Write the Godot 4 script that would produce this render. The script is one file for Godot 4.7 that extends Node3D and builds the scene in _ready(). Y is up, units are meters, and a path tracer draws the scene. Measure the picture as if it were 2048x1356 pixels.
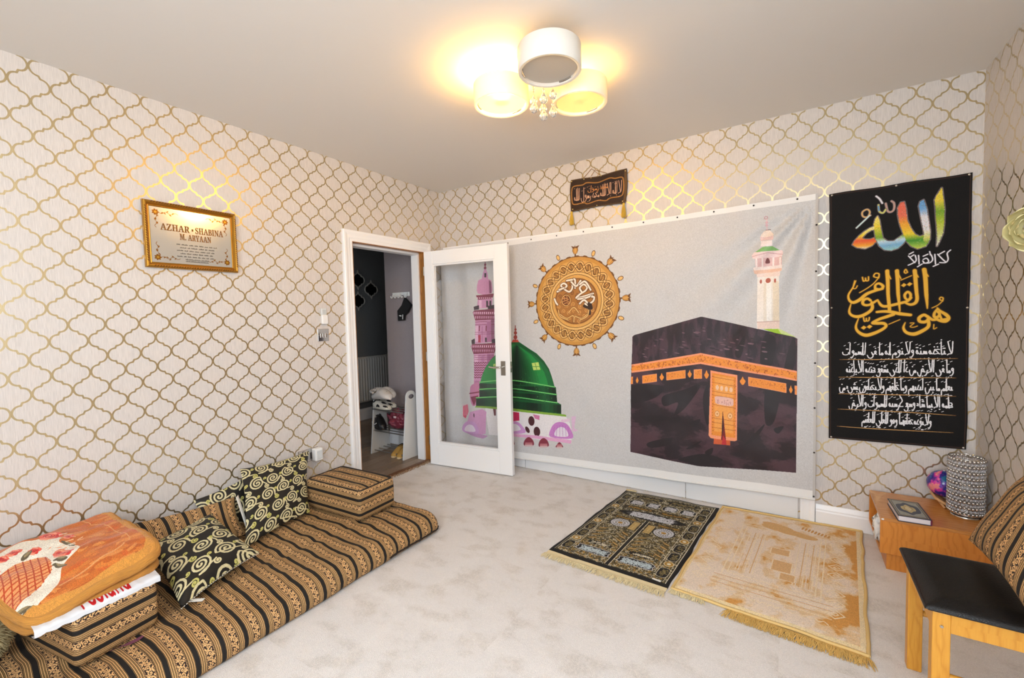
extends Node3D

# ---------------------------------------------------------------- measures
# The origin is the far corner at floor height: x runs along the wall with the banner, z towards the viewer.
const ROOM_W := 3.73
const ROOM_D := 4.70
const ROOM_H := 2.55
const EYE := Vector3(2.9105, 1.3402, 3.3087)
const TURN := Vector3(-0.0503, 0.5683, -0.0249)
const FOCAL := 888.2832

var taken := {}
var mats := {}
var rng := RandomNumberGenerator.new()


func _ready() -> void:
	rng.seed = 20240611
	set_view_and_light()
	build_room()
	build_hall()
	build_wall_things()
	build_seating()
	build_rugs()
	build_table_corner()
	build_ceiling_light()


func set_view_and_light() -> void:
	var cam := Camera3D.new()
	cam.name = "camera"
	cam.position = EYE
	cam.rotation = TURN
	cam.fov = rad_to_deg(2.0 * atan(678.0 / FOCAL))
	cam.near = 0.05
	cam.current = true
	add_child(cam)

	var env := Environment.new()
	env.background_mode = Environment.BG_SKY
	var sky := Sky.new()
	var ps := ProceduralSkyMaterial.new()
	ps.sky_top_color = Color(0.62, 0.74, 0.92)
	ps.sky_horizon_color = Color(0.90, 0.93, 0.97)
	ps.ground_bottom_color = Color(0.42, 0.42, 0.40)
	ps.ground_horizon_color = Color(0.72, 0.73, 0.73)
	ps.energy_multiplier = 1.3
	sky.sky_material = ps
	env.sky = sky
	env.ambient_light_source = Environment.AMBIENT_SOURCE_DISABLED
	env.tonemap_mode = Environment.TONE_MAPPER_LINEAR
	env.tonemap_exposure = 1.12
	env.sdfgi_enabled = true
	env.ssao_enabled = true
	env.ssil_enabled = true
	var we := WorldEnvironment.new()
	we.name = "world_environment"
	we.environment = env
	add_child(we)

	# daylight entering by the wide window in the wall beside the viewer
	var day := AreaLight3D.new()
	day.name = "window_daylight"
	day.area_size = Vector2(1.24, 1.26)
	day.light_color = Color(0.93, 0.967, 1.0)
	day.light_energy = 3.4
	day.area_range = 12.0
	day.area_attenuation = 2.0
	day.shadow_enabled = true
	day.position = Vector3(ROOM_W - 0.02, 1.83, 3.45)
	day.rotation.y = PI / 2
	add_child(day)
	# and by the window in the wall behind the viewer
	var day2 := AreaLight3D.new()
	day2.name = "rear_window_daylight"
	day2.area_size = Vector2(1.70, 1.46)
	day2.light_color = day.light_color
	day2.light_energy = 7.1
	day2.area_range = 12.0
	day2.area_attenuation = 2.0
	day2.shadow_enabled = true
	day2.position = Vector3(2.66, 1.68, ROOM_D - 0.02)
	add_child(day2)
	# and, weakly, by the glazed front door at the end of the hall
	var day3 := AreaLight3D.new()
	day3.name = "hall_door_daylight"
	day3.area_size = Vector2(0.56, 1.50)
	day3.light_color = day.light_color
	day3.light_energy = 0.7
	day3.area_range = 8.0
	day3.area_attenuation = 2.0
	day3.shadow_enabled = true
	day3.position = Vector3(-1.10, 1.15, 2.58)
	add_child(day3)


# ---------------------------------------------------------------- from a pixel of the photograph to a place
func ray(u: float, v: float) -> Vector3:
	return Basis.from_euler(TURN) * Vector3((u - 1024.0) / FOCAL, -(v - 678.0) / FOCAL, -1.0)


func on(axis: int, value: float, u: float, v: float) -> Vector3:
	var d := ray(u, v)
	return EYE + d * ((value - EYE[axis]) / d[axis])


func onx(x: float, u: float, v: float) -> Vector3:
	return on(0, x, u, v)


func ony(y: float, u: float, v: float) -> Vector3:
	return on(1, y, u, v)


func onz(z: float, u: float, v: float) -> Vector3:
	return on(2, z, u, v)


# ---------------------------------------------------------------- naming
func numbered(called: String) -> String:
	var n: int = taken.get(called, 0)
	taken[called] = n + 1
	return called if n == 0 else "%s_%03d" % [called, n]


func thing(called: String, label: String, category: String, group := "", at := Vector3.ZERO) -> Node3D:
	var o := Node3D.new()
	o.name = numbered(called)
	o.position = at
	o.set_meta("label", label)
	o.set_meta("category", category)
	if group != "":
		o.set_meta("group", group)
	add_child(o)
	return o


func structure(called: String, at := Vector3.ZERO) -> Node3D:
	var o := Node3D.new()
	o.name = called
	o.position = at
	o.set_meta("kind", "structure")
	add_child(o)
	return o


func part(parent: Node3D, called: String, g: Geo, m: Material, label := "") -> MeshInstance3D:
	var o := MeshInstance3D.new()
	o.name = called
	o.mesh = g.mesh()
	o.material_override = m
	if label != "":
		o.set_meta("label", label)
	parent.add_child(o, true)
	return o


func struct_mesh(called: String, g: Geo, m: Material) -> MeshInstance3D:
	var o := part(self, called, g, m)
	o.set_meta("kind", "structure")
	return o


# ---------------------------------------------------------------- geometry
class Geo:
	var v := PackedVector3Array()
	var n := PackedVector3Array()
	var t := PackedVector2Array()
	var c := PackedColorArray()
	var ix := PackedInt32Array()
	var tint := Color.WHITE
	var xf := Transform3D.IDENTITY

	func put(p: Vector3, nn: Vector3, uv: Vector2) -> int:
		v.append(xf * p)
		n.append((xf.basis * nn).normalized())
		t.append(uv)
		c.append(tint)
		return v.size() - 1

	func face(a: int, b: int, cc: int) -> void:
		# clockwise seen from the side the normal points to
		var fn := (v[b] - v[a]).cross(v[cc] - v[a])
		if fn.dot(n[a] + n[b] + n[cc]) > 0.0:
			ix.append_array([a, cc, b])
		else:
			ix.append_array([a, b, cc])

	func quad(a: Vector3, b: Vector3, cc: Vector3, d: Vector3, nn: Vector3, ua := Vector2(0, 1), ub := Vector2(1, 1), uc := Vector2(1, 0), ud := Vector2(0, 0)) -> void:
		var i := put(a, nn, ua)
		put(b, nn, ub)
		put(cc, nn, uc)
		put(d, nn, ud)
		face(i, i + 1, i + 2)
		face(i, i + 2, i + 3)

	# a box from lo to hi with edges rounded by r; texture coordinates in metres
	func box(lo: Vector3, hi: Vector3, r := 0.003, seg := 1, uvs := 1.0) -> void:
		var mid := (lo + hi) / 2.0
		var h := (hi - lo) / 2.0
		r = minf(r, minf(h.x, minf(h.y, h.z)) * 0.999)
		for ax in 3:
			var u := (ax + 1) % 3
			var w := (ax + 2) % 3
			var us := steps(h[u], r, seg)
			var ws := steps(h[w], r, seg)
			for sgn in [-1.0, 1.0]:
				var base := v.size()
				for i in us.size():
					for j in ws.size():
						var p := Vector3.ZERO
						p[ax] = h[ax] * sgn
						p[u] = us[i]
						p[w] = ws[j]
						var inn := Vector3(clampf(p.x, -h.x + r, h.x - r), clampf(p.y, -h.y + r, h.y - r), clampf(p.z, -h.z + r, h.z - r))
						var d := (p - inn)
						var nn := d.normalized() if d.length() > 1e-7 else Vector3.ZERO
						if r <= 0.0:
							nn = Vector3.ZERO
							nn[ax] = sgn
							inn = p
						var q := inn + nn * r
						if nn == Vector3.ZERO:
							nn[ax] = sgn
						var uv := Vector2(q.x, -q.y)
						if ax == 0:
							uv = Vector2(q.z, -q.y)
						elif ax == 1:
							uv = Vector2(q.x, q.z)
						put(mid + q, nn, uv * uvs)
				var nw := ws.size()
				for i in us.size() - 1:
					for j in nw - 1:
						var k := base + i * nw + j
						face(k, k + 1, k + nw + 1)
						face(k, k + nw + 1, k + nw)

	func steps(h: float, r: float, seg: int) -> PackedFloat32Array:
		var o := PackedFloat32Array()
		if r <= 0.0:
			return PackedFloat32Array([-h, h])
		for i in seg + 1:
			o.append(-h + r - r * tan(PI / 4 * (1.0 - float(i) / seg)))
		for i in seg + 1:
			o.append(h - r + r * tan(PI / 4 * float(i) / seg))
		return o

	# a surface through rows of points, smooth; closed joins the last column to the first
	func sheet(rows: Array, closed := false, uvs = null, flip := false) -> void:
		var nr := rows.size()
		var nc: int = rows[0].size()
		var base := v.size()
		var cols := nc + (1 if closed else 0)
		for i in nr:
			for j in cols:
				var jj := j % nc
				var i0 := maxi(i - 1, 0)
				var i1 := mini(i + 1, nr - 1)
				var j0 := (jj - 1 + nc) % nc if closed else maxi(jj - 1, 0)
				var j1 := (jj + 1) % nc if closed else mini(jj + 1, nc - 1)
				var du: Vector3 = rows[i][j1] - rows[i][j0]
				var dv: Vector3 = rows[i1][jj] - rows[i0][jj]
				var nn := du.cross(dv)
				if nn.length() < 1e-12:
					var k := i0 if i == nr - 1 else i1
					var du2: Vector3 = rows[k][j1] - rows[k][j0]
					nn = du2.cross(dv)
				nn = nn.normalized() if nn.length() > 1e-14 else Vector3.UP
				if flip:
					nn = -nn
				var uv := Vector2(float(j) / maxi(cols - 1, 1), float(i) / maxi(nr - 1, 1))
				if uvs != null:
					uv = uvs[i][j]
				put(rows[i][jj], nn, uv)
		for i in nr - 1:
			for j in cols - 1:
				var k := base + i * cols + j
				face(k, k + 1, k + cols + 1)
				face(k, k + cols + 1, k + cols)

	# profile (radius, height) turned round the y axis; sharp bends are kept sharp
	func lathe(prof: PackedVector2Array, sides := 24, at := Vector3.ZERO) -> void:
		for k in prof.size() - 1:
			var a := prof[k]
			var b := prof[k + 1]
			var d := b - a
			if d.length() < 1e-7:
				continue
			var nn := Vector2(d.y, -d.x).normalized()
			var na := nn
			var nb := nn
			if k > 0:
				var e := (a - prof[k - 1]).normalized()
				if e.dot(d.normalized()) > 0.7:
					na = (nn + Vector2(e.y, -e.x)).normalized()
			if k < prof.size() - 2:
				var e2 := (prof[k + 2] - b).normalized()
				if e2.dot(d.normalized()) > 0.7:
					nb = (nn + Vector2(e2.y, -e2.x)).normalized()
			var base := v.size()
			for i in sides + 1:
				var an := TAU * i / sides
				var cs := cos(an)
				var sn := sin(an)
				put(at + Vector3(a.x * cs, a.y, a.x * sn), Vector3(na.x * cs, na.y, na.x * sn), Vector2(float(i) / sides, a.y))
				put(at + Vector3(b.x * cs, b.y, b.x * sn), Vector3(nb.x * cs, nb.y, nb.x * sn), Vector2(float(i) / sides, b.y))
			for i in sides:
				var q := base + i * 2
				if a.x > 1e-6:
					face(q, q + 1, q + 2)
				if b.x > 1e-6:
					face(q + 1, q + 3, q + 2)

	func tube(path: PackedVector3Array, rad, sides := 8, closed := false, caps := true) -> void:
		var rows := []
		var np := path.size()
		var up := Vector3.UP
		var d0 := (path[1] - path[0]).normalized()
		if absf(d0.dot(up)) > 0.9:
			up = Vector3.RIGHT
		var side := d0.cross(up).normalized()
		for i in np:
			var a := path[(i - 1 + np) % np] if closed else path[maxi(i - 1, 0)]
			var b := path[(i + 1) % np] if closed else path[mini(i + 1, np - 1)]
			var d := (b - a).normalized()
			side = (side - d * side.dot(d)).normalized()
			var up2 := d.cross(side)
			var r: float = rad[i] if rad is Array or rad is PackedFloat32Array else rad
			var row := PackedVector3Array()
			for k in sides:
				var an := TAU * k / sides
				row.append(path[i] + (side * cos(an) + up2 * sin(an)) * r)
			rows.append(row)
		if closed:
			rows.append(rows[0])
		sheet(rows, true, null, true)
		if caps and not closed:
			for e in [0, np - 1]:
				var d := (path[0] - path[1]).normalized() if e == 0 else (path[np - 1] - path[np - 2]).normalized()
				var ci := put(path[e], d, Vector2.ZERO)
				var row: PackedVector3Array = rows[e]
				for k in sides:
					put(row[k], d, Vector2.ZERO)
				for k in sides:
					face(ci, ci + 1 + k, ci + 1 + (k + 1) % sides)

	# a flat outline pushed out along z from z0 to z1 (in xf)
	func prism(poly: PackedVector2Array, z0: float, z1: float, uvs := 1.0) -> void:
		var tri := Geometry2D.triangulate_polygon(poly)
		for z in [z0, z1]:
			var nn := Vector3(0, 0, 1.0 if (z == z1) == (z1 > z0) else -1.0)
			var base := v.size()
			for p in poly:
				put(Vector3(p.x, p.y, z), nn, Vector2(p.x, -p.y) * uvs)
			for i in range(0, tri.size(), 3):
				face(base + tri[i], base + tri[i + 1], base + tri[i + 2])
		var area := 0.0
		for i in poly.size():
			area += poly[i].cross(poly[(i + 1) % poly.size()])
		for i in poly.size():
			var a := poly[i]
			var b := poly[(i + 1) % poly.size()]
			var d := (b - a).normalized()
			var nn := Vector3(d.y, -d.x, 0) * signf(area)
			quad(Vector3(a.x, a.y, z0), Vector3(b.x, b.y, z0), Vector3(b.x, b.y, z1), Vector3(a.x, a.y, z1), nn, Vector2(a.x, z0) * uvs, Vector2(b.x, z0) * uvs, Vector2(b.x, z1) * uvs, Vector2(a.x, z1) * uvs)

	func ball(at: Vector3, r, rows := 10, sides := 16) -> void:
		var rr: Vector3 = r if r is Vector3 else Vector3(r, r, r)
		var pts := []
		for i in rows + 1:
			var la := PI * i / rows
			var row := PackedVector3Array()
			for k in sides:
				var lo := TAU * k / sides
				row.append(at + Vector3(sin(la) * cos(lo) * rr.x, cos(la) * rr.y, sin(la) * sin(lo) * rr.z))
			pts.append(row)
		var base := v.size()
		sheet(pts, true)
		for k in range(base, v.size()):
			n[k] = (xf.basis * (((xf.affine_inverse() * v[k]) - at) / (rr * rr))).normalized()
		# faces were wound with the provisional normals: wind them again
		for k in range(0, ix.size(), 3):
			if ix[k] >= base:
				var fn := (v[ix[k + 1]] - v[ix[k]]).cross(v[ix[k + 2]] - v[ix[k]])
				if fn.dot(n[ix[k]] + n[ix[k + 1]] + n[ix[k + 2]]) > 0.0:
					var s := ix[k + 1]
					ix[k + 1] = ix[k + 2]
					ix[k + 2] = s

	static func new_ball(at: Vector3, r) -> Geo:
		var g := Geo.new()
		g.ball(at, r)
		return g

	func mesh() -> ArrayMesh:
		var a := []
		a.resize(Mesh.ARRAY_MAX)
		a[Mesh.ARRAY_VERTEX] = v
		a[Mesh.ARRAY_NORMAL] = n
		a[Mesh.ARRAY_TEX_UV] = t
		a[Mesh.ARRAY_COLOR] = c
		a[Mesh.ARRAY_INDEX] = ix
		var m := ArrayMesh.new()
		m.add_surface_from_arrays(Mesh.PRIMITIVE_TRIANGLES, a)
		return m


func g_box(lo: Vector3, hi: Vector3, r := 0.003, seg := 1) -> Geo:
	var g := Geo.new()
	g.box(lo, hi, r, seg)
	return g


func g_tube(path: PackedVector3Array, r, sides := 8) -> Geo:
	var g := Geo.new()
	g.tube(path, r, sides)
	return g


# ---------------------------------------------------------------- materials
func mat(key: String, col: Color, rough := 0.6, metal := 0.0) -> StandardMaterial3D:
	if mats.has(key):
		return mats[key]
	var m := StandardMaterial3D.new()
	m.resource_name = key
	m.albedo_color = col
	m.roughness = rough
	m.metallic = metal
	mats[key] = m
	return m


func tex_mat(key: String, im: Image, rough := 0.8, scale := Vector2.ONE) -> StandardMaterial3D:
	if mats.has(key):
		return mats[key]
	var m := StandardMaterial3D.new()
	m.resource_name = key
	m.albedo_texture = ImageTexture.create_from_image(im)
	m.roughness = rough
	m.uv1_scale = Vector3(scale.x, scale.y, 1)
	m.texture_filter = BaseMaterial3D.TEXTURE_FILTER_LINEAR_WITH_MIPMAPS
	mats[key] = m
	return m


func noise(freq: float, sd: int, oct := 3, cell := false) -> FastNoiseLite:
	var f := FastNoiseLite.new()
	f.seed = sd
	f.frequency = freq
	f.noise_type = FastNoiseLite.TYPE_CELLULAR if cell else FastNoiseLite.TYPE_SIMPLEX_SMOOTH
	f.fractal_octaves = oct
	return f


func relief(m: StandardMaterial3D, freq: float, sd: int, cm: float, size := 512, oct := 2) -> void:
	var nt := NoiseTexture2D.new()
	nt.width = size
	nt.height = size
	nt.seamless = true
	nt.generate_mipmaps = false
	nt.noise = noise(freq, sd, oct)
	m.heightmap_enabled = true
	m.heightmap_texture = nt
	m.heightmap_scale = cm


# ---------------------------------------------------------------- a small drawing board for prints and weaves
class Canvas:
	var im: Image
	var w: int
	var h: int
	var wrap := false

	func _init(ww: int, hh: int, bg: Color) -> void:
		w = ww
		h = hh
		im = Image.create(w, h, false, Image.FORMAT_RGB8)
		im.fill(bg)

	func poly(pts: PackedVector2Array, col: Color) -> void:
		var x0 := INF
		var x1 := -INF
		var y0 := INF
		var y1 := -INF
		for p in pts:
			x0 = minf(x0, p.x)
			x1 = maxf(x1, p.x)
			y0 = minf(y0, p.y)
			y1 = maxf(y1, p.y)
		if wrap:
			for ox in [-w, 0, w]:
				if x1 + ox < 0 or x0 + ox > w:
					continue
				for oy in [-h, 0, h]:
					if y1 + oy < 0 or y0 + oy > h:
						continue
					fill(pts, Vector2(ox, oy), y0, y1, col)
		elif x1 >= 0 and x0 <= w and y1 >= 0 and y0 <= h:
			fill(pts, Vector2.ZERO, y0, y1, col)

	func fill(pts: PackedVector2Array, o: Vector2, y0: float, y1: float, col: Color) -> void:
		var np := pts.size()
		for y in range(maxi(0, int(floor(y0 + o.y))), mini(h, int(ceil(y1 + o.y)) + 1)):
			var yy := y + 0.5 - o.y
			var xs := []
			var a := pts[np - 1]
			for b in pts:
				if (a.y <= yy) != (b.y <= yy):
					xs.append(a.x + (yy - a.y) / (b.y - a.y) * (b.x - a.x) + o.x)
				a = b
			if xs.size() > 2:
				xs.sort()
			elif xs.size() == 2 and xs[0] > xs[1]:
				xs = [xs[1], xs[0]]
			for k in range(0, xs.size() - 1, 2):
				var xa := int(round(xs[k]))
				var xb := int(round(xs[k + 1]))
				if xb > xa:
					im.fill_rect(Rect2i(xa, y, xb - xa, 1), col)

	func disc(p: Vector2, r: float, col: Color) -> void:
		ell(p, r, r, 0.0, col)

	func ell(p: Vector2, rx: float, ry: float, rot: float, col: Color, sides := 0) -> void:
		if sides == 0:
			sides = clampi(int(maxf(rx, ry) * 1.2) + 8, 8, 64)
		var pts := PackedVector2Array()
		for i in sides:
			var an := TAU * i / sides
			pts.append(p + Vector2(cos(an) * rx, sin(an) * ry).rotated(rot))
		poly(pts, col)

	func ring(p: Vector2, r: float, wid: float, col: Color) -> void:
		var pts := PackedVector2Array()
		for i in 49:
			pts.append(p + Vector2.from_angle(TAU * i / 48) * r)
		stroke(pts, wid, col)

	# wid may be one width or a width for each point
	func stroke(pts: PackedVector2Array, wid, col: Color, round_ends := true) -> void:
		for i in pts.size() - 1:
			var a := pts[i]
			var b := pts[i + 1]
			var wa: float = (wid[i] if wid is Array else wid) / 2.0
			var wb: float = (wid[i + 1] if wid is Array else wid) / 2.0
			var d := (b - a)
			if d.length() < 1e-6:
				continue
			var s := d.normalized().orthogonal()
			poly(PackedVector2Array([a + s * wa, b + s * wb, b - s * wb, a - s * wa]), col)
			if wb > 0.9 and (round_ends or i < pts.size() - 2):
				disc(b, wb, col)
		if round_ends and pts.size() > 0:
			var w0: float = (wid[0] if wid is Array else wid) / 2.0
			if w0 > 0.9:
				disc(pts[0], w0, col)

	func rect(x: float, y: float, ww: float, hh: float, col: Color) -> void:
		im.fill_rect(Rect2i(roundi(x), roundi(y), roundi(ww), roundi(hh)), col)

	# folds of draped cloth printed inside an outline: two tones chosen by creased noise
	func drape(pts: PackedVector2Array, dark: Color, light: Color, sd: int, sx: float, sy: float) -> void:
		var mask := Canvas.new(w, h, Color.BLACK)
		mask.poly(pts, Color.WHITE)
		var md := mask.im.get_data()
		var f := FastNoiseLite.new()
		f.seed = sd
		f.frequency = 1.0
		f.noise_type = FastNoiseLite.TYPE_SIMPLEX_SMOOTH
		f.fractal_octaves = 4
		f.domain_warp_enabled = true
		f.domain_warp_amplitude = 0.5
		f.domain_warp_frequency = 1.2
		var x0 := w
		var x1 := 0
		var y0 := h
		var y1 := 0
		for p in pts:
			x0 = clampi(mini(x0, int(p.x)), 0, w - 1)
			x1 = clampi(maxi(x1, int(p.x) + 1), 0, w - 1)
			y0 = clampi(mini(y0, int(p.y)), 0, h - 1)
			y1 = clampi(maxi(y1, int(p.y) + 1), 0, h - 1)
		var d := im.get_data()
		for y in range(y0, y1 + 1):
			for x in range(x0, x1 + 1):
				var k := (y * w + x) * 3
				if md[k] > 128:
					var n := f.get_noise_2d(x * sx, y * sy)
					var t := smoothstep(-0.30, 0.34, n)
					t = clampf(t * 0.85 + 0.25 * maxf(0.0, 1.0 - absf(n) * 14.0) - 0.05, 0.0, 1.0)
					var c := dark.lerp(light, t)
					d[k] = int(c.r * 255)
					d[k + 1] = int(c.g * 255)
					d[k + 2] = int(c.b * 255)
		im.set_data(w, h, false, Image.FORMAT_RGB8, d)

	# multiply every pixel by 1 + amount * noise: the grain of cloth, paper or wood
	func grain(amount: float, freq: Vector2, sd: int) -> void:
		var f := FastNoiseLite.new()
		f.seed = sd
		f.frequency = 1.0
		f.fractal_octaves = 1
		f.noise_type = FastNoiseLite.TYPE_VALUE
		var d := im.get_data()
		var k := 0
		for y in h:
			for x in w:
				var m := 1.0 + amount * f.get_noise_2d(x * freq.x, y * freq.y)
				d[k] = mini(255, int(d[k] * m))
				d[k + 1] = mini(255, int(d[k + 1] * m))
				d[k + 2] = mini(255, int(d[k + 2] * m))
				k += 3
		im.set_data(w, h, false, Image.FORMAT_RGB8, d)


# a smooth line through the given points
func curve(pts: PackedVector2Array, per := 6, closed := false) -> PackedVector2Array:
	var o := PackedVector2Array()
	var n := pts.size()
	var last := n if closed else n - 1
	for i in last:
		var p0 := pts[(i - 1 + n) % n] if closed else pts[maxi(i - 1, 0)]
		var p1 := pts[i]
		var p2 := pts[(i + 1) % n]
		var p3 := pts[(i + 2) % n] if closed else pts[mini(i + 2, n - 1)]
		for k in per:
			o.append(p1.cubic_interpolate(p2, p0, p3, float(k) / per))
	if not closed:
		o.append(pts[n - 1])
	return o


func curve3(pts: PackedVector3Array, per := 6) -> PackedVector3Array:
	var o := PackedVector3Array()
	var n := pts.size()
	for i in n - 1:
		for k in per:
			o.append(pts[i].cubic_interpolate(pts[i + 1], pts[maxi(i - 1, 0)], pts[mini(i + 2, n - 1)], float(k) / per))
	o.append(pts[n - 1])
	return o


# polygon from a list of numbers, placed by origin + value / scale
func pts2(flat: Array, origin := Vector2.ZERO, scale := 1.0) -> PackedVector2Array:
	var o := PackedVector2Array()
	for i in range(0, flat.size(), 2):
		o.append(origin + Vector2(flat[i], flat[i + 1]) / scale)
	return o


# where p lies in the quadrilateral a (0,0) b (1,0) c (1,1) d (0,1)
func in_quad(p: Vector2, a: Vector2, b: Vector2, c: Vector2, d: Vector2) -> Vector2:
	var s := 0.5
	var t := 0.5
	for i in 8:
		var q := a.lerp(b, s).lerp(d.lerp(c, s), t) - p
		var ds := (b - a).lerp(c - d, t)
		var dt := (d - a).lerp(c - b, s)
		var det := ds.cross(dt)
		s -= q.cross(dt) / det
		t -= ds.cross(q) / det
	return Vector2(s, t)


# ================================================================ the room
const PITCH_X := 0.1356
const PITCH_Y := 0.1554


func wallpaper() -> ORMMaterial3D:
	if mats.has("wallpaper"):
		return mats["wallpaper"]
	var n := 4
	var cw := 256.0
	var ch := 294.0
	var ground := Color8(211, 204, 198)
	var gold := Color8(204, 186, 146)
	var cv := Canvas.new(1024, 1176, ground)
	var om := Canvas.new(1024, 1176, Color(1, 0.62, 0.0))
	cv.grain(0.012, Vector2(0.9, 0.02), 3)
	cv.grain(0.02, Vector2(0.9, 0.9), 4)
	cv.wrap = true
	om.wrap = true
	var half := pts2([0, 0, .012, .08, .035, .15, .075, .225, .13, .295, .2, .35, .285, .39, .375, .41, .465, .415, .475, .45, .5, .5])
	var line := PackedVector2Array()
	for p in half:
		line.append(p)
	for k in range(half.size() - 2, -1, -1):
		line.append(Vector2.ONE - half[k])
	for i in n:
		for j in n:
			for st in 2:
				var o := Vector2((i + st * 0.5) * cw, (j + st * 0.5) * ch)
				for s in [-1.0, 1.0]:
					var q := PackedVector2Array()
					for p in line:
						q.append(o + Vector2(p.x * s * cw / 2 + s * 3.5 * (1.0 - 2.0 * p.x), p.y * ch / 2))
					cv.stroke(q, 15.0, gold)
					om.stroke(q, 15.0, Color(1, 0.31, 0.88))
	cv.grain(0.04, Vector2(0.5, 0.02), 7)
	var m := ORMMaterial3D.new()
	m.resource_name = "wallpaper"
	m.albedo_texture = ImageTexture.create_from_image(cv.im)
	m.orm_texture = ImageTexture.create_from_image(om.im)
	m.heightmap_enabled = false
	mats["wallpaper"] = m
	return m


# a block with the wallpaper's repeat running over its sides
func wall_block(g: Geo, lo: Vector3, hi: Vector3, along: int, u0: float, y0: float) -> void:
	for ax in 3:
		var b := (ax + 1) % 3
		var c := (ax + 2) % 3
		for s in [lo[ax], hi[ax]]:
			var nn := Vector3.ZERO
			nn[ax] = 1.0 if s == hi[ax] else -1.0
			var ps := []
			for k in [[lo[b], lo[c]], [hi[b], lo[c]], [hi[b], hi[c]], [lo[b], hi[c]]]:
				var p := Vector3.ZERO
				p[ax] = s
				p[b] = k[0]
				p[c] = k[1]
				ps.append(p)
			var uv := []
			for p in ps:
				uv.append(Vector2((p[along] - u0) / (PITCH_X * 4), -(p.y - y0) / (PITCH_Y * 4)))
			g.quad(ps[0], ps[1], ps[2], ps[3], nn, uv[0], uv[1], uv[2], uv[3])


func carpet() -> StandardMaterial3D:
	var cv := Canvas.new(1024, 1024, Color8(236, 230, 225))
	# pile brushed this way and that: soft-edged darker tracks, with the tufts' own speckle
	var f := noise(0.009, 5, 5)
	var f2 := noise(0.06, 6, 2)
	var d := cv.im.get_data()
	var r2 := RandomNumberGenerator.new()
	r2.seed = 9
	var k := 0
	for y in 1024:
		for x in 1024:
			var tr := smoothstep(-0.15, 0.7, f.get_noise_2d(x * 0.5, y * 0.7)) * 0.085
			var m := 1.0 - tr * (0.7 + 0.6 * f2.get_noise_2d(x, y)) + r2.randf_range(-0.075, 0.06)
			d[k] = clampi(int(d[k] * m), 0, 255)
			d[k + 1] = clampi(int(d[k + 1] * (m - tr * 0.12)), 0, 255)
			d[k + 2] = clampi(int(d[k + 2] * (m - tr * 0.3)), 0, 255)
			k += 3
	cv.im.set_data(1024, 1024, false, Image.FORMAT_RGB8, d)
	var m2 := tex_mat("carpet", cv.im, 0.95, Vector2(1.0, 1.0))
	relief(m2, 0.32, 21, 0.35, 1024, 2)
	return m2


func window(called: String, o: Transform3D, w: float, h: float) -> void:
	# o: centre of the opening, local z into the room, local x along the wall
	var s := structure(called)
	var white := mat("window_plastic", Color8(238, 238, 236), 0.35)
	var glass := mat("window_glass", Color(0.95, 0.98, 1.0, 0.06), 0.03)
	glass.transparency = BaseMaterial3D.TRANSPARENCY_ALPHA
	var parts := [[-w / 2, -h / 2, -w / 2 + 0.06, h / 2], [w / 2 - 0.06, -h / 2, w / 2, h / 2], [-w / 2 + 0.06, -h / 2, w / 2 - 0.06, -h / 2 + 0.06], [-w / 2 + 0.06, h / 2 - 0.06, w / 2 - 0.06, h / 2], [-0.03, -h / 2 + 0.06, 0.03, h / 2 - 0.06]]
	for p in parts:
		var g := Geo.new()
		g.xf = o
		g.box(Vector3(p[0], p[1], -0.09), Vector3(p[2], p[3], -0.03), 0.004)
		part(s, "window_frame", g, white)
	for sx in [-1.0, 1.0]:
		var g := Geo.new()
		g.xf = o
		var x0 := 0.03 if sx > 0 else -w / 2 + 0.06
		var x1 := w / 2 - 0.06 if sx > 0 else -0.03
		g.quad(Vector3(x0, -h / 2 + 0.06, -0.06), Vector3(x1, -h / 2 + 0.06, -0.06), Vector3(x1, h / 2 - 0.06, -0.06), Vector3(x0, h / 2 - 0.06, -0.06), Vector3(0, 0, 1))
		part(s, "pane", g, glass)
	var g2 := Geo.new()
	g2.xf = o
	g2.box(Vector3(-w / 2 - 0.05, -h / 2 - 0.03, -0.03), Vector3(w / 2 + 0.05, -h / 2, 0.09), 0.008, 2)
	part(s, "window_sill", g2, white)


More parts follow.
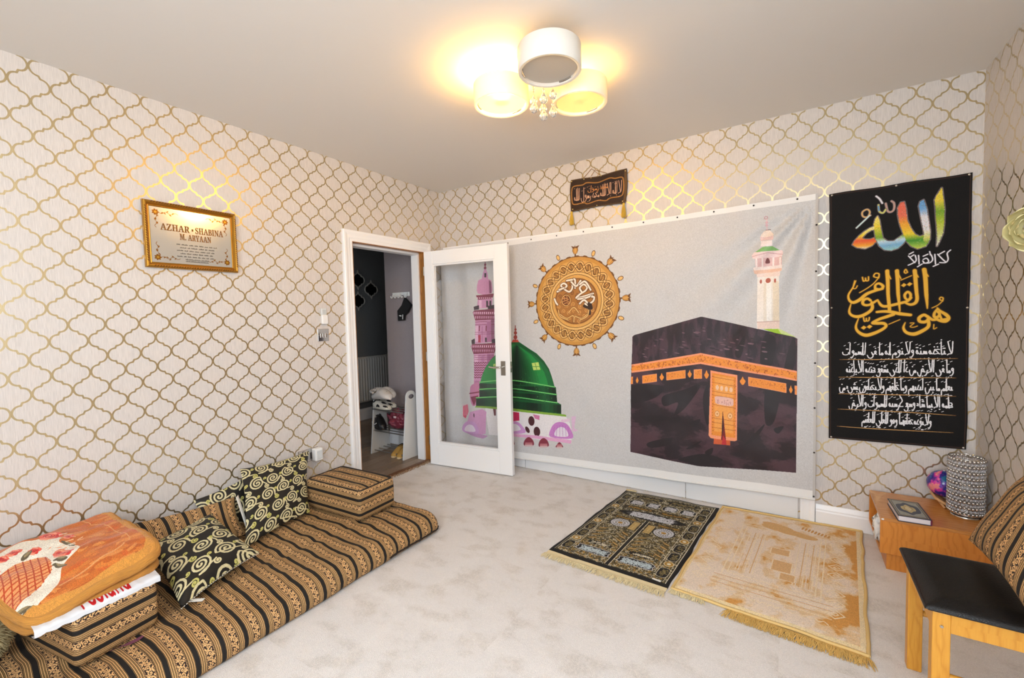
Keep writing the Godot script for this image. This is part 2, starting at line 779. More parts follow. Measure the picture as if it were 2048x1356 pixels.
func build_room() -> void:
	var wp := wallpaper()
	# floor: fitted carpet on its own base
	var g := Geo.new()
	g.box(Vector3(0.0, -0.10, 0.0), Vector3(ROOM_W, 0.0, ROOM_D), 0.0)
	struct_mesh("floor", g, carpet())
	# ceiling
	g = Geo.new()
	g.box(Vector3(-0.12, ROOM_H, -0.12), Vector3(ROOM_W + 0.25, ROOM_H + 0.12, ROOM_D + 0.25), 0.0)
	var cm := mat("ceiling_paint", Color8(226, 221, 215), 0.9)
	relief(cm, 0.02, 31, 0.05, 512, 3)
	struct_mesh("ceiling", g, cm)
	# left wall with the doorway
	g = Geo.new()
	var za := 1.238
	var ya := 1.431
	wall_block(g, Vector3(-0.06, 0, 1.047), Vector3(0, ROOM_H, ROOM_D), 2, za, ya)
	wall_block(g, Vector3(-0.06, 0, 0.0), Vector3(0, ROOM_H, 0.233), 2, za, ya)
	wall_block(g, Vector3(-0.06, 1.967, 0.233), Vector3(0, ROOM_H, 1.047), 2, za, ya)
	struct_mesh("wall_left", g, wp)
	# back wall
	g = Geo.new()
	wall_block(g, Vector3(-0.12, 0, -0.12), Vector3(ROOM_W + 0.25, ROOM_H, 0.0), 0, 3.19, 0.179)
	struct_mesh("wall_back", g, wp)
	# right wall with the window out of view
	g = Geo.new()
	var zr := 0.256
	var yr := 1.944
	wall_block(g, Vector3(ROOM_W, 0, 0), Vector3(ROOM_W + 0.25, ROOM_H, 2.80), 2, zr, yr)
	wall_block(g, Vector3(ROOM_W, 0, 4.10), Vector3(ROOM_W + 0.25, ROOM_H, ROOM_D), 2, zr, yr)
	wall_block(g, Vector3(ROOM_W, 0, 2.80), Vector3(ROOM_W + 0.25, 1.18, 4.10), 2, zr, yr)
	wall_block(g, Vector3(ROOM_W, 2.48, 2.80), Vector3(ROOM_W + 0.25, ROOM_H, 4.10), 2, zr, yr)
	struct_mesh("wall_right", g, wp)
	# wall behind the viewer
	g = Geo.new()
	wall_block(g, Vector3(-0.12, 0, ROOM_D), Vector3(1.79, ROOM_H, ROOM_D + 0.25), 0, 0.0, 0.179)
	wall_block(g, Vector3(3.53, 0, ROOM_D), Vector3(ROOM_W + 0.25, ROOM_H, ROOM_D + 0.25), 0, 0.0, 0.179)
	wall_block(g, Vector3(1.79, 0, ROOM_D), Vector3(3.53, 0.93, ROOM_D + 0.25), 0, 0.0, 0.179)
	wall_block(g, Vector3(1.79, 2.43, ROOM_D), Vector3(3.53, ROOM_H, ROOM_D + 0.25), 0, 0.0, 0.179)
	struct_mesh("wall_front", g, wp)
	window("window_1", Transform3D(Basis(Vector3.UP, -PI / 2), Vector3(ROOM_W + 0.16, 1.83, 3.45)), 1.30, 1.30)
	window("window_2", Transform3D(Basis(Vector3.UP, PI), Vector3(2.66, 1.68, ROOM_D + 0.16)), 1.74, 1.50)

	# skirting
	var gloss := mat("white_gloss", Color8(244, 243, 242), 0.32)
	var prof := PackedVector2Array([Vector2(0, 0), Vector2(0.018, 0), Vector2(0.018, 0.082), Vector2(0.014, 0.09), Vector2(0.014, 0.098), Vector2(0.008, 0.112), Vector2(0.004, 0.122), Vector2(0, 0.124)])
	struct_mesh("baseboard_back", moulding(prof, Vector3(3.025, 0, 0.0), Vector3(ROOM_W, 0, 0.0), Vector3(0, 0, 1)), gloss)
	struct_mesh("baseboard_right", moulding(prof, Vector3(ROOM_W, 0, 0.018), Vector3(ROOM_W, 0, ROOM_D), Vector3(-1, 0, 0)), gloss)
	struct_mesh("baseboard_left", moulding(prof, Vector3(0, 0, 1.125), Vector3(0, 0, ROOM_D), Vector3(1, 0, 0)), gloss)
	struct_mesh("baseboard_front", moulding(prof, Vector3(0.018, 0, ROOM_D), Vector3(ROOM_W - 0.018, 0, ROOM_D), Vector3(0, 0, -1)), gloss)

	# door frame: moulded surround, brown lining towards the room, white stop behind it
	var tr := structure("trim_1")
	var ap := PackedVector2Array([Vector2(0.0, 0), Vector2(0.012, 0), Vector2(0.014, 0.008), Vector2(0.012, 0.02), Vector2(0.016, 0.03), Vector2(0.017, 0.045), Vector2(0.021, 0.058), Vector2(0.024, 0.066), Vector2(0.024, 0.080), Vector2(0.020, 0.085), Vector2(0, 0.085)])
	var zl := 1.035
	var zr2 := 0.245
	var yt := 1.955
	part(tr, "architrave", framing(ap, [Vector3(0, 0.0, zl), Vector3(0, yt, zl), Vector3(0, yt, zr2), Vector3(0, 0.0, zr2)], Vector3(1, 0, 0)), gloss)
	var oak := wood("door_lining_wood", Color8(176, 118, 52), Color8(140, 84, 30), 0.38)
	for q in [[Vector3(-0.05, 0.0, 1.03), Vector3(0.012, 1.965, 1.045)], [Vector3(-0.05, 0.0, 0.235), Vector3(0.012, 1.965, 0.25)], [Vector3(-0.05, 1.95, 0.25), Vector3(0.012, 1.965, 1.03)]]:
		part(tr, "lining", g_box(q[0], q[1], 0.002), oak)
	for q in [[Vector3(-0.135, 0.0, 1.012), Vector3(-0.05, 1.95, 1.045)], [Vector3(-0.135, 0.0, 0.235), Vector3(-0.05, 1.95, 0.268)], [Vector3(-0.135, 1.932, 0.268), Vector3(-0.05, 1.965, 1.012)]]:
		part(tr, "stop", g_box(q[0], q[1], 0.002), gloss)

	# threshold strip and the frayed edge of the carpet against it
	var th := structure("trim_2")
	part(th, "threshold_strip", g_box(Vector3(-0.03, -0.002, 0.252), Vector3(0.012, 0.012, 1.03), 0.004), wood("threshold_wood", Color8(120, 76, 40), Color8(84, 50, 26), 0.5))
	var fr := Geo.new()
	var r3 := RandomNumberGenerator.new()
	r3.seed = 77
	for i in 420:
		var z := r3.randf_range(0.26, 1.02)
		var x := r3.randf_range(0.008, 0.05)
		var hgt := r3.randf_range(0.006, 0.016)
		var a := Vector3(x, -0.001, z)
		var tip := a + Vector3(r3.randf_range(-0.012, 0.012), hgt, r3.randf_range(-0.012, 0.012))
		fr.tube(PackedVector3Array([a, a.lerp(tip, 0.6) + Vector3(0, 0.002, 0), tip]), [0.0022, 0.0018, 0.0008], 4)
	var fo := part(th, "carpet_fray", fr, mat("carpet_backing", Color8(168, 138, 108), 0.95))
	fo.set_meta("kind", "stuff")


# a profile (out from the wall, up) drawn along a straight run
func moulding(prof: PackedVector2Array, a: Vector3, b: Vector3, out: Vector3) -> Geo:
	var g := Geo.new()
	for k in prof.size() - 1:
		var p := prof[k]
		var q := prof[k + 1]
		var d := q - p
		if d.length() < 1e-6:
			continue
		var nn := out * d.y - Vector3.UP * d.x
		g.quad(a + out * p.x + Vector3.UP * p.y, b + out * p.x + Vector3.UP * p.y, b + out * q.x + Vector3.UP * q.y, a + out * q.x + Vector3.UP * q.y, nn.normalized())
	# ends
	var tri := Geometry2D.triangulate_polygon(prof)
	for e in [a, b]:
		var nn := (a - b).normalized() if e == a else (b - a).normalized()
		var base := g.v.size()
		for p in prof:
			g.put(e + out * p.x + Vector3.UP * p.y, nn, p)
		for i in range(0, tri.size(), 3):
			g.face(base + tri[i], base + tri[i + 1], base + tri[i + 2])
	return g


# a profile (out, away from the opening) drawn round an opening with mitred corners
func framing(prof: PackedVector2Array, path: Array, out: Vector3) -> Geo:
	var g := Geo.new()
	var n := path.size()
	var sides := []
	for i in n - 1:
		var d: Vector3 = (path[i + 1] - path[i]).normalized()
		sides.append(d.cross(out).normalized())
	# outward: away from the middle of the opening
	var mid := Vector3.ZERO
	for p in path:
		mid += p / n
	for i in sides.size():
		var m: Vector3 = (path[i] + path[i + 1]) / 2
		if (m - mid).dot(sides[i]) < 0:
			sides[i] = -sides[i]
	var rows := []
	for i in n:
		var s: Vector3
		if i == 0:
			s = sides[0]
		elif i == n - 1:
			s = sides[n - 2]
		else:
			s = (sides[i - 1] + sides[i]) / (1.0 + sides[i - 1].dot(sides[i]))
		var row := []
		for p in prof:
			row.append(path[i] + out * p.x + s * p.y)
		rows.append(row)
	for i in n - 1:
		for k in prof.size() - 1:
			var d := prof[k + 1] - prof[k]
			if d.length() < 1e-6:
				continue
			var nn: Vector3 = out * d.y - sides[i] * d.x
			g.quad(rows[i][k], rows[i + 1][k], rows[i + 1][k + 1], rows[i][k + 1], nn.normalized())
	return g


func wood(key: String, light: Color, dark: Color, rough := 0.45, across := false) -> StandardMaterial3D:
	if mats.has(key):
		return mats[key]
	var cv := Canvas.new(256, 1024, light)
	var f := noise(1.0, hash(key) % 1000, 3)
	var d := cv.im.get_data()
	var k := 0
	for y in 1024:
		for x in 256:
			var gx := x * 0.045 + 1.4 * f.get_noise_2d(x * 0.01, y * 0.0035)
			var ring := absf(fposmod(gx, 1.0) - 0.5) * 2.0
			var m := clampf(pow(ring, 3.0) * 0.55 + 0.5 * (f.get_noise_2d(x * 0.35, y * 0.012) * 0.5 + 0.3), 0.0, 1.0)
			var c := light.lerp(dark, m)
			d[k] = int(c.r * 255)
			d[k + 1] = int(c.g * 255)
			d[k + 2] = int(c.b * 255)
			k += 3
	cv.im.set_data(256, 1024, false, Image.FORMAT_RGB8, d)
	var m2 := tex_mat(key, cv.im, rough, Vector2(3.0, 0.9))
	if across:
		cv.im.rotate_90(CLOCKWISE)
		m2.albedo_texture = ImageTexture.create_from_image(cv.im)
		m2.uv1_scale = Vector3(0.9, 3.0, 1)
	return m2


# ================================================================ the hall beyond the doorway
func build_hall() -> void:
	var slate := mat("hall_slate_paper", Color8(114, 116, 116), 0.85)
	var mauve := mat("hall_mauve_paper", Color8(158, 146, 146), 0.85)
	relief(slate, 0.09, 41, 0.25)
	relief(mauve, 0.09, 42, 0.25)
	slate.uv1_triplanar = true
	slate.uv1_scale = Vector3(1.2, 1.2, 1.2)
	mauve.uv1_triplanar = true
	mauve.uv1_scale = Vector3(1.2, 1.2, 1.2)
	struct_mesh("wall_hall_far", g_box(Vector3(-2.12, 0, -3.0), Vector3(-2.0, ROOM_H, 2.6), 0.0), slate)
	struct_mesh("wall_hall_return", g_box(Vector3(-0.80, 0, -0.12), Vector3(-0.12, ROOM_H, 0.0), 0.0), mauve)
	struct_mesh("wall_hall_side", g_box(Vector3(-0.80, 0, -3.0), Vector3(-0.70, ROOM_H, -0.12), 0.0), mauve)
	struct_mesh("wall_hall_end", g_box(Vector3(-2.12, 0, -3.12), Vector3(-0.7, ROOM_H, -3.0), 0.0), slate)
	var en := Geo.new()
	en.box(Vector3(-2.12, 0, 2.6), Vector3(-1.50, ROOM_H, 2.72), 0.0)
	en.box(Vector3(-0.70, 0, 2.6), Vector3(-0.06, ROOM_H, 2.72), 0.0)
	en.box(Vector3(-1.50, 2.02, 2.6), Vector3(-0.70, ROOM_H, 2.72), 0.0)
	struct_mesh("wall_hall_entrance", en, slate)
	var fd := structure("door_2")
	for q in [[-1.50, 0.0, -1.39, 2.02], [-0.81, 0.0, -0.70, 2.02], [-1.39, 0.0, -0.81, 0.38], [-1.39, 1.91, -0.81, 2.02]]:
		part(fd, "frame", g_box(Vector3(q[0], q[1], 2.62), Vector3(q[2], q[3], 2.67), 0.003), mats["white_gloss"])
	part(fd, "pane", g_box(Vector3(-1.39, 0.38, 2.643), Vector3(-0.81, 1.91, 2.647), 0.0), mats["window_glass"])
	var g := Geo.new()
	g.box(Vector3(-0.12, 0, 1.047), Vector3(-0.06, ROOM_H, 2.6), 0.0)
	g.box(Vector3(-0.12, 0, 0.0), Vector3(-0.06, ROOM_H, 0.233), 0.0)
	g.box(Vector3(-0.12, 1.967, 0.233), Vector3(-0.06, ROOM_H, 1.047), 0.0)
	struct_mesh("wall_hall_near", g, mauve)
	struct_mesh("ceiling_hall", g_box(Vector3(-2.12, ROOM_H, -3.12), Vector3(-0.12, ROOM_H + 0.12, 2.72), 0.0), mats["ceiling_paint"])
	# laminate boards
	var fl := structure("floor_hall")
	var tones := [[Color8(150, 128, 108), Color8(122, 102, 84)], [Color8(142, 121, 102), Color8(112, 94, 78)], [Color8(158, 136, 116), Color8(128, 108, 90)]]
	part(fl, "underlay", g_box(Vector3(-2.0, -0.1, -3.0), Vector3(-0.03, -0.014, 2.6), 0.0), mat("floor_void", Color8(60, 48, 40), 0.9))
	var i := 0
	var x := -0.03
	while x > -1.98:
		var x0 := maxf(x - 0.125, -2.0)
		var zs := [-3.0, -1.9 + fposmod(i * 0.47, 1.0), -0.62 + fposmod(i * 0.43, 0.9), 0.55 + fposmod(i * 0.37, 0.8), 2.6]
		for k in 4:
			var tn: Array = tones[(i * 2 + k) % 3]
			var o := part(fl, "plank", g_box(Vector3(x0 + 0.0012, -0.014, zs[k] + 0.001), Vector3(x - 0.0012, -0.002, zs[k + 1] - 0.001), 0.0015), wood("laminate_%d" % ((i * 2 + k) % 3), tn[0], tn[1], 0.35))
			o.set_meta("kind", "structure")
		x -= 0.125
		i += 1
	var gloss: Material = mats["white_gloss"]
	var prof := PackedVector2Array([Vector2(0, 0), Vector2(0.018, 0), Vector2(0.018, 0.12), Vector2(0.012, 0.135), Vector2(0.006, 0.15), Vector2(0, 0.152)])
	struct_mesh("baseboard_hall_far", moulding(prof, Vector3(-2.0, 0, -3.0), Vector3(-2.0, 0, 2.6), Vector3(1, 0, 0)), gloss)
	struct_mesh("baseboard_hall_return", moulding(prof, Vector3(-0.80, 0, 0.0), Vector3(-0.135, 0, 0.0), Vector3(0, 0, 1)), gloss)
	hall_things()


func hall_things() -> void:
	# radiator
	var grey := mat("radiator_enamel", Color8(206, 203, 196), 0.4)
	var rd := thing("radiator", "pale ribbed panel radiator on the dark hall wall", "radiator", "", Vector3(-1.94, 0.25, -0.55))
	var rows := []
	for y in [0.0, 0.012, 0.03, 0.57, 0.59, 0.602]:
		var row := PackedVector3Array()
		for i in 241:
			var z := -0.75 + 1.5 * i / 240.0
			var rib := 0.010 * pow(absf(sin(z * PI / 0.042)), 0.6)
			var e := 0.0 if y > 0.02 and y < 0.58 else 1.0
			row.append(Vector3(0.03 + rib * (1.0 - e) - (0.012 if y == 0.0 or y == 0.602 else 0.0), y, z))
		rows.append(row)
	var g := Geo.new()
	g.sheet(rows)
	part(rd, "front_panel", g, grey)
	part(rd, "core", g_box(Vector3(-0.045, 0.01, -0.748), Vector3(0.02, 0.592, 0.748), 0.006), grey)
	part(rd, "top_grille", g_box(Vector3(-0.045, 0.592, -0.748), Vector3(0.03, 0.606, 0.748), 0.004), grey)
	for z in [-0.6, 0.6]:
		part(rd, "bracket", g_box(Vector3(-0.058, 0.1, z - 0.02), Vector3(-0.044, 0.5, z + 0.02), 0.002), grey)

	# three curved wall mirrors
	var half := pts2([0, 0, .012, .08, .035, .15, .075, .225, .13, .295, .2, .35, .285, .39, .375, .41, .465, .415, .475, .45, .5, .5])
	var quarter := PackedVector2Array()
	for p in half:
		quarter.append(p)
	for k in range(half.size() - 2, -1, -1):
		quarter.append(Vector2.ONE - half[k])
	var shape := PackedVector2Array()
	for q in [[1, 1], [-1, 1], [-1, -1], [1, -1]]:
		var seg := []
		for p in quarter:
			seg.append(Vector2((1.0 - p.x) * q[0] * 0.105, p.y * q[1] * 0.125))
		if q[0] * q[1] < 0:
			seg.reverse()
		for k in seg.size() - 1:
			shape.append(seg[k])
	var silver := mat("mirror_frame", Color8(190, 186, 178), 0.4, 0.3)
	var dark := mat("mirror_glass", Color8(34, 36, 37), 0.12, 0.6)
	var spots := [[1.757, -0.812, "curved silver framed mirror on hall wall, beside the other two"], [1.875, -0.598, "curved silver framed mirror on hall wall, topmost of three"], [1.600, -0.590, "curved silver framed mirror on hall wall, lowest of three"]]
	for sp in spots:
		var mr := thing("wall_mirror", sp[2], "mirror", "curved mirrors on the hall wall", Vector3(-1.998, sp[0], sp[1]))
		var xf := Transform3D(Basis(Vector3(0, 0, -1), Vector3.UP, Vector3(1, 0, 0)), Vector3.ZERO)
		var gg := Geo.new()
		gg.xf = xf
		gg.prism(shape, 0.0, 0.008)
		part(mr, "mirror_glass", gg, dark)
		gg = Geo.new()
		var path := PackedVector3Array()
		for p in shape:
			path.append(xf * Vector3(p.x, p.y, 0.01))
		gg.tube(path, 0.009, 8, true)
		part(mr, "frame", gg, silver)

	# hook rail
	var white := mat("white_plastic", Color8(238, 237, 234), 0.4)
	var hk := thing("coat_hook_rail", "white coat hook rail on the mauve hall wall", "coat hooks", "", Vector3(-0.555, 1.60, 0.0))
	part(hk, "rail", g_box(Vector3(-0.125, -0.022, 0.0), Vector3(0.125, 0.022, 0.014), 0.004, 2), white)
	for i in 5:
		var x := -0.10 + i * 0.05
		part(hk, "hook", g_tube(curve3(PackedVector3Array([Vector3(x, 0.01, 0.012), Vector3(x, -0.006, 0.03), Vector3(x, -0.03, 0.036), Vector3(x, -0.034, 0.052), Vector3(x, -0.016, 0.058)]), 4), 0.006), white)

	# black folded cap hanging under the hooks
	var cp := thing("hanging_pouch", "black fabric pouch with white mark hanging under the hook rail", "pouch", "", Vector3(-0.48, 1.44, 0.0))
	var black := mat("black_cloth", Color8(18, 18, 19), 0.85)
	g = Geo.new()
	g.prism(PackedVector2Array([Vector2(0.01, 0.12), Vector2(0.095, 0.045), Vector2(0.04, -0.03), Vector2(-0.005, -0.06), Vector2(-0.015, -0.11), Vector2(-0.09, -0.115), Vector2(-0.095, -0.01), Vector2(-0.03, 0.045)]), 0.018, 0.05)
	part(cp, "body", g, black)
	part(cp, "cord", g_tube(PackedVector3Array([Vector3(0.01, 0.115, 0.034), Vector3(0.0, 0.14, 0.045), Vector3(-0.026, 0.146, 0.050)]), 0.003), black)
	g = Geo.new()
	g.prism(PackedVector2Array([Vector2(-0.075, -0.062), Vector2(-0.04, -0.07), Vector2(-0.035, -0.06), Vector2(-0.055, -0.056)]), 0.05, 0.052)
	g.prism(PackedVector2Array([Vector2(-0.02, -0.05), Vector2(-0.012, -0.05), Vector2(-0.016, -0.1), Vector2(-0.024, -0.098)]), 0.05, 0.052)
	part(cp, "mark", g, white, "white printed mark")

	# shoe rack
	var rk := thing("shoe_rack", "white shoe rack with tapered perforated side panels in hall", "shoe rack", "", Vector3(-0.465, 0.0, 0.25))
	var board := mat("white_board", Color8(226, 225, 221), 0.45)
	var steel := mat("steel_tube", Color8(176, 174, 170), 0.3, 0.9)
	var dk := mat("screw_head", Color8(70, 66, 62), 0.5)
	for sd in [-1, 1]:
		var side := PackedVector2Array([Vector2(0.125, 0.0), Vector2(0.062, 0.575)])
		for k in 13:
			var an := PI * k / 12.0
			side.append(Vector2(cos(an) * 0.062, 0.59 + sin(an) * 0.062))
		side.append_array([Vector2(-0.062, 0.575), Vector2(-0.125, 0.0)])
		var c := CSGPolygon3D.new()
		c.name = "side_panel"
		c.polygon = side
		c.depth = 0.016
		var hole := CSGCylinder3D.new()
		hole.operation = CSGShape3D.OPERATION_SUBTRACTION
		hole.name = "handle_hole"
		hole.radius = 0.022
		hole.height = 0.1
		hole.sides = 20
		hole.transform = Transform3D(Basis(Vector3.RIGHT, PI / 2).scaled(Vector3(1.5, 1, 1)), Vector3(0, 0.595, 0))
		c.add_child(hole)
		c.material = board
		hole.material = dk
		c.transform = Transform3D(Basis(Vector3(0, 0, 1), Vector3.UP, Vector3(-1, 0, 0)), Vector3(sd * 0.225 + 0.008, 0, 0))
		rk.add_child(c, true)
		for q in [[0.075, 0.45], [0.02, 0.45], [0.09, 0.235], [0.025, 0.235], [0.095, 0.035], [0.03, 0.035], [-0.05, 0.45], [-0.06, 0.235], [-0.07, 0.035]]:
			var gs := Geo.new()
			gs.xf = Transform3D(Basis(Vector3(0, 0, 1), -PI / 2), Vector3(sd * 0.225 + 0.0085, q[1], q[0]))
			gs.lathe(PackedVector2Array([Vector2(0, 0.002), Vector2(0.0045, 0.0015), Vector2(0.005, 0.0)]), 10)
			part(rk, "screw", gs, dk)
	for y in [0.035, 0.235, 0.45]:
		for z in [0.085, 0.03, -0.03, -0.08]:
			part(rk, "rod", g_tube(PackedVector3Array([Vector3(-0.218, y + 0.02 * (0.03 - z) * 4.0, z), Vector3(0.218, y + 0.02 * (0.03 - z) * 4.0, z)]), 0.006), steel)

	# shoes
	var cream := mat("clog_foam", Color8(226, 219, 212), 0.55)
	var lab := ["white foam clog lying on top of the shoe rack, behind its pair", "white foam clog lying on top of the shoe rack, in front"]
	for i in 2:
		var t := thing("clog", lab[i], "shoe", "white clogs on the shoe rack", Vector3(-0.60 + 0.06 * i, 0.553, 0.230 + 0.098 * i))
		clog(t, cream)
		t.scale = Vector3(1.25, 1.2, 1.25)
		t.rotation = Vector3(0.0, -0.16, 0.08)
	var ball := football_cloth()
	for i in 2:
		var t := thing("slipper", ["white slipper with black football patches under the clogs, at back", "white slipper with black football patches under the clogs, in front"][i], "shoe", "football slippers on the shoe rack", Vector3(-0.60 + 0.04 * i, 0.462, 0.215 + 0.10 * i))
		t.scale = Vector3(1.2, 1.2, 1.2)
		shoe(t, 0.235, 0.078, 0.062, ball, mat("slipper_sole", Color8(214, 208, 190), 0.8), 0.35)
		t.rotation.y = -0.12
	var bt := thing("trainer", "black trainer with white laces on middle rack shelf", "shoe", "", Vector3(-0.62, 0.250, 0.300))
	bt.scale = Vector3(1.15, 1.15, 1.15)
	shoe(bt, 0.21, 0.08, 0.115, mat("black_leather", Color8(24, 23, 24), 0.4), mat("black_rubber", Color8(30, 30, 30), 0.6), 0.62)
	for k in 4:
		part(bt, "lace", g_tube(PackedVector3Array([Vector3(-0.018 + 0.018 * k, 0.098 - 0.015 * k, 0.03), Vector3(-0.01 + 0.018 * k, 0.112 - 0.016 * k, 0.0), Vector3(-0.018 + 0.018 * k, 0.098 - 0.015 * k, -0.03)]), 0.003, 6), white)
	part(bt, "side_stripe", g_tube(curve3(PackedVector3Array([Vector3(-0.07, 0.05, 0.041), Vector3(-0.02, 0.035, 0.045), Vector3(0.03, 0.055, 0.04)]), 4), 0.004, 6), white)
	bt.rotation.y = -0.35

	var bg := thing("crumpled_bag", "crumpled burgundy bag pushed onto the middle rack shelf", "bag", "", Vector3(-0.405, 0.252, 0.225))
	g = Geo.new()
	var f := noise(9.0, 81, 3)
	var pts := []
	for i in 25:
		var la := PI * i / 24.0
		var row := PackedVector3Array()
		for k in 36:
			var lo := TAU * k / 36.0
			var d := Vector3(sin(la) * cos(lo), cos(la), sin(la) * sin(lo))
			var rr := 1.0 + 0.55 * f.get_noise_3dv(d * 0.22)
			var p := Vector3(d.x * 0.135, 0.080 + d.y * 0.080, d.z * 0.095) * Vector3(rr, rr, rr)
			row.append(Vector3(clampf(p.x, -0.13, 0.155), maxf(p.y, 0.0), p.z))
		pts.append(row)
	g.sheet(pts, true)
	var bgm := mat("burgundy_nylon", Color8(122, 46, 62), 0.42)
	part(bg, "body", g, bgm)
	part(bg, "label_patch", g_box(Vector3(0.0, 0.125, 0.075), Vector3(0.035, 0.145, 0.088), 0.003), mat("bag_patch", Color8(220, 190, 190), 0.6), "small pale patch")

	var must := mat("mustard_suede", Color8(190, 146, 72), 0.85)
	for i in 2:
		var t := thing("canvas_shoe", ["mustard canvas shoe on the floor under the rack, inner one", "mustard canvas shoe on the floor under the rack, outer one"][i], "shoe", "mustard shoes under the rack", Vector3(-0.405 + 0.078 * i, 0.0, 0.262))
		shoe(t, 0.22, 0.072, 0.085, must, mat("gum_sole", Color8(222, 196, 150), 0.7), 0.45)
		t.rotation.y = -1.35


# a low shoe: sole, upper with an open mouth and a tongue; the toe points to +x
func shoe(t: Node3D, length: float, width: float, height: float, upper: Material, sole: Material, mouth: float) -> void:
	var gs := Geo.new()
	var out := PackedVector2Array()
	for i in 32:
		var an := TAU * i / 32
		var x := cos(an) * length / 2
		var w := width / 2 * (1.0 + 0.14 * cos(an))
		out.append(Vector2(x, sin(an) * w * pow(absf(sin(an)), -0.15) if absf(sin(an)) > 0.01 else 0.0))
	gs.xf = Transform3D(Basis(Vector3.RIGHT, PI / 2), Vector3.ZERO)
	gs.prism(out, -0.016, 0.0)
	part(t, "sole", gs, sole)
	var rows := []
	var n := 20
	for i in n + 1:
		var s := float(i) / n
		var x := length * (s - 0.5) * 0.985
		var w := width * 0.49 * pow(maxf(1.0 - pow(absf(2 * s - 1), 3.2), 0.0), 0.5) * (0.9 + 0.22 * s)
		var h := height * (1.0 - 0.52 * smoothstep(mouth - 0.12, 0.95, s)) * pow(maxf(1.0 - pow(absf(2 * s - 1), 8.0), 0.0), 0.4)
		var row := PackedVector3Array()
		for k in 17:
			var an := PI * k / 16.0
			var y := 0.012 + maxf(h - 0.012, 0.0) * pow(sin(an), 0.55)
			row.append(Vector3(x, y, -cos(an) * w))
		rows.append(row)
	var g := Geo.new()
	g.sheet(rows)
	part(t, "upper", g, upper)
	var gm := Geo.new()
	var ry := height * 0.985
	gm.xf = Transform3D(Basis(Vector3(0, 0, 1), -0.10), Vector3(-length * (0.5 - mouth * 0.5) + 0.01, ry + 0.001, 0))
	gm.lathe(PackedVector2Array([Vector2(0, -0.004), Vector2(0.8, -0.003), Vector2(0.95, 0.003), Vector2(1.0, 0.0)]), 20)
	for k in gm.v.size():
		var p := gm.xf.affine_inverse() * gm.v[k]
		gm.v[k] = gm.xf * Vector3(p.x * length * mouth * 0.42, p.y, p.z * width * 0.30)
	part(t, "opening", gm, mat("shoe_lining", Color8(52, 44, 38), 0.9))


func clog(t: Node3D, m: Material) -> void:
	var length := 0.255
	shoe_like(t, "body", length, 0.098, 0.088, m)
	var st := []
	for k in 9:
		var an := PI * k / 8.0
		st.append(Vector3(-0.045 - sin(an) * 0.085, 0.062 + sin(an) * 0.012, -cos(an) * 0.046))
	part(t, "strap", g_tube(PackedVector3Array(st), 0.009, 8), m)
	for q in [Vector2(0.075, 0.0), Vector2(0.055, 0.024), Vector2(0.055, -0.024), Vector2(0.035, 0.0)]:
		var g := Geo.new()
		g.lathe(PackedVector2Array([Vector2(0, 0.003), Vector2(0.005, 0.002), Vector2(0.006, -0.004)]), 10, Vector3(q.x, 0.0835 - (q.x - 0.02) * 0.32 - absf(q.y) * 0.4, q.y))
		part(t, "vent_hole", g, mat("vent_dark", Color8(40, 38, 36), 0.9))
	var gm := Geo.new()
	gm.lathe(PackedVector2Array([Vector2(0, -0.002), Vector2(0.9, -0.001), Vector2(1.0, 0.0)]), 20, Vector3.ZERO)
	for k in gm.v.size():
		gm.v[k] = Vector3(gm.v[k].x * 0.056 - 0.062, 0.064 + gm.v[k].y + (gm.v[k].x * 0.056) * 0.25, gm.v[k].z * 0.031)
	part(t, "opening", gm, mat("clog_inside", Color8(170, 162, 154), 0.8))


func shoe_like(t: Node3D, called: String, length: float, width: float, height: float, m: Material) -> void:
	var rows := []
	var n := 22
	for i in n + 1:
		var s := float(i) / n
		var x := length * (s - 0.5)
		var e := pow(maxf(1.0 - pow(absf(2 * s - 1), 3.0), 0.0), 0.5)
		var w := width * 0.5 * e * (0.85 + 0.25 * s)
		var h := height * (0.62 + 0.42 * smoothstep(0.2, 0.55, s) - 0.45 * smoothstep(0.6, 1.0, s)) * pow(e, 0.4)
		var row := PackedVector3Array()
		for k in 20:
			var an := TAU * k / 20.0
			var y := h * 0.5 - cos(an) * h * 0.5
			row.append(Vector3(x, y, sin(an) * w))
		rows.append(row)
	var g := Geo.new()
	g.sheet(rows, true)
	part(t, called, g, m)


func football_cloth() -> StandardMaterial3D:
	var cv := Canvas.new(256, 256, Color8(226, 220, 206))
	cv.wrap = true
	for q in [[40, 60, 34], [150, 40, 30], [210, 130, 36], [90, 150, 34], [30, 220, 28], [160, 220, 32]]:
		cv.ell(Vector2(q[0], q[1]), q[2], q[2] * 0.9, 0.3, Color8(26, 24, 24), 6)
	return tex_mat("football_cloth", cv.im, 0.9, Vector2(0.8, 1.0))


# ================================================================ what hangs on the walls
# faces of the walls: local x to the right as one looks at the wall, y up, z out of it
func left_wall(at: Vector3) -> Transform3D:
	return Transform3D(Basis(Vector3(0, 0, -1), Vector3.UP, Vector3(1, 0, 0)), at)


func letters(parent: Node3D, called: String, text: String, font: String, bold: bool, height: float, width: float, at: Transform3D, m: Material) -> void:
	var tm := TextMesh.new()
	var sf := SystemFont.new()
	sf.font_names = PackedStringArray([font])
	sf.font_weight = 700 if bold else 400
	tm.font = sf
	tm.text = text
	tm.font_size = 64
	tm.pixel_size = 0.001
	tm.depth = 0.001
	tm.curve_step = 2.0
	var bb := tm.get_aabb()
	var o := MeshInstance3D.new()
	o.name = called
	o.mesh = tm
	o.material_override = m
	var sx := width / maxf(bb.size.x, 0.001)
	var sy := height / 0.0465
	o.transform = at * Transform3D(Basis.from_scale(Vector3(sx, sy, 1.0)), Vector3.ZERO)
	parent.add_child(o, true)


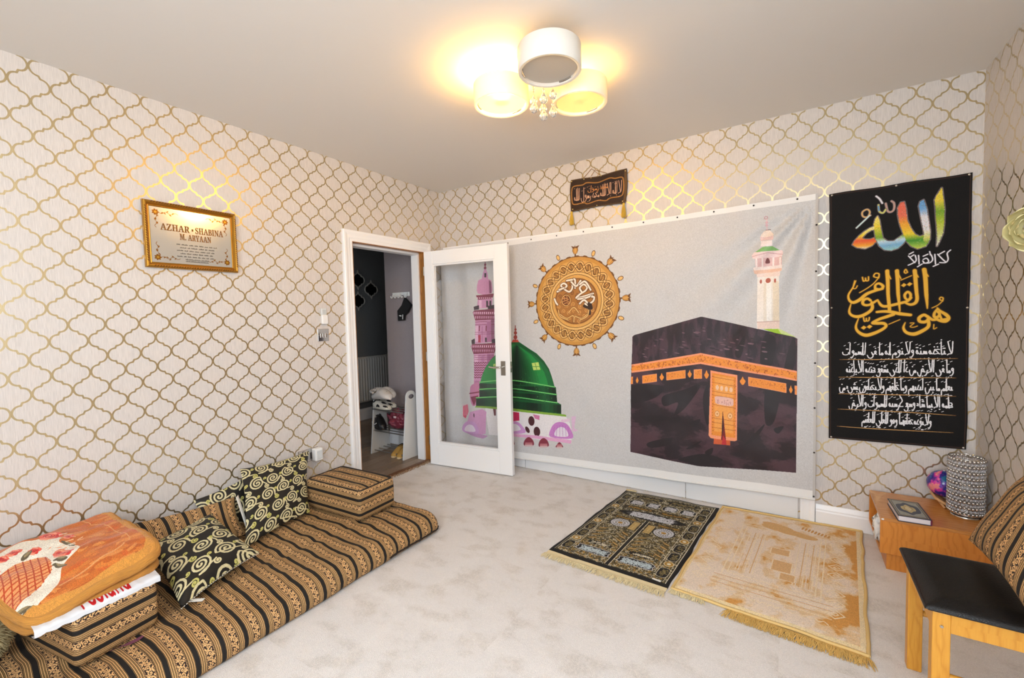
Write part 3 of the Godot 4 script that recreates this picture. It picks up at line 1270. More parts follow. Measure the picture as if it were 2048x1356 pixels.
func build_wall_things() -> void:
	glazed_door()
	cupboard_front()
	banner()
	velvet_hanging()
	little_tapestry()
	picture_frame()
	switch_and_socket()
	paper_flower()


func glazed_door() -> void:
	var gloss: Material = mats["white_gloss"]
	var s := structure("door_1")
	var a := Vector3(0.088, 0.0, 0.332)
	var b := Vector3(0.926, 0.0, 0.243)
	s.position = Vector3(a.x, 0.008, a.z)
	s.rotation.y = -atan2(b.z - a.z, b.x - a.x)
	var L := (b - a).length()
	var H := 1.932
	var T := 0.04
	# front face at local z = 0, back at -T
	part(s, "stile", g_box(Vector3(0, 0, -T), Vector3(0.092, H, 0), 0.003), gloss)
	part(s, "stile", g_box(Vector3(L - 0.122, 0, -T), Vector3(L, H, 0), 0.003), gloss)
	part(s, "top_rail", g_box(Vector3(0.092, H - 0.118, -T), Vector3(L - 0.122, H, 0), 0.003), gloss)
	part(s, "bottom_rail", g_box(Vector3(0.092, 0, -T), Vector3(L - 0.122, 0.198, 0), 0.003), gloss)
	var glass := mat("door_glass", Color(0.93, 0.96, 0.95, 0.02), 0.01)
	glass.transparency = BaseMaterial3D.TRANSPARENCY_ALPHA
	glass.metallic_specular = 0.25
	part(s, "pane", g_box(Vector3(0.088, 0.194, -0.023), Vector3(L - 0.118, H - 0.114, -0.019), 0.0), glass)
	for fz in [-0.019, -T + 0.002]:
		var bead := 0.014
		for q in [[0.092, 0.198, 0.092 + bead, H - 0.118], [L - 0.122 - bead, 0.198, L - 0.122, H - 0.118], [0.092 + bead, 0.198, L - 0.122 - bead, 0.198 + bead], [0.092 + bead, H - 0.118 - bead, L - 0.122 - bead, H - 0.118]]:
			part(s, "glazing_bead", g_box(Vector3(q[0], q[1], fz), Vector3(q[2], q[3], fz + 0.015), 0.003), gloss)
	var chrome := mat("chrome", Color8(200, 198, 194), 0.18, 1.0)
	var brushed := mat("brushed_steel", Color8(160, 154, 146), 0.35, 1.0)
	for fz in [1.0, -1.0]:
		var z0 := 0.0 if fz > 0 else -T
		var h := part(s, "handle_plate", g_box(Vector3(L - 0.083, 0.845, minf(z0, z0 + fz * 0.006)), Vector3(L - 0.04, 0.965, maxf(z0, z0 + fz * 0.006)), 0.002), brushed)
		var g := g_tube(curve3(PackedVector3Array([Vector3(L - 0.06, 0.918, z0), Vector3(L - 0.06, 0.918, z0 + fz * 0.045), Vector3(L - 0.085, 0.918, z0 + fz * 0.056), Vector3(L - 0.135, 0.914, z0 + fz * 0.054), Vector3(L - 0.172, 0.918, z0 + fz * 0.050)]), 5), 0.0075, 10)
		part(h, "lever", g, chrome)
	part(s, "latch_plate", g_box(Vector3(L - 0.001, 0.87, -0.031), Vector3(L + 0.0012, 0.96, -0.009), 0.001), brushed)
	part(s, "latch", g_box(Vector3(L, 0.905, -0.026), Vector3(L + 0.010, 0.925, -0.014), 0.002), brushed)
	for y in [0.18, 0.95, 1.72]:
		part(s, "hinge", g_tube(PackedVector3Array([Vector3(-0.007, y, -0.004), Vector3(-0.007, y + 0.08, -0.004)]), 0.006), brushed)


func cupboard_front() -> void:
	var gloss := mat("cupboard_paint", Color8(226, 226, 226), 0.4)
	var w := thing("wardrobe_front", "white fitted cupboard doors along the floor below the printed banner", "cupboard", "", Vector3(0, 0, 0.0))
	var xs := [0.06, 0.912, 2.253, 2.935]
	for i in 3:
		part(w, "door_panel", g_box(Vector3(xs[i] + 0.0025, 0.008, 0.0), Vector3(xs[i + 1] - 0.0025, 1.93, 0.012), 0.002), gloss)
	var tr := structure("trim_3")
	var ap := PackedVector2Array([Vector2(0.0, 0), Vector2(0.014, 0), Vector2(0.016, 0.008), Vector2(0.013, 0.018), Vector2(0.018, 0.03), Vector2(0.018, 0.045), Vector2(0.022, 0.055), Vector2(0.024, 0.066), Vector2(0.024, 0.076), Vector2(0, 0.08)])
	part(tr, "architrave", framing(ap, [Vector3(0.05, 1.94, 0), Vector3(2.944, 1.94, 0), Vector3(2.944, 0, 0)], Vector3(0, 0, 1)), mats["white_gloss"])


# ---------------------------------------------------------------- the printed banner
const BAN := [0.045, 1.978, 3.022, 2.030, 3.021, 0.160, 0.03, 0.066]


func ban_px(u: float, v: float) -> Vector2:
	var p := onz(0.05, u, v)
	var q := in_quad(Vector2(p.x, p.y), Vector2(BAN[0], BAN[1]), Vector2(BAN[2], BAN[3]), Vector2(BAN[4], BAN[5]), Vector2(BAN[6], BAN[7]))
	return Vector2(q.x * 2048.0, q.y * 1296.0)


# numbers read off an enlarged detail of the photograph: origin, enlargement, then pairs
func bpts(o: Vector2, sc: float, flat: Array) -> PackedVector2Array:
	var r := PackedVector2Array()
	for i in range(0, flat.size(), 2):
		r.append(ban_px(o.x + flat[i] / sc, o.y + flat[i + 1] / sc))
	return r


func banner_print() -> Image:
	var cv := Canvas.new(2048, 1296, Color8(198, 197, 197))
	var white := Color8(232, 231, 229)
	var r := RandomNumberGenerator.new()
	r.seed = 5
	# --- the black-draped house
	var K := Vector2(1250, 620)
	var ks := 3.989
	var plum := Color8(58, 34, 42)
	var body := [52, 215, 70, 200, 600, 55, 620, 55, 1340, 212, 1375, 230, 1365, 1302, 900, 1268, 590, 1248, 300, 1192, 40, 1135]
	cv.poly(bpts(K, ks, body), plum)
	cv.drape(bpts(K, ks, body), Color8(34, 20, 26), Color8(84, 54, 64), 17, 0.0042, 0.0075)
	cv.drape(bpts(K, ks, [60, 205, 610, 55, 1360, 222, 1366, 480, 612, 340, 56, 425]), Color8(36, 22, 30), Color8(74, 48, 60), 18, 0.02, 0.006)
	for q in [[130, 850, 320, 848, 340, 876, 200, 900], [345, 868, 440, 858, 430, 892, 362, 908], [510, 902, 600, 872, 560, 932, 530, 926], [180, 1062, 365, 1022, 340, 1080, 200, 1102], [490, 1105, 612, 1042, 560, 1090, 520, 1110], [955, 1072, 1110, 915, 1060, 1010, 980, 1070], [1120, 640, 1235, 640, 1190, 890, 1120, 905], [1190, 950, 1265, 930, 1230, 985, 1200, 980], [300, 690, 460, 640, 600, 600, 480, 780, 390, 840, 420, 740, 310, 770], [60, 600, 300, 610, 240, 700, 60, 740], [420, 1195, 620, 1150, 780, 1200, 600, 1230], [640, 1130, 700, 1100, 690, 1150, 650, 1160], [860, 200, 930, 140, 920, 180, 870, 215], [880, 320, 960, 200, 930, 360, 890, 380], [1080, 420, 1110, 210, 1200, 230, 1170, 440], [1270, 470, 1330, 240, 1360, 260, 1340, 480], [620, 700, 660, 610, 670, 900, 640, 880]]:
		for piece in Geometry2D.intersect_polygons(curve(bpts(K, ks, q), 5, true), bpts(K, ks, body)):
			cv.poly(piece, Color8(28, 17, 22))
	for k in 60:
		var x := r.randf_range(80, 1300)
		var y := r.randf_range(130 + absf(x - 610) * 0.22, 330 + absf(x - 610) * 0.15)
		cv.ell(bpts(K, ks, [x, y])[0], r.randf_range(4, 13), r.randf_range(1, 4), 0.2, [Color8(96, 66, 78), Color8(30, 18, 24), Color8(112, 84, 94)][k % 3])
	var gold := Color8(233, 142, 48)
	var rosy := Color8(240, 152, 110)
	var deep := Color8(176, 84, 28)
	for q in [[50, 436, 600, 345, 600, 432, 50, 502], [600, 345, 1372, 488, 1370, 568, 600, 432]]:
		cv.poly(bpts(K, ks, q), rosy)
		var ins := [q[0], q[1] + 14, q[2], q[3] + 14, q[4], q[5] - 14, q[6], q[7] - 14]
		cv.poly(bpts(K, ks, ins), gold)
		for k in 90:
			var t := r.randf()
			var x: float = lerpf(q[0], q[2], t)
			var yt: float = lerpf(q[1], q[3], t) + 18
			var yb: float = lerpf(q[7], q[5], t) - 18
			var y := r.randf_range(yt, yb)
			cv.stroke(bpts(K, ks, [x, y, x + r.randf_range(-8, 8), y + r.randf_range(-18, 18), x + r.randf_range(2, 12), y + r.randf_range(-6, 6)]), 1.8, deep)
	for q in [[140, 525, 252, 510, 252, 570, 140, 585], [330, 500, 478, 482, 478, 545, 330, 560], [548, 478, 610, 475, 610, 548, 548, 550], [985, 537, 1285, 590, 1285, 662, 985, 605], [48, 536, 62, 533, 62, 588, 46, 590], [1356, 605, 1371, 608, 1370, 676, 1356, 672]]:
		cv.poly(bpts(K, ks, q), gold)
		cv.stroke(bpts(K, ks, q + [q[0], q[1]]), 2.4, rosy)
		for k in int((q[2] - q[0]) / 6):
			var x: float = r.randf_range(q[0] + 6, q[2] - 4)
			var t: float = (x - q[0]) / (q[2] - q[0])
			var y: float = lerpf(q[1], q[3], t) + r.randf_range(14, 48)
			cv.stroke(bpts(K, ks, [x, y, x + r.randf_range(-7, 7), y + r.randf_range(-10, 10)]), 1.8, deep)
	for q in [[97, 560, 11, 25], [292, 535, 17, 28], [513, 512, 16, 30], [648, 518, 18, 33], [938, 568, 23, 32], [1323, 636, 14, 30]]:
		cv.poly(curve(bpts(K, ks, [q[0], q[1] - q[3] * 1.1, q[0] + q[2] * 0.45, q[1] - q[3] * 0.5, q[0] + q[2], q[1] + q[3] * 0.1, q[0], q[1] + q[3], q[0] - q[2], q[1] + q[3] * 0.1, q[0] - q[2] * 0.45, q[1] - q[3] * 0.5]), 4, true), gold)
	# its door curtain
	cv.poly(bpts(K, ks, [710, 1025, 840, 1042, 838, 1082, 706, 1068]), Color8(206, 92, 48))
	cv.poly(bpts(K, ks, [680, 483, 897, 520, 893, 1040, 874, 1048, 740, 1030, 684, 1022, 667, 1000]), rosy)
	cv.poly(bpts(K, ks, [692, 502, 885, 534, 880, 1022, 742, 1004, 690, 996]), gold)
	cv.poly(bpts(K, ks, [712, 520, 866, 546, 860, 985, 742, 970, 712, 966]), Color8(238, 160, 72))
	for y in [545, 590, 660, 690, 765, 870, 905, 945]:
		cv.stroke(bpts(K, ks, [694, y - 12, 884, y + 20]), 2.0, deep)
	for x in [735, 770, 808, 845]:
		cv.ell(bpts(K, ks, [x, 620 + (x - 735) * 0.16])[0], 7, 12, 0.0, Color8(240, 196, 160))
	cv.poly(curve(bpts(K, ks, [728, 690, 848, 706, 864, 735, 850, 768, 734, 750, 718, 720]), 4, true), Color8(228, 182, 168))
	for k in 16:
		var x := r.randf_range(732, 846)
		cv.stroke(bpts(K, ks, [x, 705 + (x - 732) * 0.14 + r.randf_range(0, 40), x + r.randf_range(-9, 9), 712 + (x - 732) * 0.14 + r.randf_range(0, 40)]), 1.6, Color8(176, 110, 110))
	for q in [[735, 828], [838, 846]]:
		cv.ell(bpts(K, ks, q)[0], 10, 15, 0.0, deep)
		cv.ell(bpts(K, ks, q)[0], 9, 13, 0.0, Color8(240, 190, 132))
		cv.ell(bpts(K, ks, q)[0], 3, 5, 0.0, Color8(200, 130, 70))
	for k in 40:
		var x: float = [698, 876][k % 2] + r.randf_range(-4, 4)
		cv.disc(bpts(K, ks, [x, 530 + (k / 2) * 24 + (20 if k % 2 else 0)])[0], 2.0, deep)
	cv.poly(bpts(K, ks, [780, 800, 794, 930, 806, 1042, 766, 1038, 774, 940]), Color8(120, 26, 26))
	cv.poly(bpts(K, ks, [780, 800, 788, 930, 778, 1000, 772, 940]), Color8(60, 16, 18))
	cv.poly(bpts(K, ks, [782, 1000, 806, 1040, 808, 1078, 770, 1074]), Color8(190, 44, 50))
	# --- pale minaret at the right
	var M := Vector2(1470, 420)
	var ms := 5.214
	var ivory := Color8(236, 228, 220)
	var blush := Color8(226, 194, 190)
	cv.poly(bpts(M, ms, [296, 1244, 350, 1226, 430, 1226, 520, 1268, 640, 1330, 420, 1284]), Color8(156, 196, 44))
	cv.poly(bpts(M, ms, [440, 1232, 520, 1268, 640, 1330, 480, 1290]), Color8(198, 214, 140))
	cv.poly(bpts(M, ms, [230, 700, 460, 690, 462, 1240, 228, 1240]), ivory)
	cv.poly(bpts(M, ms, [300, 760, 390, 750, 390, 1160, 296, 1165]), Color8(226, 216, 202))
	cv.poly(bpts(M, ms, [325, 760, 380, 752, 384, 1160, 330, 1165]), Color8(240, 236, 230))
	cv.poly(bpts(M, ms, [395, 750, 458, 740, 460, 1160, 396, 1162]), Color8(228, 212, 188))
	cv.poly(bpts(M, ms, [230, 1165, 462, 1160, 464, 1236, 236, 1240]), Color8(230, 206, 194))
	cv.stroke(bpts(M, ms, [230, 1168, 462, 1160]), 3.0, Color8(196, 160, 150))
	cv.poly(bpts(M, ms, [218, 640, 474, 612, 466, 690, 228, 700]), Color8(236, 214, 204))
	cv.poly(bpts(M, ms, [190, 628, 490, 592, 486, 636, 204, 668]), Color8(232, 192, 170))
	cv.poly(bpts(M, ms, [208, 500, 488, 470, 488, 590, 214, 612]), Color8(222, 184, 182))
	for x in [224, 286, 398, 470]:
		cv.poly(bpts(M, ms, [x - 9, 492, x + 9, 490, x + 9, 600, x - 9, 602]), Color8(242, 226, 222))
	cv.poly(bpts(M, ms, [190, 600, 492, 570, 490, 606, 196, 632]), Color8(238, 222, 216))
	cv.poly(curve(bpts(M, ms, [318, 555, 322, 520, 340, 498, 358, 518, 362, 550]), 3, true), Color8(120, 70, 72))
	cv.poly(bpts(M, ms, [200, 446, 290, 386, 392, 378, 490, 424]), Color8(130, 182, 110))
	cv.poly(bpts(M, ms, [174, 474, 200, 442, 490, 414, 502, 436, 490, 480, 186, 512]), Color8(236, 210, 208))
	cv.stroke(bpts(M, ms, [180, 488, 340, 444, 496, 458]), 3.0, Color8(206, 160, 164))
	cv.poly(bpts(M, ms, [268, 382, 270, 322, 388, 318, 388, 374]), Color8(240, 226, 224))
	cv.poly(bpts(M, ms, [260, 275, 402, 268, 398, 312, 264, 318]), blush)
	cv.poly(curve(bpts(M, ms, [272, 276, 286, 236, 320, 208, 350, 200, 384, 228, 396, 268]), 4, true), Color8(236, 216, 200))
	cv.stroke(bpts(M, ms, [322, 206, 368, 200]), 3.0, Color8(120, 90, 80))
	cv.stroke(bpts(M, ms, [332, 200, 328, 90]), 4.0, Color8(220, 186, 190))
	for y in [130, 158]:
		cv.ell(bpts(M, ms, [330, y])[0], 6, 5, 0.0, Color8(212, 170, 178))
	cv.ring(bpts(M, ms, [322, 78])[0], 6, 3.0, Color8(188, 140, 150))
	for q in [[268, 745, 8, 17], [345, 735, 18, 20], [418, 737, 8, 17]]:
		cv.ell(bpts(M, ms, [q[0], q[1]])[0], q[2] * 0.55, q[3] * 0.55, 0.0, Color8(178, 96, 82))
	# --- pink minaret at the left
	var V := Vector2(860, 500)
	var vs := 3.081
	var pink := Color8(198, 138, 178)
	var wine := Color8(124, 34, 70)
	var ink := Color8(50, 22, 40)
	cv.stroke(bpts(V, vs, [335, 60, 335, 120]), 5.0, wine)
	for q in [[335, 90, 8], [335, 110, 10]]:
		cv.disc(bpts(V, vs, [q[0], q[1]])[0], q[2], wine)
	cv.poly(bpts(V, vs, [316, 178, 322, 140, 330, 118, 341, 118, 350, 140, 356, 176]), pink)
	cv.poly(bpts(V, vs, [331, 142, 343, 142, 343, 168, 331, 168]), ink)
	cv.poly(curve(bpts(V, vs, [294, 268, 294, 200, 304, 182, 335, 174, 366, 182, 376, 200, 376, 266]), 3, true), pink)
	for k in 7:
		cv.stroke(bpts(V, vs, [302 + k * 11, 190, 301 + k * 11, 264]), 2.2, Color8(178, 112, 154))
	cv.poly(bpts(V, vs, [360, 184, 374, 198, 376, 266, 362, 266]), Color8(128, 70, 104))
	cv.poly(bpts(V, vs, [283, 280, 390, 268, 386, 286, 376, 304, 296, 308]), wine)
	for k in 8:
		cv.disc(bpts(V, vs, [292 + k * 12, 296])[0], 4.0, Color8(232, 190, 214))
	cv.poly(bpts(V, vs, [294, 306, 382, 300, 378, 356, 288, 360]), pink)
	for x in [302, 342, 362]:
		cv.poly(bpts(V, vs, [x, 312, x + 12, 312, x + 12, 352, x, 352]), ink)
	cv.poly(bpts(V, vs, [268, 350, 300, 340, 300, 366, 270, 370]), ink)
	cv.poly(bpts(V, vs, [352, 344, 406, 336, 406, 362, 352, 364]), ink)
	cv.poly(bpts(V, vs, [262, 384, 272, 372, 406, 360, 406, 384, 394, 430, 278, 436]), wine)
	for k in 11:
		cv.poly(bpts(V, vs, [266 + k * 12.5, 382, 274 + k * 12.5, 381, 273 + k * 12, 396, 268 + k * 12, 397]), Color8(228, 180, 208))
		cv.poly(bpts(V, vs, [276 + k * 11, 408, 282 + k * 11, 408, 281 + k * 11, 424, 278 + k * 11, 424]), Color8(216, 160, 194))
	cv.poly(bpts(V, vs, [278, 434, 394, 428, 394, 566, 280, 578]), pink)
	cv.poly(bpts(V, vs, [372, 430, 394, 428, 394, 566, 374, 568]), Color8(140, 80, 118))
	for y in [444, 462]:
		cv.stroke(bpts(V, vs, [278, y, 394, y - 4]), 3.0, wine)
	for x in [300, 340]:
		cv.poly(bpts(V, vs, [x, 466, x + 6, 466, x + 6, 500, x, 500]), wine)
	cv.poly(bpts(V, vs, [296, 524, 310, 524, 310, 570, 296, 570]), Color8(170, 30, 70))
	cv.poly(bpts(V, vs, [336, 540, 354, 540, 354, 568, 336, 568]), ink)
	cv.poly(bpts(V, vs, [256, 556, 276, 545, 278, 578, 258, 580]), ink)
	cv.poly(bpts(V, vs, [376, 552, 408, 545, 408, 576, 378, 578]), ink)
	cv.poly(bpts(V, vs, [252, 592, 262, 580, 408, 572, 408, 596, 394, 640, 270, 642]), wine)
	for k in 12:
		cv.poly(bpts(V, vs, [256 + k * 12.5, 588, 263 + k * 12.5, 587, 262 + k * 12, 602, 258 + k * 12, 603]), Color8(228, 180, 208))
		cv.poly(bpts(V, vs, [268 + k * 10.5, 614, 273 + k * 10.5, 614, 272 + k * 10.5, 630, 270 + k * 10.5, 630]), Color8(216, 160, 194))
	cv.poly(bpts(V, vs, [272, 640, 394, 636, 394, 930, 268, 950]), pink)
	for k in 7:
		var zz := []
		for j in 17:
			zz += [272 + j * 7, 692 + k * 15 + (7 if j % 2 else 0)]
		cv.stroke(bpts(V, vs, zz), 5.0, wine)
	# each storey of the tower is printed light on its left flank and deep on its right
	for q in [[280, 466, 296, 566, Color8(222, 176, 206)], [346, 440, 372, 566, Color8(172, 104, 150)], [276, 645, 296, 690, Color8(222, 176, 206)], [350, 642, 394, 690, Color8(164, 96, 142)], [300, 310, 316, 356, Color8(222, 176, 206)], [318, 646, 334, 690, Color8(182, 118, 162)], [316, 470, 322, 566, Color8(176, 110, 154)], [272, 806, 300, 826, Color8(176, 110, 154)]]:
		cv.poly(bpts(V, vs, [q[0], q[1], q[2], q[1], q[2], q[3], q[0], q[3]]), q[4])
	for y in [652, 664, 676, 520, 508]:
		cv.stroke(bpts(V, vs, [276, y, 394, y - 4]), 2.4, wine)
	cv.poly(curve(bpts(V, vs, [246, 880, 250, 840, 272, 824, 300, 820, 296, 900, 286, 950, 262, 960, 248, 920]), 3, true), Color8(188, 120, 158))
	cv.stroke(bpts(V, vs, [244, 884, 300, 876]), 8.0, wine)
	cv.poly(bpts(V, vs, [250, 905, 296, 896, 270, 960]), wine)
	# --- building under the green dome
	var D := Vector2(900, 640)
	var ds := 5.215
	var paper := Color8(226, 222, 224)
	cv.poly(bpts(D, ds, [360, 920, 640, 930, 1205, 1006, 1245, 1080, 1262, 1150, 1262, 1290, 640, 1214, 400, 1200]), paper)
	cv.poly(bpts(D, ds, [205, 960, 330, 930, 372, 960, 366, 1190, 300, 1200, 160, 1090]), Color8(206, 150, 192))
	cv.poly(bpts(D, ds, [120, 900, 180, 880, 188, 960, 150, 1030, 124, 1010]), Color8(208, 76, 110))
	for k in 5:
		cv.stroke(bpts(D, ds, [120 + k * 14, 880, 122 + k * 14, 1000]), 3.0, Color8(236, 176, 190))
	cv.ell(bpts(D, ds, [250, 995])[0], 4, 14, 0.0, ink)
	cv.poly(curve(bpts(D, ds, [120, 1160, 124, 1100, 160, 1064, 210, 1056, 258, 1070, 288, 1120, 296, 1180, 200, 1190]), 4, true), Color8(200, 150, 200))
	cv.poly(curve(bpts(D, ds, [146, 1160, 156, 1112, 200, 1092, 244, 1110, 262, 1164]), 4, true), Color8(226, 212, 226))
	cv.poly(bpts(D, ds, [140, 1176, 300, 1188, 390, 1212, 344, 1240, 220, 1204]), Color8(188, 140, 182))
	cv.poly(bpts(D, ds, [636, 960, 716, 968, 720, 1050, 640, 1060]), Color8(200, 40, 90))
	cv.poly(bpts(D, ds, [440, 930, 470, 930, 470, 1000, 452, 1000]), Color8(100, 40, 50))
	cv.poly(curve(bpts(D, ds, [560, 1180, 572, 1100, 620, 1060, 700, 1066, 752, 1110, 776, 1180]), 4, true), Color8(204, 150, 206))
	cv.poly(curve(bpts(D, ds, [600, 1160, 640, 1092, 700, 1096, 730, 1150]), 4, true), Color8(226, 220, 230))
	cv.poly(curve(bpts(D, ds, [1045, 1220, 1050, 1130, 1092, 1078, 1150, 1066, 1212, 1086, 1256, 1150, 1266, 1240]), 4, true), Color8(196, 128, 196))
	cv.poly(curve(bpts(D, ds, [1092, 1210, 1100, 1150, 1150, 1118, 1200, 1140, 1222, 1218]), 4, true), Color8(224, 214, 226))
	for k in 6:
		cv.stroke(bpts(D, ds, [1084 + k * 28, 1092 + absf(k - 2.4) * 12, 1072 + k * 33, 1216]), 2.0, Color8(172, 100, 176))
	cv.poly(bpts(D, ds, [1262, 1010, 1310, 1005, 1290, 1130, 1330, 1160, 1268, 1170]), Color8(214, 178, 206))
	cv.poly(bpts(D, ds, [1150, 1044, 1240, 1030, 1250, 1060, 1160, 1070]), Color8(224, 196, 216))
	cv.poly(bpts(D, ds, [860, 985, 930, 1000, 928, 1046, 880, 1030]), Color8(206, 120, 160))
	for q in [[845, 1055, 34, 46, 0.0], [902, 1166, 36, 46, 0.0], [804, 1146, 20, 34, -0.6]]:
		cv.ell(bpts(D, ds, [q[0], q[1]])[0], q[2] * 0.62, q[3] * 0.62, q[4], Color8(74, 34, 40))
	cv.poly(bpts(D, ds, [640, 1188, 900, 1206, 1262, 1258, 1258, 1294, 900, 1240, 640, 1216]), Color8(220, 164, 200))
	for q in [[640, 1240, 668, 1300], [770, 1226, 866, 1310], [926, 1236, 1020, 1322], [1102, 1280, 1172, 1330]]:
		cv.poly(curve(bpts(D, ds, [q[0], q[3], q[0] + 4, q[1] + 30, (q[0] + q[2]) / 2.0, q[1] - 4, q[2] - 4, q[1] + 30, q[2], q[3]]), 4, true), Color8(132, 50, 66))
		cv.poly(bpts(D, ds, [q[0] + 8, q[3] + 8, q[0] + 10, q[3] - 30, q[2] - 10, q[3] - 30, q[2] - 8, q[3] + 8]), Color8(186, 116, 122))
		cv.poly(bpts(D, ds, [q[0] + 6, q[3] + 10, q[0] + 8, q[3] - 8, q[2] - 8, q[3] - 8, q[2] - 6, q[3] + 10]), Color8(204, 172, 174))
	# --- green dome
	var shell := [306, 660, 312, 640, 335, 565, 375, 480, 430, 405, 500, 340, 590, 272, 640, 232, 715, 230, 800, 286, 900, 350, 980, 430, 1030, 510, 1060, 600, 1085, 692, 1100, 705, 1105, 780, 1112, 862, 1152, 884, 1154, 985, 700, 940, 480, 915, 268, 905, 270, 812, 300, 804, 300, 726]
	cv.poly(bpts(D, ds, shell), Color8(16, 84, 40))
	for k in 26:
		var f0 := k / 26.0
		var tone := absf(f0 - 0.48) * 2.0
		var c := Color8(6, 30, 16).lerp(Color8(30, 136, 62), clampf(tone * 1.5, 0.0, 1.0))
		if f0 > 0.9:
			c = Color8(20, 104, 52)
		var st := []
		for y in [250, 330, 420, 510, 600, 660]:
			var hw: float = {250: 40.0, 330: 175.0, 420: 275.0, 510: 335.0, 600: 372.0, 660: 388.0}[y]
			st += [695 - hw + f0 * hw * 2.0, y + f0 * 36.0]
		var en := []
		for y in [660, 600, 510, 420, 330, 250]:
			var hw: float = {250: 40.0, 330: 175.0, 420: 275.0, 510: 335.0, 600: 372.0, 660: 388.0}[y]
			en += [695 - hw + (f0 + 0.04) * hw * 2.0, y + f0 * 36.0]
		cv.poly(bpts(D, ds, st + en), c)
	for q in [[300, 664, 1090, 708, 1102, 770, 302, 722], [302, 738, 1104, 790, 1110, 856, 302, 806], [272, 822, 1150, 890, 1152, 975, 270, 898]]:
		for k in 22:
			var f0 := k / 22.0
			var c := Color8(8, 36, 20).lerp(Color8(24, 112, 56), pow(absf(sin(k * 2.7)), 2.0) * (0.25 + absf(f0 - 0.45)))
			var fa := f0
			var fb := f0 + 0.047
			cv.poly(bpts(D, ds, [lerpf(q[0], q[2], fa), lerpf(q[1], q[3], fa), lerpf(q[0], q[2], fb), lerpf(q[1], q[3], fb), lerpf(q[6], q[4], fb), lerpf(q[7], q[5], fb), lerpf(q[6], q[4], fa), lerpf(q[7], q[5], fa)]), c)
	for q in [[304, 650, 640, 630, 1088, 700], [300, 724, 640, 718, 1104, 780], [270, 812, 640, 806, 1112, 866]]:
		cv.stroke(curve(bpts(D, ds, q), 8), 7.0, Color8(70, 176, 84))
		cv.stroke(curve(bpts(D, ds, q), 8), 2.5, Color8(150, 216, 130))
	cv.poly(bpts(D, ds, [258, 912, 268, 896, 640, 924, 1205, 990, 1208, 1012, 640, 950]), Color8(128, 168, 60))
	for q in [[850, 450, 920, 440, 940, 520, 868, 524], [450, 460, 486, 454, 486, 510, 446, 512]]:
		cv.poly(bpts(D, ds, q), Color8(190, 214, 110))
		cv.stroke(bpts(D, ds, [(q[0] + q[2]) / 2.0, q[1], (q[4] + q[6]) / 2.0, q[5]]), 3.0, Color8(60, 130, 60))
		cv.stroke(bpts(D, ds, [q[0], (q[1] + q[7]) / 2.0, q[2] + 10, (q[1] + q[7]) / 2.0]), 3.0, Color8(60, 130, 60))
	for k in 40:
		cv.disc(bpts(D, ds, [r.randf_range(640, 1060), r.randf_range(560, 880)])[0], r.randf_range(1.5, 3.5), Color8(60, 120, 60))
	cv.poly(bpts(D, ds, [636, 234, 652, 204, 700, 204, 716, 232]), Color8(180, 70, 60))
	cv.stroke(bpts(D, ds, [674, 60, 676, 210]), 6.0, Color8(120, 50, 50))
	for q in [[676, 100, 8], [676, 135, 11], [676, 180, 13]]:
		cv.disc(bpts(D, ds, [q[0], q[1]])[0], q[2], Color8(150, 60, 54))
	medallion(cv)
	cv.grain(0.05, Vector2(0.45, 0.45), 11)
	# white hem all round
	cv.rect(0, 0, 2048, 24, white)
	cv.rect(0, 1296 - 40, 2048, 40, white)
	cv.rect(2048 - 9, 0, 9, 1296, Color8(190, 186, 182))
	cv.rect(0, 0, 6, 1296, Color8(190, 186, 182))
	return cv.im


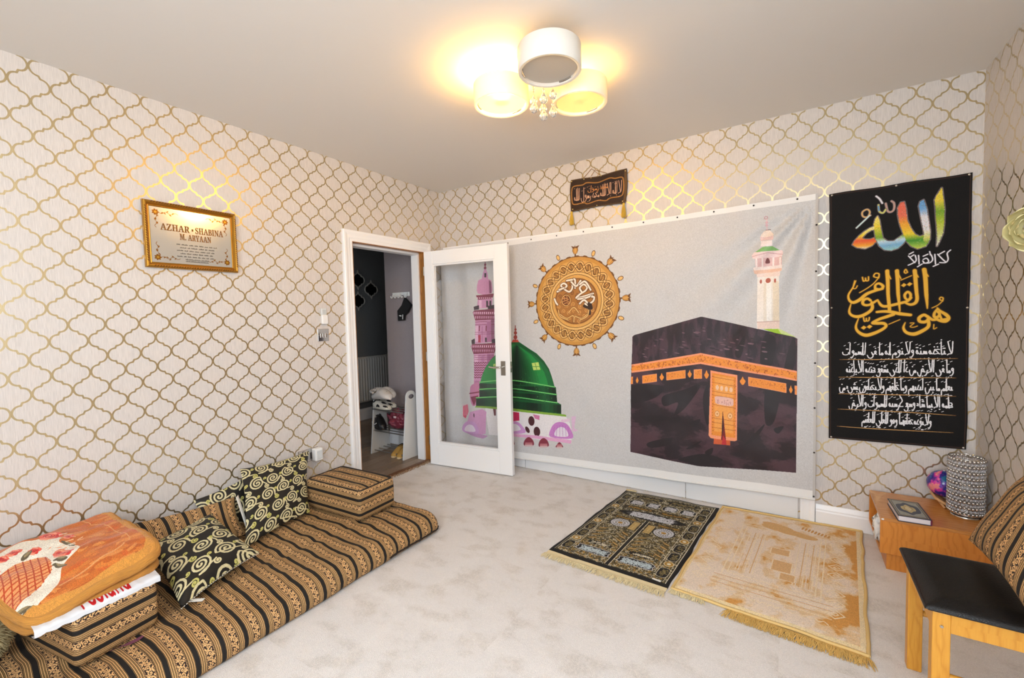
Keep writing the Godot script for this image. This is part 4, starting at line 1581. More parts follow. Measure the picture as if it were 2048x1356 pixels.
func medallion(cv: Canvas) -> void:
	var c := ban_px(1151.0, 602.5)
	var rx := (ban_px(1234.5, 602).x - ban_px(1067.7, 602).x) / 2.0
	var ry := (ban_px(1151, 692).y - ban_px(1151, 513).y) / 2.0
	var gold := Color8(196, 140, 62)
	var lightg := Color8(226, 182, 110)
	var dark := Color8(104, 62, 18)
	var at := func(an: float, k: float) -> Vector2: return c + Vector2(cos(an) * rx, sin(an) * ry) * k
	for i in 16:
		var an := TAU * i / 16 + PI / 2
		var d := Vector2(cos(an), sin(an))
		var s := d.orthogonal()
		if i % 2 == 0:
			var p: Vector2 = at.call(an, 1.0)
			cv.stroke(PackedVector2Array([p, p + d * 22]), 8.0, dark)
			for sc in [1.0, 0.8]:
				cv.poly(PackedVector2Array([p + d * 14 - s * 9 * sc, p + d * 30 - s * 17 * sc, p + d * 44 - s * 15 * sc, p + d * 58 * sc - s * 24 * sc, p + d * 52 * sc, p + d * 62 * sc + s * 0, p + d * 52 * sc + s * 6, p + d * 58 * sc + s * 24 * sc, p + d * 44 + s * 15 * sc, p + d * 30 + s * 17 * sc, p + d * 14 + s * 9 * sc]), dark if sc == 1.0 else gold)
			cv.stroke(PackedVector2Array([p + d * 22, p + d * 46]), 3.0, lightg)
		else:
			var p: Vector2 = at.call(an, 1.10)
			cv.ell(p, 17, 11, an, dark)
			cv.ell(p, 13, 8, an, lightg)
	var edge := PackedVector2Array()
	for i in 192:
		var an := TAU * i / 192
		edge.append(at.call(an, 1.0 + (0.018 if (i / 3) % 2 == 0 else 0.0)))
	cv.poly(edge, dark)
	cv.ell(c, rx * 0.985, ry * 0.985, 0, gold, 64)
	cv.ell(c, rx * 0.91, ry * 0.91, 0, Color8(210, 158, 82), 64)
	# interlaced vines
	for ph in 2:
		for wv in [[13.0, dark], [7.0, lightg]]:
			var l := PackedVector2Array()
			for i in 241:
				var an := TAU * i / 240
				l.append(at.call(an, 0.775 + 0.10 * sin(an * 12 + ph * PI)))
			cv.stroke(l, wv[0], wv[1], false)
	for i in 24:
		var an := TAU * (i + 0.5) / 24
		for sd in [-1.0, 1.0]:
			var sp := PackedVector2Array()
			for k in 10:
				var t := k / 9.0
				sp.append(at.call(an + sd * 0.07 * (1.0 - t) * cos(t * 5.0), 0.775 + sd * 0.075 * sin(t * 4.5) * (1.0 - 0.5 * t)))
			cv.stroke(sp, 4.0, dark)
	for i in 24:
		cv.ell(at.call(TAU * i / 24, 0.775), 8, 8, 0, lightg)
		cv.ring(at.call(TAU * i / 24, 0.775), 8, 3.0, dark)
	for q in [[0.655, dark], [0.645, lightg], [0.60, dark], [0.588, Color8(214, 160, 82)], [0.52, Color8(150, 94, 36)], [0.50, dark], [0.49, Color8(168, 110, 48)]]:
		cv.ell(c, rx * q[0], ry * q[0], 0, q[1], 64)
	# script and leaf work of the middle
	var Q := Vector2(1040, 480)
	var qs := 5.424
	var cream := Color8(240, 226, 206)
	var b := func(fl: Array) -> PackedVector2Array: return bpts(Q, qs, fl)
	for k in 34:
		var an := k * 2.4
		var rr := 0.46 * sqrt((k + 0.5) / 34.0)
		var p: Vector2 = c + Vector2(cos(an) * rx, sin(an) * ry) * rr
		var sp := PackedVector2Array()
		for j in 12:
			sp.append(p + Vector2.from_angle(j * 0.7 + an) * (13.0 - j))
		cv.stroke(sp, 4.0, Color8(208, 152, 80) if p.y > c.y else Color8(120, 72, 24))
	for st in [[400, 560, 440, 540, 500, 500, 470, 470, 440, 500, 520, 560, 560, 520, 560, 440, 590, 430, 590, 520], [540, 440, 600, 500, 650, 440], [660, 560, 640, 520, 680, 480, 720, 510, 700, 550, 640, 590, 610, 630, 790, 580], [620, 640, 700, 630, 780, 600], [640, 690, 690, 650, 740, 690, 790, 660, 800, 620, 775, 615], [700, 690, 740, 740], [500, 440, 560, 430], [420, 540, 470, 520], [640, 480, 700, 450, 760, 540], [370, 640, 385, 680, 400, 700]]:
		cv.stroke(curve(b.call(st), 5), 16.0, Color8(90, 52, 20))
		cv.stroke(curve(b.call(st), 5), 10.0, cream)
	var c2: Vector2 = b.call([492, 655])[0]
	cv.ell(c2, 31, 34, 0, dark)
	cv.ell(c2, 28, 31, 0, lightg)
	cv.ell(c2, 24, 27, 0, Color8(112, 60, 22))
	for st in [[450, 640, 480, 630, 520, 645], [455, 670, 490, 655, 530, 675], [470, 690, 500, 680, 525, 690], [500, 610, 505, 650], [470, 615, 475, 650]]:
		cv.stroke(b.call(st), 4.0, Color8(206, 146, 84))
	for st in [[690, 715, 720, 730], [740, 690, 750, 800], [760, 700, 770, 740]]:
		cv.stroke(b.call(st), 15.0, Color8(52, 30, 16))
	for st in [[420, 800, 500, 850, 570, 820, 575, 890], [730, 800, 660, 850, 590, 830, 580, 890], [520, 790, 575, 730, 630, 790], [410, 760, 430, 830, 520, 870], [740, 760, 720, 830, 640, 870]]:
		cv.stroke(curve(b.call(st), 5), 10.0, Color8(96, 54, 18))
		cv.stroke(curve(b.call(st), 5), 6.0, lightg)


func banner() -> void:
	var t := thing("printed_banner", "wide grey fabric banner printed with green dome, gold medallion and black cube shrine", "banner", "", Vector3(0, 0, 0))
	var A := Vector2(BAN[0], BAN[1])
	var B := Vector2(BAN[2], BAN[3])
	var C := Vector2(BAN[4], BAN[5])
	var D := Vector2(BAN[6], BAN[7])
	var f := noise(1.0, 15, 3)
	var rows := []
	var nu := 150
	var nv := 96
	for j in nv + 1:
		var row := PackedVector3Array()
		for i in nu + 1:
			var s := float(i) / nu
			var q := float(j) / nv
			var p := A.lerp(B, s).lerp(D.lerp(C, s), q)
			var z := 0.042
			z += 0.010 * f.get_noise_2d(p.x * 1.2, p.y * 1.6)
			z += 0.0035 * f.get_noise_2d(p.x * 5.0 + 9.0, p.y * 3.0)
			# gathers fanning out of the pinned top right corner
			var d := Vector2(B.x - p.x, B.y - p.y)
			var rr := d.length()
			var an := atan2(d.y, d.x)
			z += 0.026 * sin(an * 17.0) * exp(-rr * 1.0) * smoothstep(0.0, 0.25, rr) * smoothstep(0.25, 0.8, an)
			# slack hanging folds at the far left edge
			z += 0.012 * sin(p.x * 19.0 + 1.5 * f.get_noise_2d(3.0, p.y * 1.3)) * smoothstep(0.75, 0.15, p.x)
			# sag lines under the top pins
			z += 0.004 * cos(s * TAU * 9.0) * exp(-q * 14.0)
			row.append(Vector3(p.x, p.y, maxf(z, 0.028)))
		rows.append(row)
	var g := Geo.new()
	g.sheet(rows)
	part(t, "sheet", g, tex_mat("banner_print", banner_print(), 0.55), "printed polyester sheet")
	# hem roll at the foot
	var hem := PackedVector3Array()
	for i in 31:
		var s := i / 30.0
		var p := D.lerp(C, s)
		hem.append(Vector3(p.x, p.y + 0.004, rows[nv][int(s * nu)].z))
	var white := mat("banner_hem", Color8(226, 225, 222), 0.6)
	part(t, "bottom_hem", g_tube(hem, 0.007, 8), white)
	var pin := mat("pin_dark", Color8(70, 66, 64), 0.35, 0.8)
	for i in 13:
		var s := (i + 0.25) / 12.7
		var p := A.lerp(B, minf(s, 0.995))
		tack(t, Vector3(p.x, p.y - 0.014, rows[1][mini(int(s * nu), nu)].z + 0.002), pin)
	for i in 7:
		var q := 0.10 + i * 0.148
		var p := B.lerp(C, q)
		tack(t, Vector3(p.x - 0.008, p.y, rows[int(q * nv)][nu].z + 0.002), pin)


func tack(t: Node3D, at: Vector3, m: Material) -> void:
	var g := Geo.new()
	g.xf = Transform3D(Basis(Vector3.RIGHT, PI / 2), at)
	g.lathe(PackedVector2Array([Vector2(0.0, 0.003), Vector2(0.004, 0.002), Vector2(0.0055, 0.0)]), 10)
	part(t, "pin", g, m)


# ---------------------------------------------------------------- black velvet hanging with calligraphy
const HANG := [3.078, 2.022, 3.688, 2.034, 3.693, 0.563, 3.088, 0.550]


func hpts(o: Vector2, sc: float, flat: Array) -> PackedVector2Array:
	var r := PackedVector2Array()
	for i in range(0, flat.size(), 2):
		var p := onz(0.016, o.x + flat[i] / sc, o.y + flat[i + 1] / sc)
		var q := in_quad(Vector2(p.x, p.y), Vector2(HANG[0], HANG[1]), Vector2(HANG[2], HANG[3]), Vector2(HANG[4], HANG[5]), Vector2(HANG[6], HANG[7]))
		r.append(Vector2(q.x * 848.0, q.y * 2048.0))
	return r


# a shape brushed in several colours from top to bottom: bands of [height 0..1, colour], with streaks
func brushed(cv: Canvas, pts: PackedVector2Array, bands: Array, r: RandomNumberGenerator) -> void:
	var y0 := INF
	var y1 := -INF
	for p in pts:
		y0 = minf(y0, p.y)
		y1 = maxf(y1, p.y)
	var n := int((y1 - y0) / 3.0) + 1
	for k in n:
		var t := (k + 0.5) / n
		var c: Color = bands[0][1]
		for b in bands.size() - 1:
			if t >= bands[b][0]:
				c = bands[b][1].lerp(bands[b + 1][1], clampf((t - bands[b][0]) / (bands[b + 1][0] - bands[b][0]), 0.0, 1.0))
		var top := y0 + (y1 - y0) * k / n
		var bot := y0 + (y1 - y0) * (k + 1) / n
		for q in Geometry2D.intersect_polygons(pts, PackedVector2Array([Vector2(-99, top), Vector2(2000, top), Vector2(2000, bot), Vector2(-99, bot)])):
			cv.poly(q, c)
			for j in 3:
				var a: Vector2 = q[r.randi() % q.size()]
				var b2: Vector2 = q[r.randi() % q.size()]
				var m := a.lerp(b2, r.randf_range(0.2, 0.8))
				cv.ell(m, r.randf_range(1.5, 5.0), 1.6, r.randf_range(-0.6, 0.6), c.lerp([Color8(250, 248, 240), Color8(60, 120, 40), Color8(230, 120, 40), c][r.randi() % 4], 0.35))


func velvet_print() -> Image:
	var cv := Canvas.new(848, 2048, Color8(14, 13, 14))
	cv.grain(0.6, Vector2(0.7, 0.7), 31)
	var r := RandomNumberGenerator.new()
	r.seed = 12
	var A := Vector2(1690, 365)
	var s1 := 7.532
	var rim := Color8(108, 98, 100)
	var yel := Color8(232, 206, 60)
	var grn := Color8(116, 160, 46)
	var red := Color8(224, 104, 84)
	var org := Color8(234, 160, 54)
	var blu := Color8(92, 150, 204)
	var wht := Color8(222, 220, 226)
	var teal := Color8(150, 200, 196)
	var alef := [1455, 75, 1472, 200, 1498, 400, 1500, 600, 1480, 760, 1425, 890, 1390, 955, 1402, 800, 1395, 650, 1368, 400, 1348, 260, 1382, 190]
	var bowl := [840, 300, 888, 292, 915, 400, 942, 560, 1000, 690, 1062, 780, 1130, 815, 1200, 792, 1285, 850, 1220, 960, 1100, 1000, 1000, 960, 930, 880, 890, 780, 840, 640, 802, 480, 796, 380]
	var arm := [1180, 262, 1230, 400, 1265, 560, 1290, 720, 1285, 850, 1250, 920, 1190, 880, 1204, 790, 1195, 700, 1152, 520, 1110, 360, 1132, 290]
	var bowl2 := [490, 500, 520, 560, 545, 700, 570, 830, 640, 880, 740, 880, 830, 820, 890, 780, 930, 850, 880, 920, 800, 990, 700, 1020, 600, 1010, 520, 950, 470, 850, 450, 720, 440, 620, 460, 540]
	var loop := [450, 650, 380, 680, 300, 730, 220, 800, 150, 880, 115, 940, 180, 980, 300, 995, 400, 950, 474, 880, 440, 830, 380, 850, 300, 852, 258, 834, 320, 762, 400, 712, 450, 704]
	for q in [alef, bowl, arm, bowl2, loop]:
		cv.stroke(hpts(A, s1, q + [q[0], q[1], q[2], q[3]]), 17.0, rim)
	brushed(cv, hpts(A, s1, loop), [[0.0, Color8(236, 226, 170)], [0.4, yel], [0.62, Color8(226, 90, 60)], [0.85, org], [1.0, Color8(232, 214, 190)]], r)
	brushed(cv, hpts(A, s1, bowl2), [[0.0, Color8(236, 224, 130)], [0.3, yel], [0.6, grn], [0.72, Color8(190, 214, 226)], [0.85, Color8(120, 170, 206)], [1.0, teal]], r)
	brushed(cv, hpts(A, s1, bowl), [[0.0, red], [0.28, Color8(226, 112, 88)], [0.45, org], [0.68, yel], [0.82, Color8(70, 140, 50)], [1.0, Color8(200, 214, 90)]], r)
	brushed(cv, hpts(A, s1, arm), [[0.0, blu], [0.2, Color8(110, 160, 210)], [0.38, wht], [0.68, wht], [0.86, Color8(214, 214, 120)], [1.0, grn]], r)
	brushed(cv, hpts(A, s1, alef), [[0.0, yel], [0.22, Color8(226, 206, 70)], [0.4, grn], [0.6, Color8(178, 196, 60)], [0.8, Color8(206, 210, 130)], [1.0, wht]], r)
	for st in [[[700, 275, 738, 310, 736, 400, 690, 440, 640, 420, 612, 310], red.lerp(teal, 0.5)], [[612, 400, 570, 452, 512, 424, 502, 330], Color8(200, 200, 110)], [[470, 200, 520, 240, 560, 305], wht]]:
		cv.stroke(curve(hpts(A, s1, st[0]), 5), 19.0, rim)
		cv.stroke(curve(hpts(A, s1, st[0]), 5), 11.0, st[1])
	cv.stroke(hpts(A, s1, [500, 350, 510, 420]), 8.0, blu)
	for wd in [[18.0, rim], [10.0, Color8(214, 172, 110)]]:
		cv.stroke(curve(hpts(A, s1, [350, 500, 370, 440, 330, 400, 260, 440, 260, 500, 310, 520, 380, 490]), 6), wd[0], wd[1])
		cv.stroke(hpts(A, s1, [370, 490, 300, 560, 170, 685]), wd[0], wd[1] if wd[0] > 15 else Color8(200, 222, 218))
	# white line
	var lines := [[1592, 1012, 1542, 1062, 1556, 1150, 1520, 1200, 1430, 1202], [1398, 1078, 1470, 1150, 1520, 1192], [1420, 1078, 1500, 1032], [1355, 1080, 1366, 1228], [1330, 1262, 1410, 1226], [1300, 1088, 1322, 1160, 1275, 1210, 1180, 1216], [1180, 1160, 1232, 1142, 1262, 1190, 1206, 1216, 1172, 1182], [1180, 1112, 1250, 1080], [1278, 1040, 1290, 1092], [1110, 1100, 1116, 1230], [1090, 1272, 1160, 1230], [1060, 1100, 1072, 1180, 1012, 1222, 950, 1248], [958, 1110, 1052, 1210], [970, 1082, 1032, 1050], [990, 1122, 1040, 1092]]
	for wd in [[13.0, Color8(96, 92, 100)], [7.0, Color8(236, 234, 238)]]:
		for l in lines:
			cv.stroke(curve(hpts(A, s1, l), 4), wd[0], wd[1])
	# gold line
	var B := Vector2(1680, 525)
	var s2 := 8.475
	var st2 := [
		[[1425, 120, 1450, 330, 1466, 560, 1478, 780], [26, 24, 22, 6]], [[1440, 150, 1490, 235], [6, 7]],
		[[1262, 140, 1282, 340, 1300, 520, 1306, 620, 1270, 690, 1190, 716, 1110, 690], [24, 22, 20, 20, 20, 18, 12]], [[1270, 160, 1322, 250], [6, 7]],
		[[1192, 600, 1196, 540, 1150, 500, 1100, 550, 1110, 610, 1160, 640, 1190, 620], [14, 16, 16, 16, 14, 14, 14]],
		[[1200, 600, 1130, 660, 1010, 692, 880, 722, 760, 742, 690, 716, 640, 632], [18, 18, 20, 20, 20, 18, 10]],
		[[960, 140, 976, 330, 990, 560, 1006, 830], [24, 22, 20, 6]], [[970, 165, 1028, 275], [6, 7]],
		[[796, 140, 808, 330, 820, 560, 832, 800], [24, 22, 20, 20]], [[806, 165, 856, 275], [6, 7]],
		[[520, 640, 470, 610, 400, 640, 390, 700, 440, 722, 510, 710, 540, 680], [16, 18, 18, 18, 18, 16, 14]],
		[[640, 632, 580, 670, 530, 700], [12, 16, 16]],
		[[540, 670, 540, 780, 440, 868, 310, 918, 200, 900, 152, 830, 190, 700], [16, 20, 22, 24, 18, 14, 5]],
		[[600, 440, 600, 380, 660, 350, 730, 400, 690, 452, 620, 440], [16, 14, 16, 18, 16, 14]],
		[[720, 440, 600, 472, 460, 530, 340, 630, 230, 680, 164, 640, 152, 550, 220, 430, 270, 310], [18, 20, 22, 24, 22, 16, 12, 9, 5]],
		[[620, 836, 740, 826, 860, 836, 1010, 870, 1190, 892], [16, 20, 22, 24, 20]], [[832, 760, 838, 840], [20, 16]],
		[[900, 880, 780, 920, 660, 960, 550, 1022, 640, 1028, 740, 1030, 782, 1072, 720, 1130, 570, 1200, 430, 1232, 316, 1180, 270, 1090, 310, 950], [22, 22, 20, 18, 22, 22, 18, 20, 24, 26, 20, 14, 5]],
		[[1650, 770, 1700, 820, 1800, 880, 1846, 940, 1800, 990, 1720, 990, 1640, 960], [10, 16, 22, 20, 22, 20, 18]],
		[[1640, 800, 1600, 860, 1600, 920, 1660, 920, 1690, 870, 1650, 830], [14, 16, 18, 18, 16, 14]], [[1700, 900, 1730, 960, 1820, 950], [12, 14, 14]],
		[[1640, 960, 1560, 968, 1480, 910], [20, 18, 16]],
		[[1480, 920, 1420, 890, 1340, 940, 1350, 1000, 1430, 1010, 1490, 980], [18, 20, 20, 20, 22, 20]],
		[[1490, 960, 1500, 1080, 1400, 1160, 1260, 1216, 1130, 1190, 1076, 1110, 1104, 1020], [18, 20, 24, 26, 20, 14, 5]],
		[[650, 260, 660, 190, 600, 180, 570, 230, 620, 250, 660, 240], 8], [[650, 255, 560, 360, 440, 450, 340, 510], 6],
		[[1740, 650, 1750, 600, 1710, 586, 1690, 620, 1720, 640], 7], [[1740, 650, 1660, 720, 1560, 770], 5],
		[[1140, 170, 1110, 118, 1084, 160, 1110, 184, 1140, 165], 7], [[1030, 300, 1210, 225], 5],
		[[380, 250, 396, 312, 430, 300, 432, 262, 440, 305, 478, 300, 482, 240], 8], [[395, 930, 412, 994, 440, 985, 444, 945, 452, 990, 486, 980, 494, 930], 8],
		[[830, 1045, 1010, 970], 5], [[1190, 1030, 1252, 1030, 1190, 1086, 1240, 1102, 1310, 1080], 5], [[1592, 1050, 1592, 1124, 1640, 1104], 5], [[250, 310, 226, 430, 270, 440, 296, 396], 6],
	]
	for pass_no in 2:
		for s in st2:
			var p := curve(hpts(B, s2, s[0]), 5)
			var w := []
			for k in p.size():
				var f := float(k) / (p.size() - 1)
				var base: float
				if s[1] is Array:
					var x: float = f * (s[1].size() - 1)
					base = lerpf(s[1][int(x)], s[1][mini(int(x) + 1, s[1].size() - 1)], x - int(x))
				else:
					base = s[1]
				w.append(base + (9.0 if pass_no == 0 else 0.0))
			cv.stroke(p, w, Color8(108, 74, 26) if pass_no == 0 else Color8(231, 178, 62))
		for q in [[1082, 385], [1180, 370], [402, 1104], [500, 1086]]:
			var d := 46.0 + (16.0 if pass_no == 0 else 0.0)
			cv.poly(hpts(B, s2, [q[0] - d, q[1] + 6, q[0], q[1] - d * 0.7, q[0] + d, q[1] - 6, q[0], q[1] + d * 0.7]), Color8(108, 74, 26) if pass_no == 0 else Color8(231, 178, 62))
	# the small lines of text with rules between them
	var C := Vector2(1660, 680)
	var s3 := 7.533
	var texts := ["لا تأخذه سنة ولا نوم له ما في السموات", "وما في الأرض من ذا الذي يشفع عنده إلا بإذنه", "يعلم ما بين أيديهم وما خلفهم ولا يحيطون بشيء من", "علمه إلا بما شاء وسع كرسيه السموات والأرض", "ولا يؤده حفظهما وهو العلي العظيم"]
	var where := [[190, 218, 1860, 208, 168], [240, 484, 1870, 484, 170], [140, 744, 1850, 756, 166], [285, 994, 1845, 1016, 168], [480, 1236, 1530, 1282, 160]]
	for i in 5:
		var wv: Array = where[i]
		var l: Vector2 = hpts(C, s3, [wv[0], wv[1]])[0]
		var rr: Vector2 = hpts(C, s3, [wv[2], wv[3]])[0]
		arabic(cv, texts[i], rr, l, absf(hpts(C, s3, [wv[0], wv[1] - wv[4]])[0].y - l.y), Color8(232, 231, 234), r)
	for q in [[150, 298, 900, 292, 1930, 278], [130, 562, 900, 566, 1900, 572], [130, 812, 900, 826, 1900, 850], [120, 1042, 1000, 1082, 1890, 1140], [110, 1300, 700, 1342, 1860, 1400]]:
		cv.stroke(curve(hpts(C, s3, q), 8), 8.0, Color8(66, 42, 20))
		var l := curve(hpts(C, s3, q), 8)
		var w := []
		for k in l.size():
			w.append(1.2 + 4.2 * sin(PI * k / (l.size() - 1)))
		cv.stroke(l, w, Color8(214, 166, 104))
	# sewn border
	for q in [[8, 8, 832, 6], [8, 2034, 832, 6], [8, 8, 6, 2032], [834, 8, 6, 2032]]:
		cv.rect(q[0], q[1], q[2], q[3], Color8(58, 40, 34))
	return cv.im


# Joined script, written from right to left. Each letter: does it join the next one, then its form as strokes.
# In a form, x runs leftwards from the letter's right edge, y upwards from the writing line; 1 is the height of alef.
func letter_form(ch: String, prev: bool, next: bool) -> Dictionary:
	var s := []
	var dots := []
	var adv := 0.24
	var joins := true
	match ch:
		"ا", "أ", "إ":
			joins = false
			s = [[0.0, 0.0, 0.1, 0.02, 0.13, 1.0]] if prev else [[0.09, 1.0, 0.12, 0.0]]
			adv = 0.24
			if ch == "أ":
				dots = [[0.12, 1.15]]
			if ch == "إ":
				dots = [[0.12, -0.18]]
		"ل":
			s = [[0.0, 0.0, 0.06, 0.0, 0.1, 1.0, 0.13, 0.04, 0.24, 0.0]] if next else [[0.06, 1.0, 0.1, 0.0, 0.18, -0.26, 0.36, -0.3, 0.5, -0.12, 0.52, 0.08]]
			adv = 0.24 if next else 0.55
		"ب", "ت", "ن", "ي", "ئ", "ة":
			if next and ch != "ة":
				s = [[0.0, 0.0, 0.08, 0.0, 0.12, 0.24, 0.16, 0.0, 0.26, 0.0]]
				adv = 0.26
			elif ch == "ن":
				s = [[0.0, 0.06, 0.04, -0.12, 0.18, -0.3, 0.38, -0.26, 0.48, 0.0, 0.46, 0.16]]
				adv = 0.52
			elif ch == "ي":
				s = [[0.0, 0.0, 0.1, 0.04, 0.2, 0.18, 0.12, 0.02, 0.04, -0.14, 0.2, -0.32, 0.46, -0.3, 0.6, -0.08]]
				adv = 0.58
			elif ch == "ة":
				s = [[0.0, 0.0, 0.1, 0.06, 0.2, 0.3, 0.28, 0.12, 0.18, 0.0, 0.08, 0.06]]
				adv = 0.32
			else:
				s = [[0.0, 0.16, 0.04, 0.0, 0.3, -0.06, 0.54, 0.0, 0.6, 0.18]]
				adv = 0.62
			dots = {"ب": [[0.14, -0.2]], "ت": [[0.08, 0.46], [0.2, 0.46]], "ن": [[0.16, 0.44]], "ي": [[0.1, -0.46], [0.24, -0.46]], "ئ": [[0.14, 0.5]], "ة": [[0.14, 0.52], [0.26, 0.52]]}[ch]
		"س", "ش":
			s = [[0.0, 0.0, 0.06, 0.2, 0.1, 0.0, 0.16, 0.2, 0.2, 0.0, 0.27, 0.22, 0.31, 0.0, 0.42, 0.0]]
			adv = 0.42
			if ch == "ش":
				dots = [[0.12, 0.44], [0.24, 0.44], [0.18, 0.56]]
		"ح", "خ", "ج":
			s = [[0.36, 0.0, 0.14, 0.04, 0.0, 0.0], [0.04, 0.36, 0.2, 0.38, 0.36, 0.3, 0.2, 0.16, 0.1, 0.02]]
			adv = 0.36
			if ch == "خ":
				dots = [[0.2, 0.58]]
		"ع":
			if prev:
				s = [[0.0, 0.0, 0.12, 0.06, 0.05, 0.26, 0.24, 0.28, 0.16, 0.06, 0.3, 0.0]]
			else:
				s = [[0.24, 0.36, 0.1, 0.34, 0.06, 0.2, 0.18, 0.12, 0.28, 0.14], [0.1, 0.14, 0.02, 0.02, 0.14, -0.0, 0.32, 0.0]]
			adv = 0.32
			if not next:
				s.append([0.2, 0.06, 0.04, -0.1, 0.1, -0.34, 0.34, -0.38, 0.46, -0.26])
				adv = 0.46
		"ف", "ق":
			s = [[0.0, 0.0, 0.1, 0.06, 0.04, 0.2, 0.12, 0.3, 0.2, 0.2, 0.14, 0.08, 0.28, 0.0]]
			adv = 0.28
			dots = [[0.12, 0.52]] if ch == "ف" else [[0.08, 0.52], [0.2, 0.52]]
		"م":
			s = [[0.0, 0.0, 0.06, 0.1, 0.15, 0.1, 0.16, -0.04, 0.06, -0.06, 0.04, 0.02, 0.24, 0.0]]
			adv = 0.24
			if not next:
				s.append([0.16, 0.02, 0.3, 0.0, 0.36, -0.14, 0.36, -0.42])
				adv = 0.4
		"و":
			joins = false
			s = [[0.14, 0.1, 0.06, 0.22, 0.14, 0.32, 0.24, 0.22, 0.16, 0.1, 0.08, 0.12], [0.08, 0.18, 0.08, -0.06, 0.2, -0.24, 0.38, -0.28]]
			adv = 0.36
		"ؤ":
			joins = false
			s = [[0.14, 0.1, 0.06, 0.22, 0.14, 0.32, 0.24, 0.22, 0.16, 0.1], [0.08, 0.18, 0.08, -0.06, 0.2, -0.24, 0.38, -0.28]]
			adv = 0.36
			dots = [[0.14, 0.5]]
		"د", "ذ":
			joins = false
			s = [[0.06, 0.4, 0.18, 0.24, 0.22, 0.06, 0.1, 0.0, 0.0, 0.02]] if not prev else [[0.0, 0.0, 0.2, 0.02, 0.12, 0.26, 0.06, 0.38]]
			adv = 0.3
			if ch == "ذ":
				dots = [[0.12, 0.58]]
		"ر", "ز":
			joins = false
			s = [[0.0, 0.14 if not prev else 0.0, 0.08, 0.1, 0.1, -0.08, 0.22, -0.26, 0.36, -0.3]]
			adv = 0.28
		"ه":
			if next and not prev:
				s = [[0.34, 0.0, 0.12, 0.0, 0.04, 0.16, 0.14, 0.34, 0.28, 0.2, 0.16, 0.06, 0.1, 0.16]]
				adv = 0.34
			elif next:
				s = [[0.0, 0.0, 0.1, 0.02, 0.06, 0.24, 0.18, 0.3, 0.2, 0.02, 0.1, -0.16, 0.04, -0.1, 0.3, 0.0]]
				adv = 0.3
			else:
				s = [[0.0, 0.0, 0.1, 0.06, 0.2, 0.28, 0.28, 0.12, 0.18, 0.0, 0.08, 0.06]]
				adv = 0.32
		"ك":
			s = [[0.4, 0.0, 0.1, 0.0, 0.02, 0.02], [0.4, 0.0, 0.34, 0.24, 0.1, 0.5, 0.4, 0.92]]
			adv = 0.4
		"ض":
			s = [[0.0, 0.0, 0.1, 0.02, 0.24, 0.26, 0.36, 0.22, 0.3, 0.04, 0.08, 0.0], [0.3, 0.04, 0.4, 0.18, 0.42, 0.0, 0.5, -0.28, 0.72, -0.3, 0.84, -0.04]]
			adv = 0.86
			dots = [[0.26, 0.46]]
		"ط", "ظ":
			s = [[0.0, 0.0, 0.1, 0.02, 0.24, 0.26, 0.36, 0.22, 0.3, 0.04, 0.08, 0.0, 0.42, 0.0], [0.1, 0.9, 0.12, 0.02]]
			adv = 0.42
			if ch == "ظ":
				dots = [[0.26, 0.5]]
		"ء":
			joins = false
			s = [[0.16, 0.26, 0.06, 0.24, 0.1, 0.14, 0.2, 0.12], [0.04, 0.08, 0.2, 0.1]]
			adv = 0.24
		_:
			joins = false
			s = []
			adv = 0.14
	return {"s": s, "d": dots, "a": adv, "j": joins}


func arabic(cv: Canvas, text: String, right: Vector2, left: Vector2, h: float, col: Color, r: RandomNumberGenerator) -> void:
	var forms := []
	var total := 0.0
	var i := 0
	var prev := false
	while i < text.length():
		var ch := text[i]
		if ch == "ل" and i + 1 < text.length() and text[i + 1] in ["ا", "أ", "إ"]:
			forms.append({"s": [[0.02, 1.0, 0.06, 0.2, 0.16, 0.02, 0.34, 0.0, 0.46, -0.08], [0.42, 1.0, 0.28, 0.4, 0.12, 0.02]] if not prev else [[0.0, 0.0, 0.2, 0.02, 0.3, 0.3, 0.36, 1.0], [0.04, 0.9, 0.28, 0.1]], "d": [[0.42, 1.14]] if text[i + 1] != "ا" else [], "a": 0.46, "j": false})
			i += 2
			prev = false
			total += 0.46
			continue
		var nxt := i + 1 < text.length() and text[i + 1] != " " and text[i + 1] != "ء"
		var fm := letter_form(ch, prev, nxt)
		prev = fm.j and nxt
		forms.append(fm)
		total += fm.a
		i += 1
	var sx := (right - left).length() / total
	var dir := (left - right).normalized()
	var x := 0.0
	var up := Vector2(0, -h)
	for fm in forms:
		for st in fm.s:
			var p := PackedVector2Array()
			for k in range(0, st.size(), 2):
				p.append(right + dir * (x + st[k]) * sx + up * st[k + 1])
			cv.stroke(curve(p, 4), 7.4, col)
		for d in fm.d:
			cv.disc(right + dir * (x + d[0]) * sx + up * d[1], 5.0, col)
		if fm.s.size() > 0 and r.randf() < 0.85:
			var m: Vector2 = right + dir * (x + fm.a * 0.5) * sx + up * r.randf_range(0.62, 1.08)
			cv.stroke(PackedVector2Array([m, m + Vector2(-11, 6)]), 4.2, col)
		if fm.s.size() > 0 and r.randf() < 0.45:
			var m: Vector2 = right + dir * (x + fm.a * 0.5) * sx + up * r.randf_range(-0.42, -0.28)
			cv.stroke(PackedVector2Array([m, m + Vector2(-11, 6)]), 4.0, col)
		x += fm.a


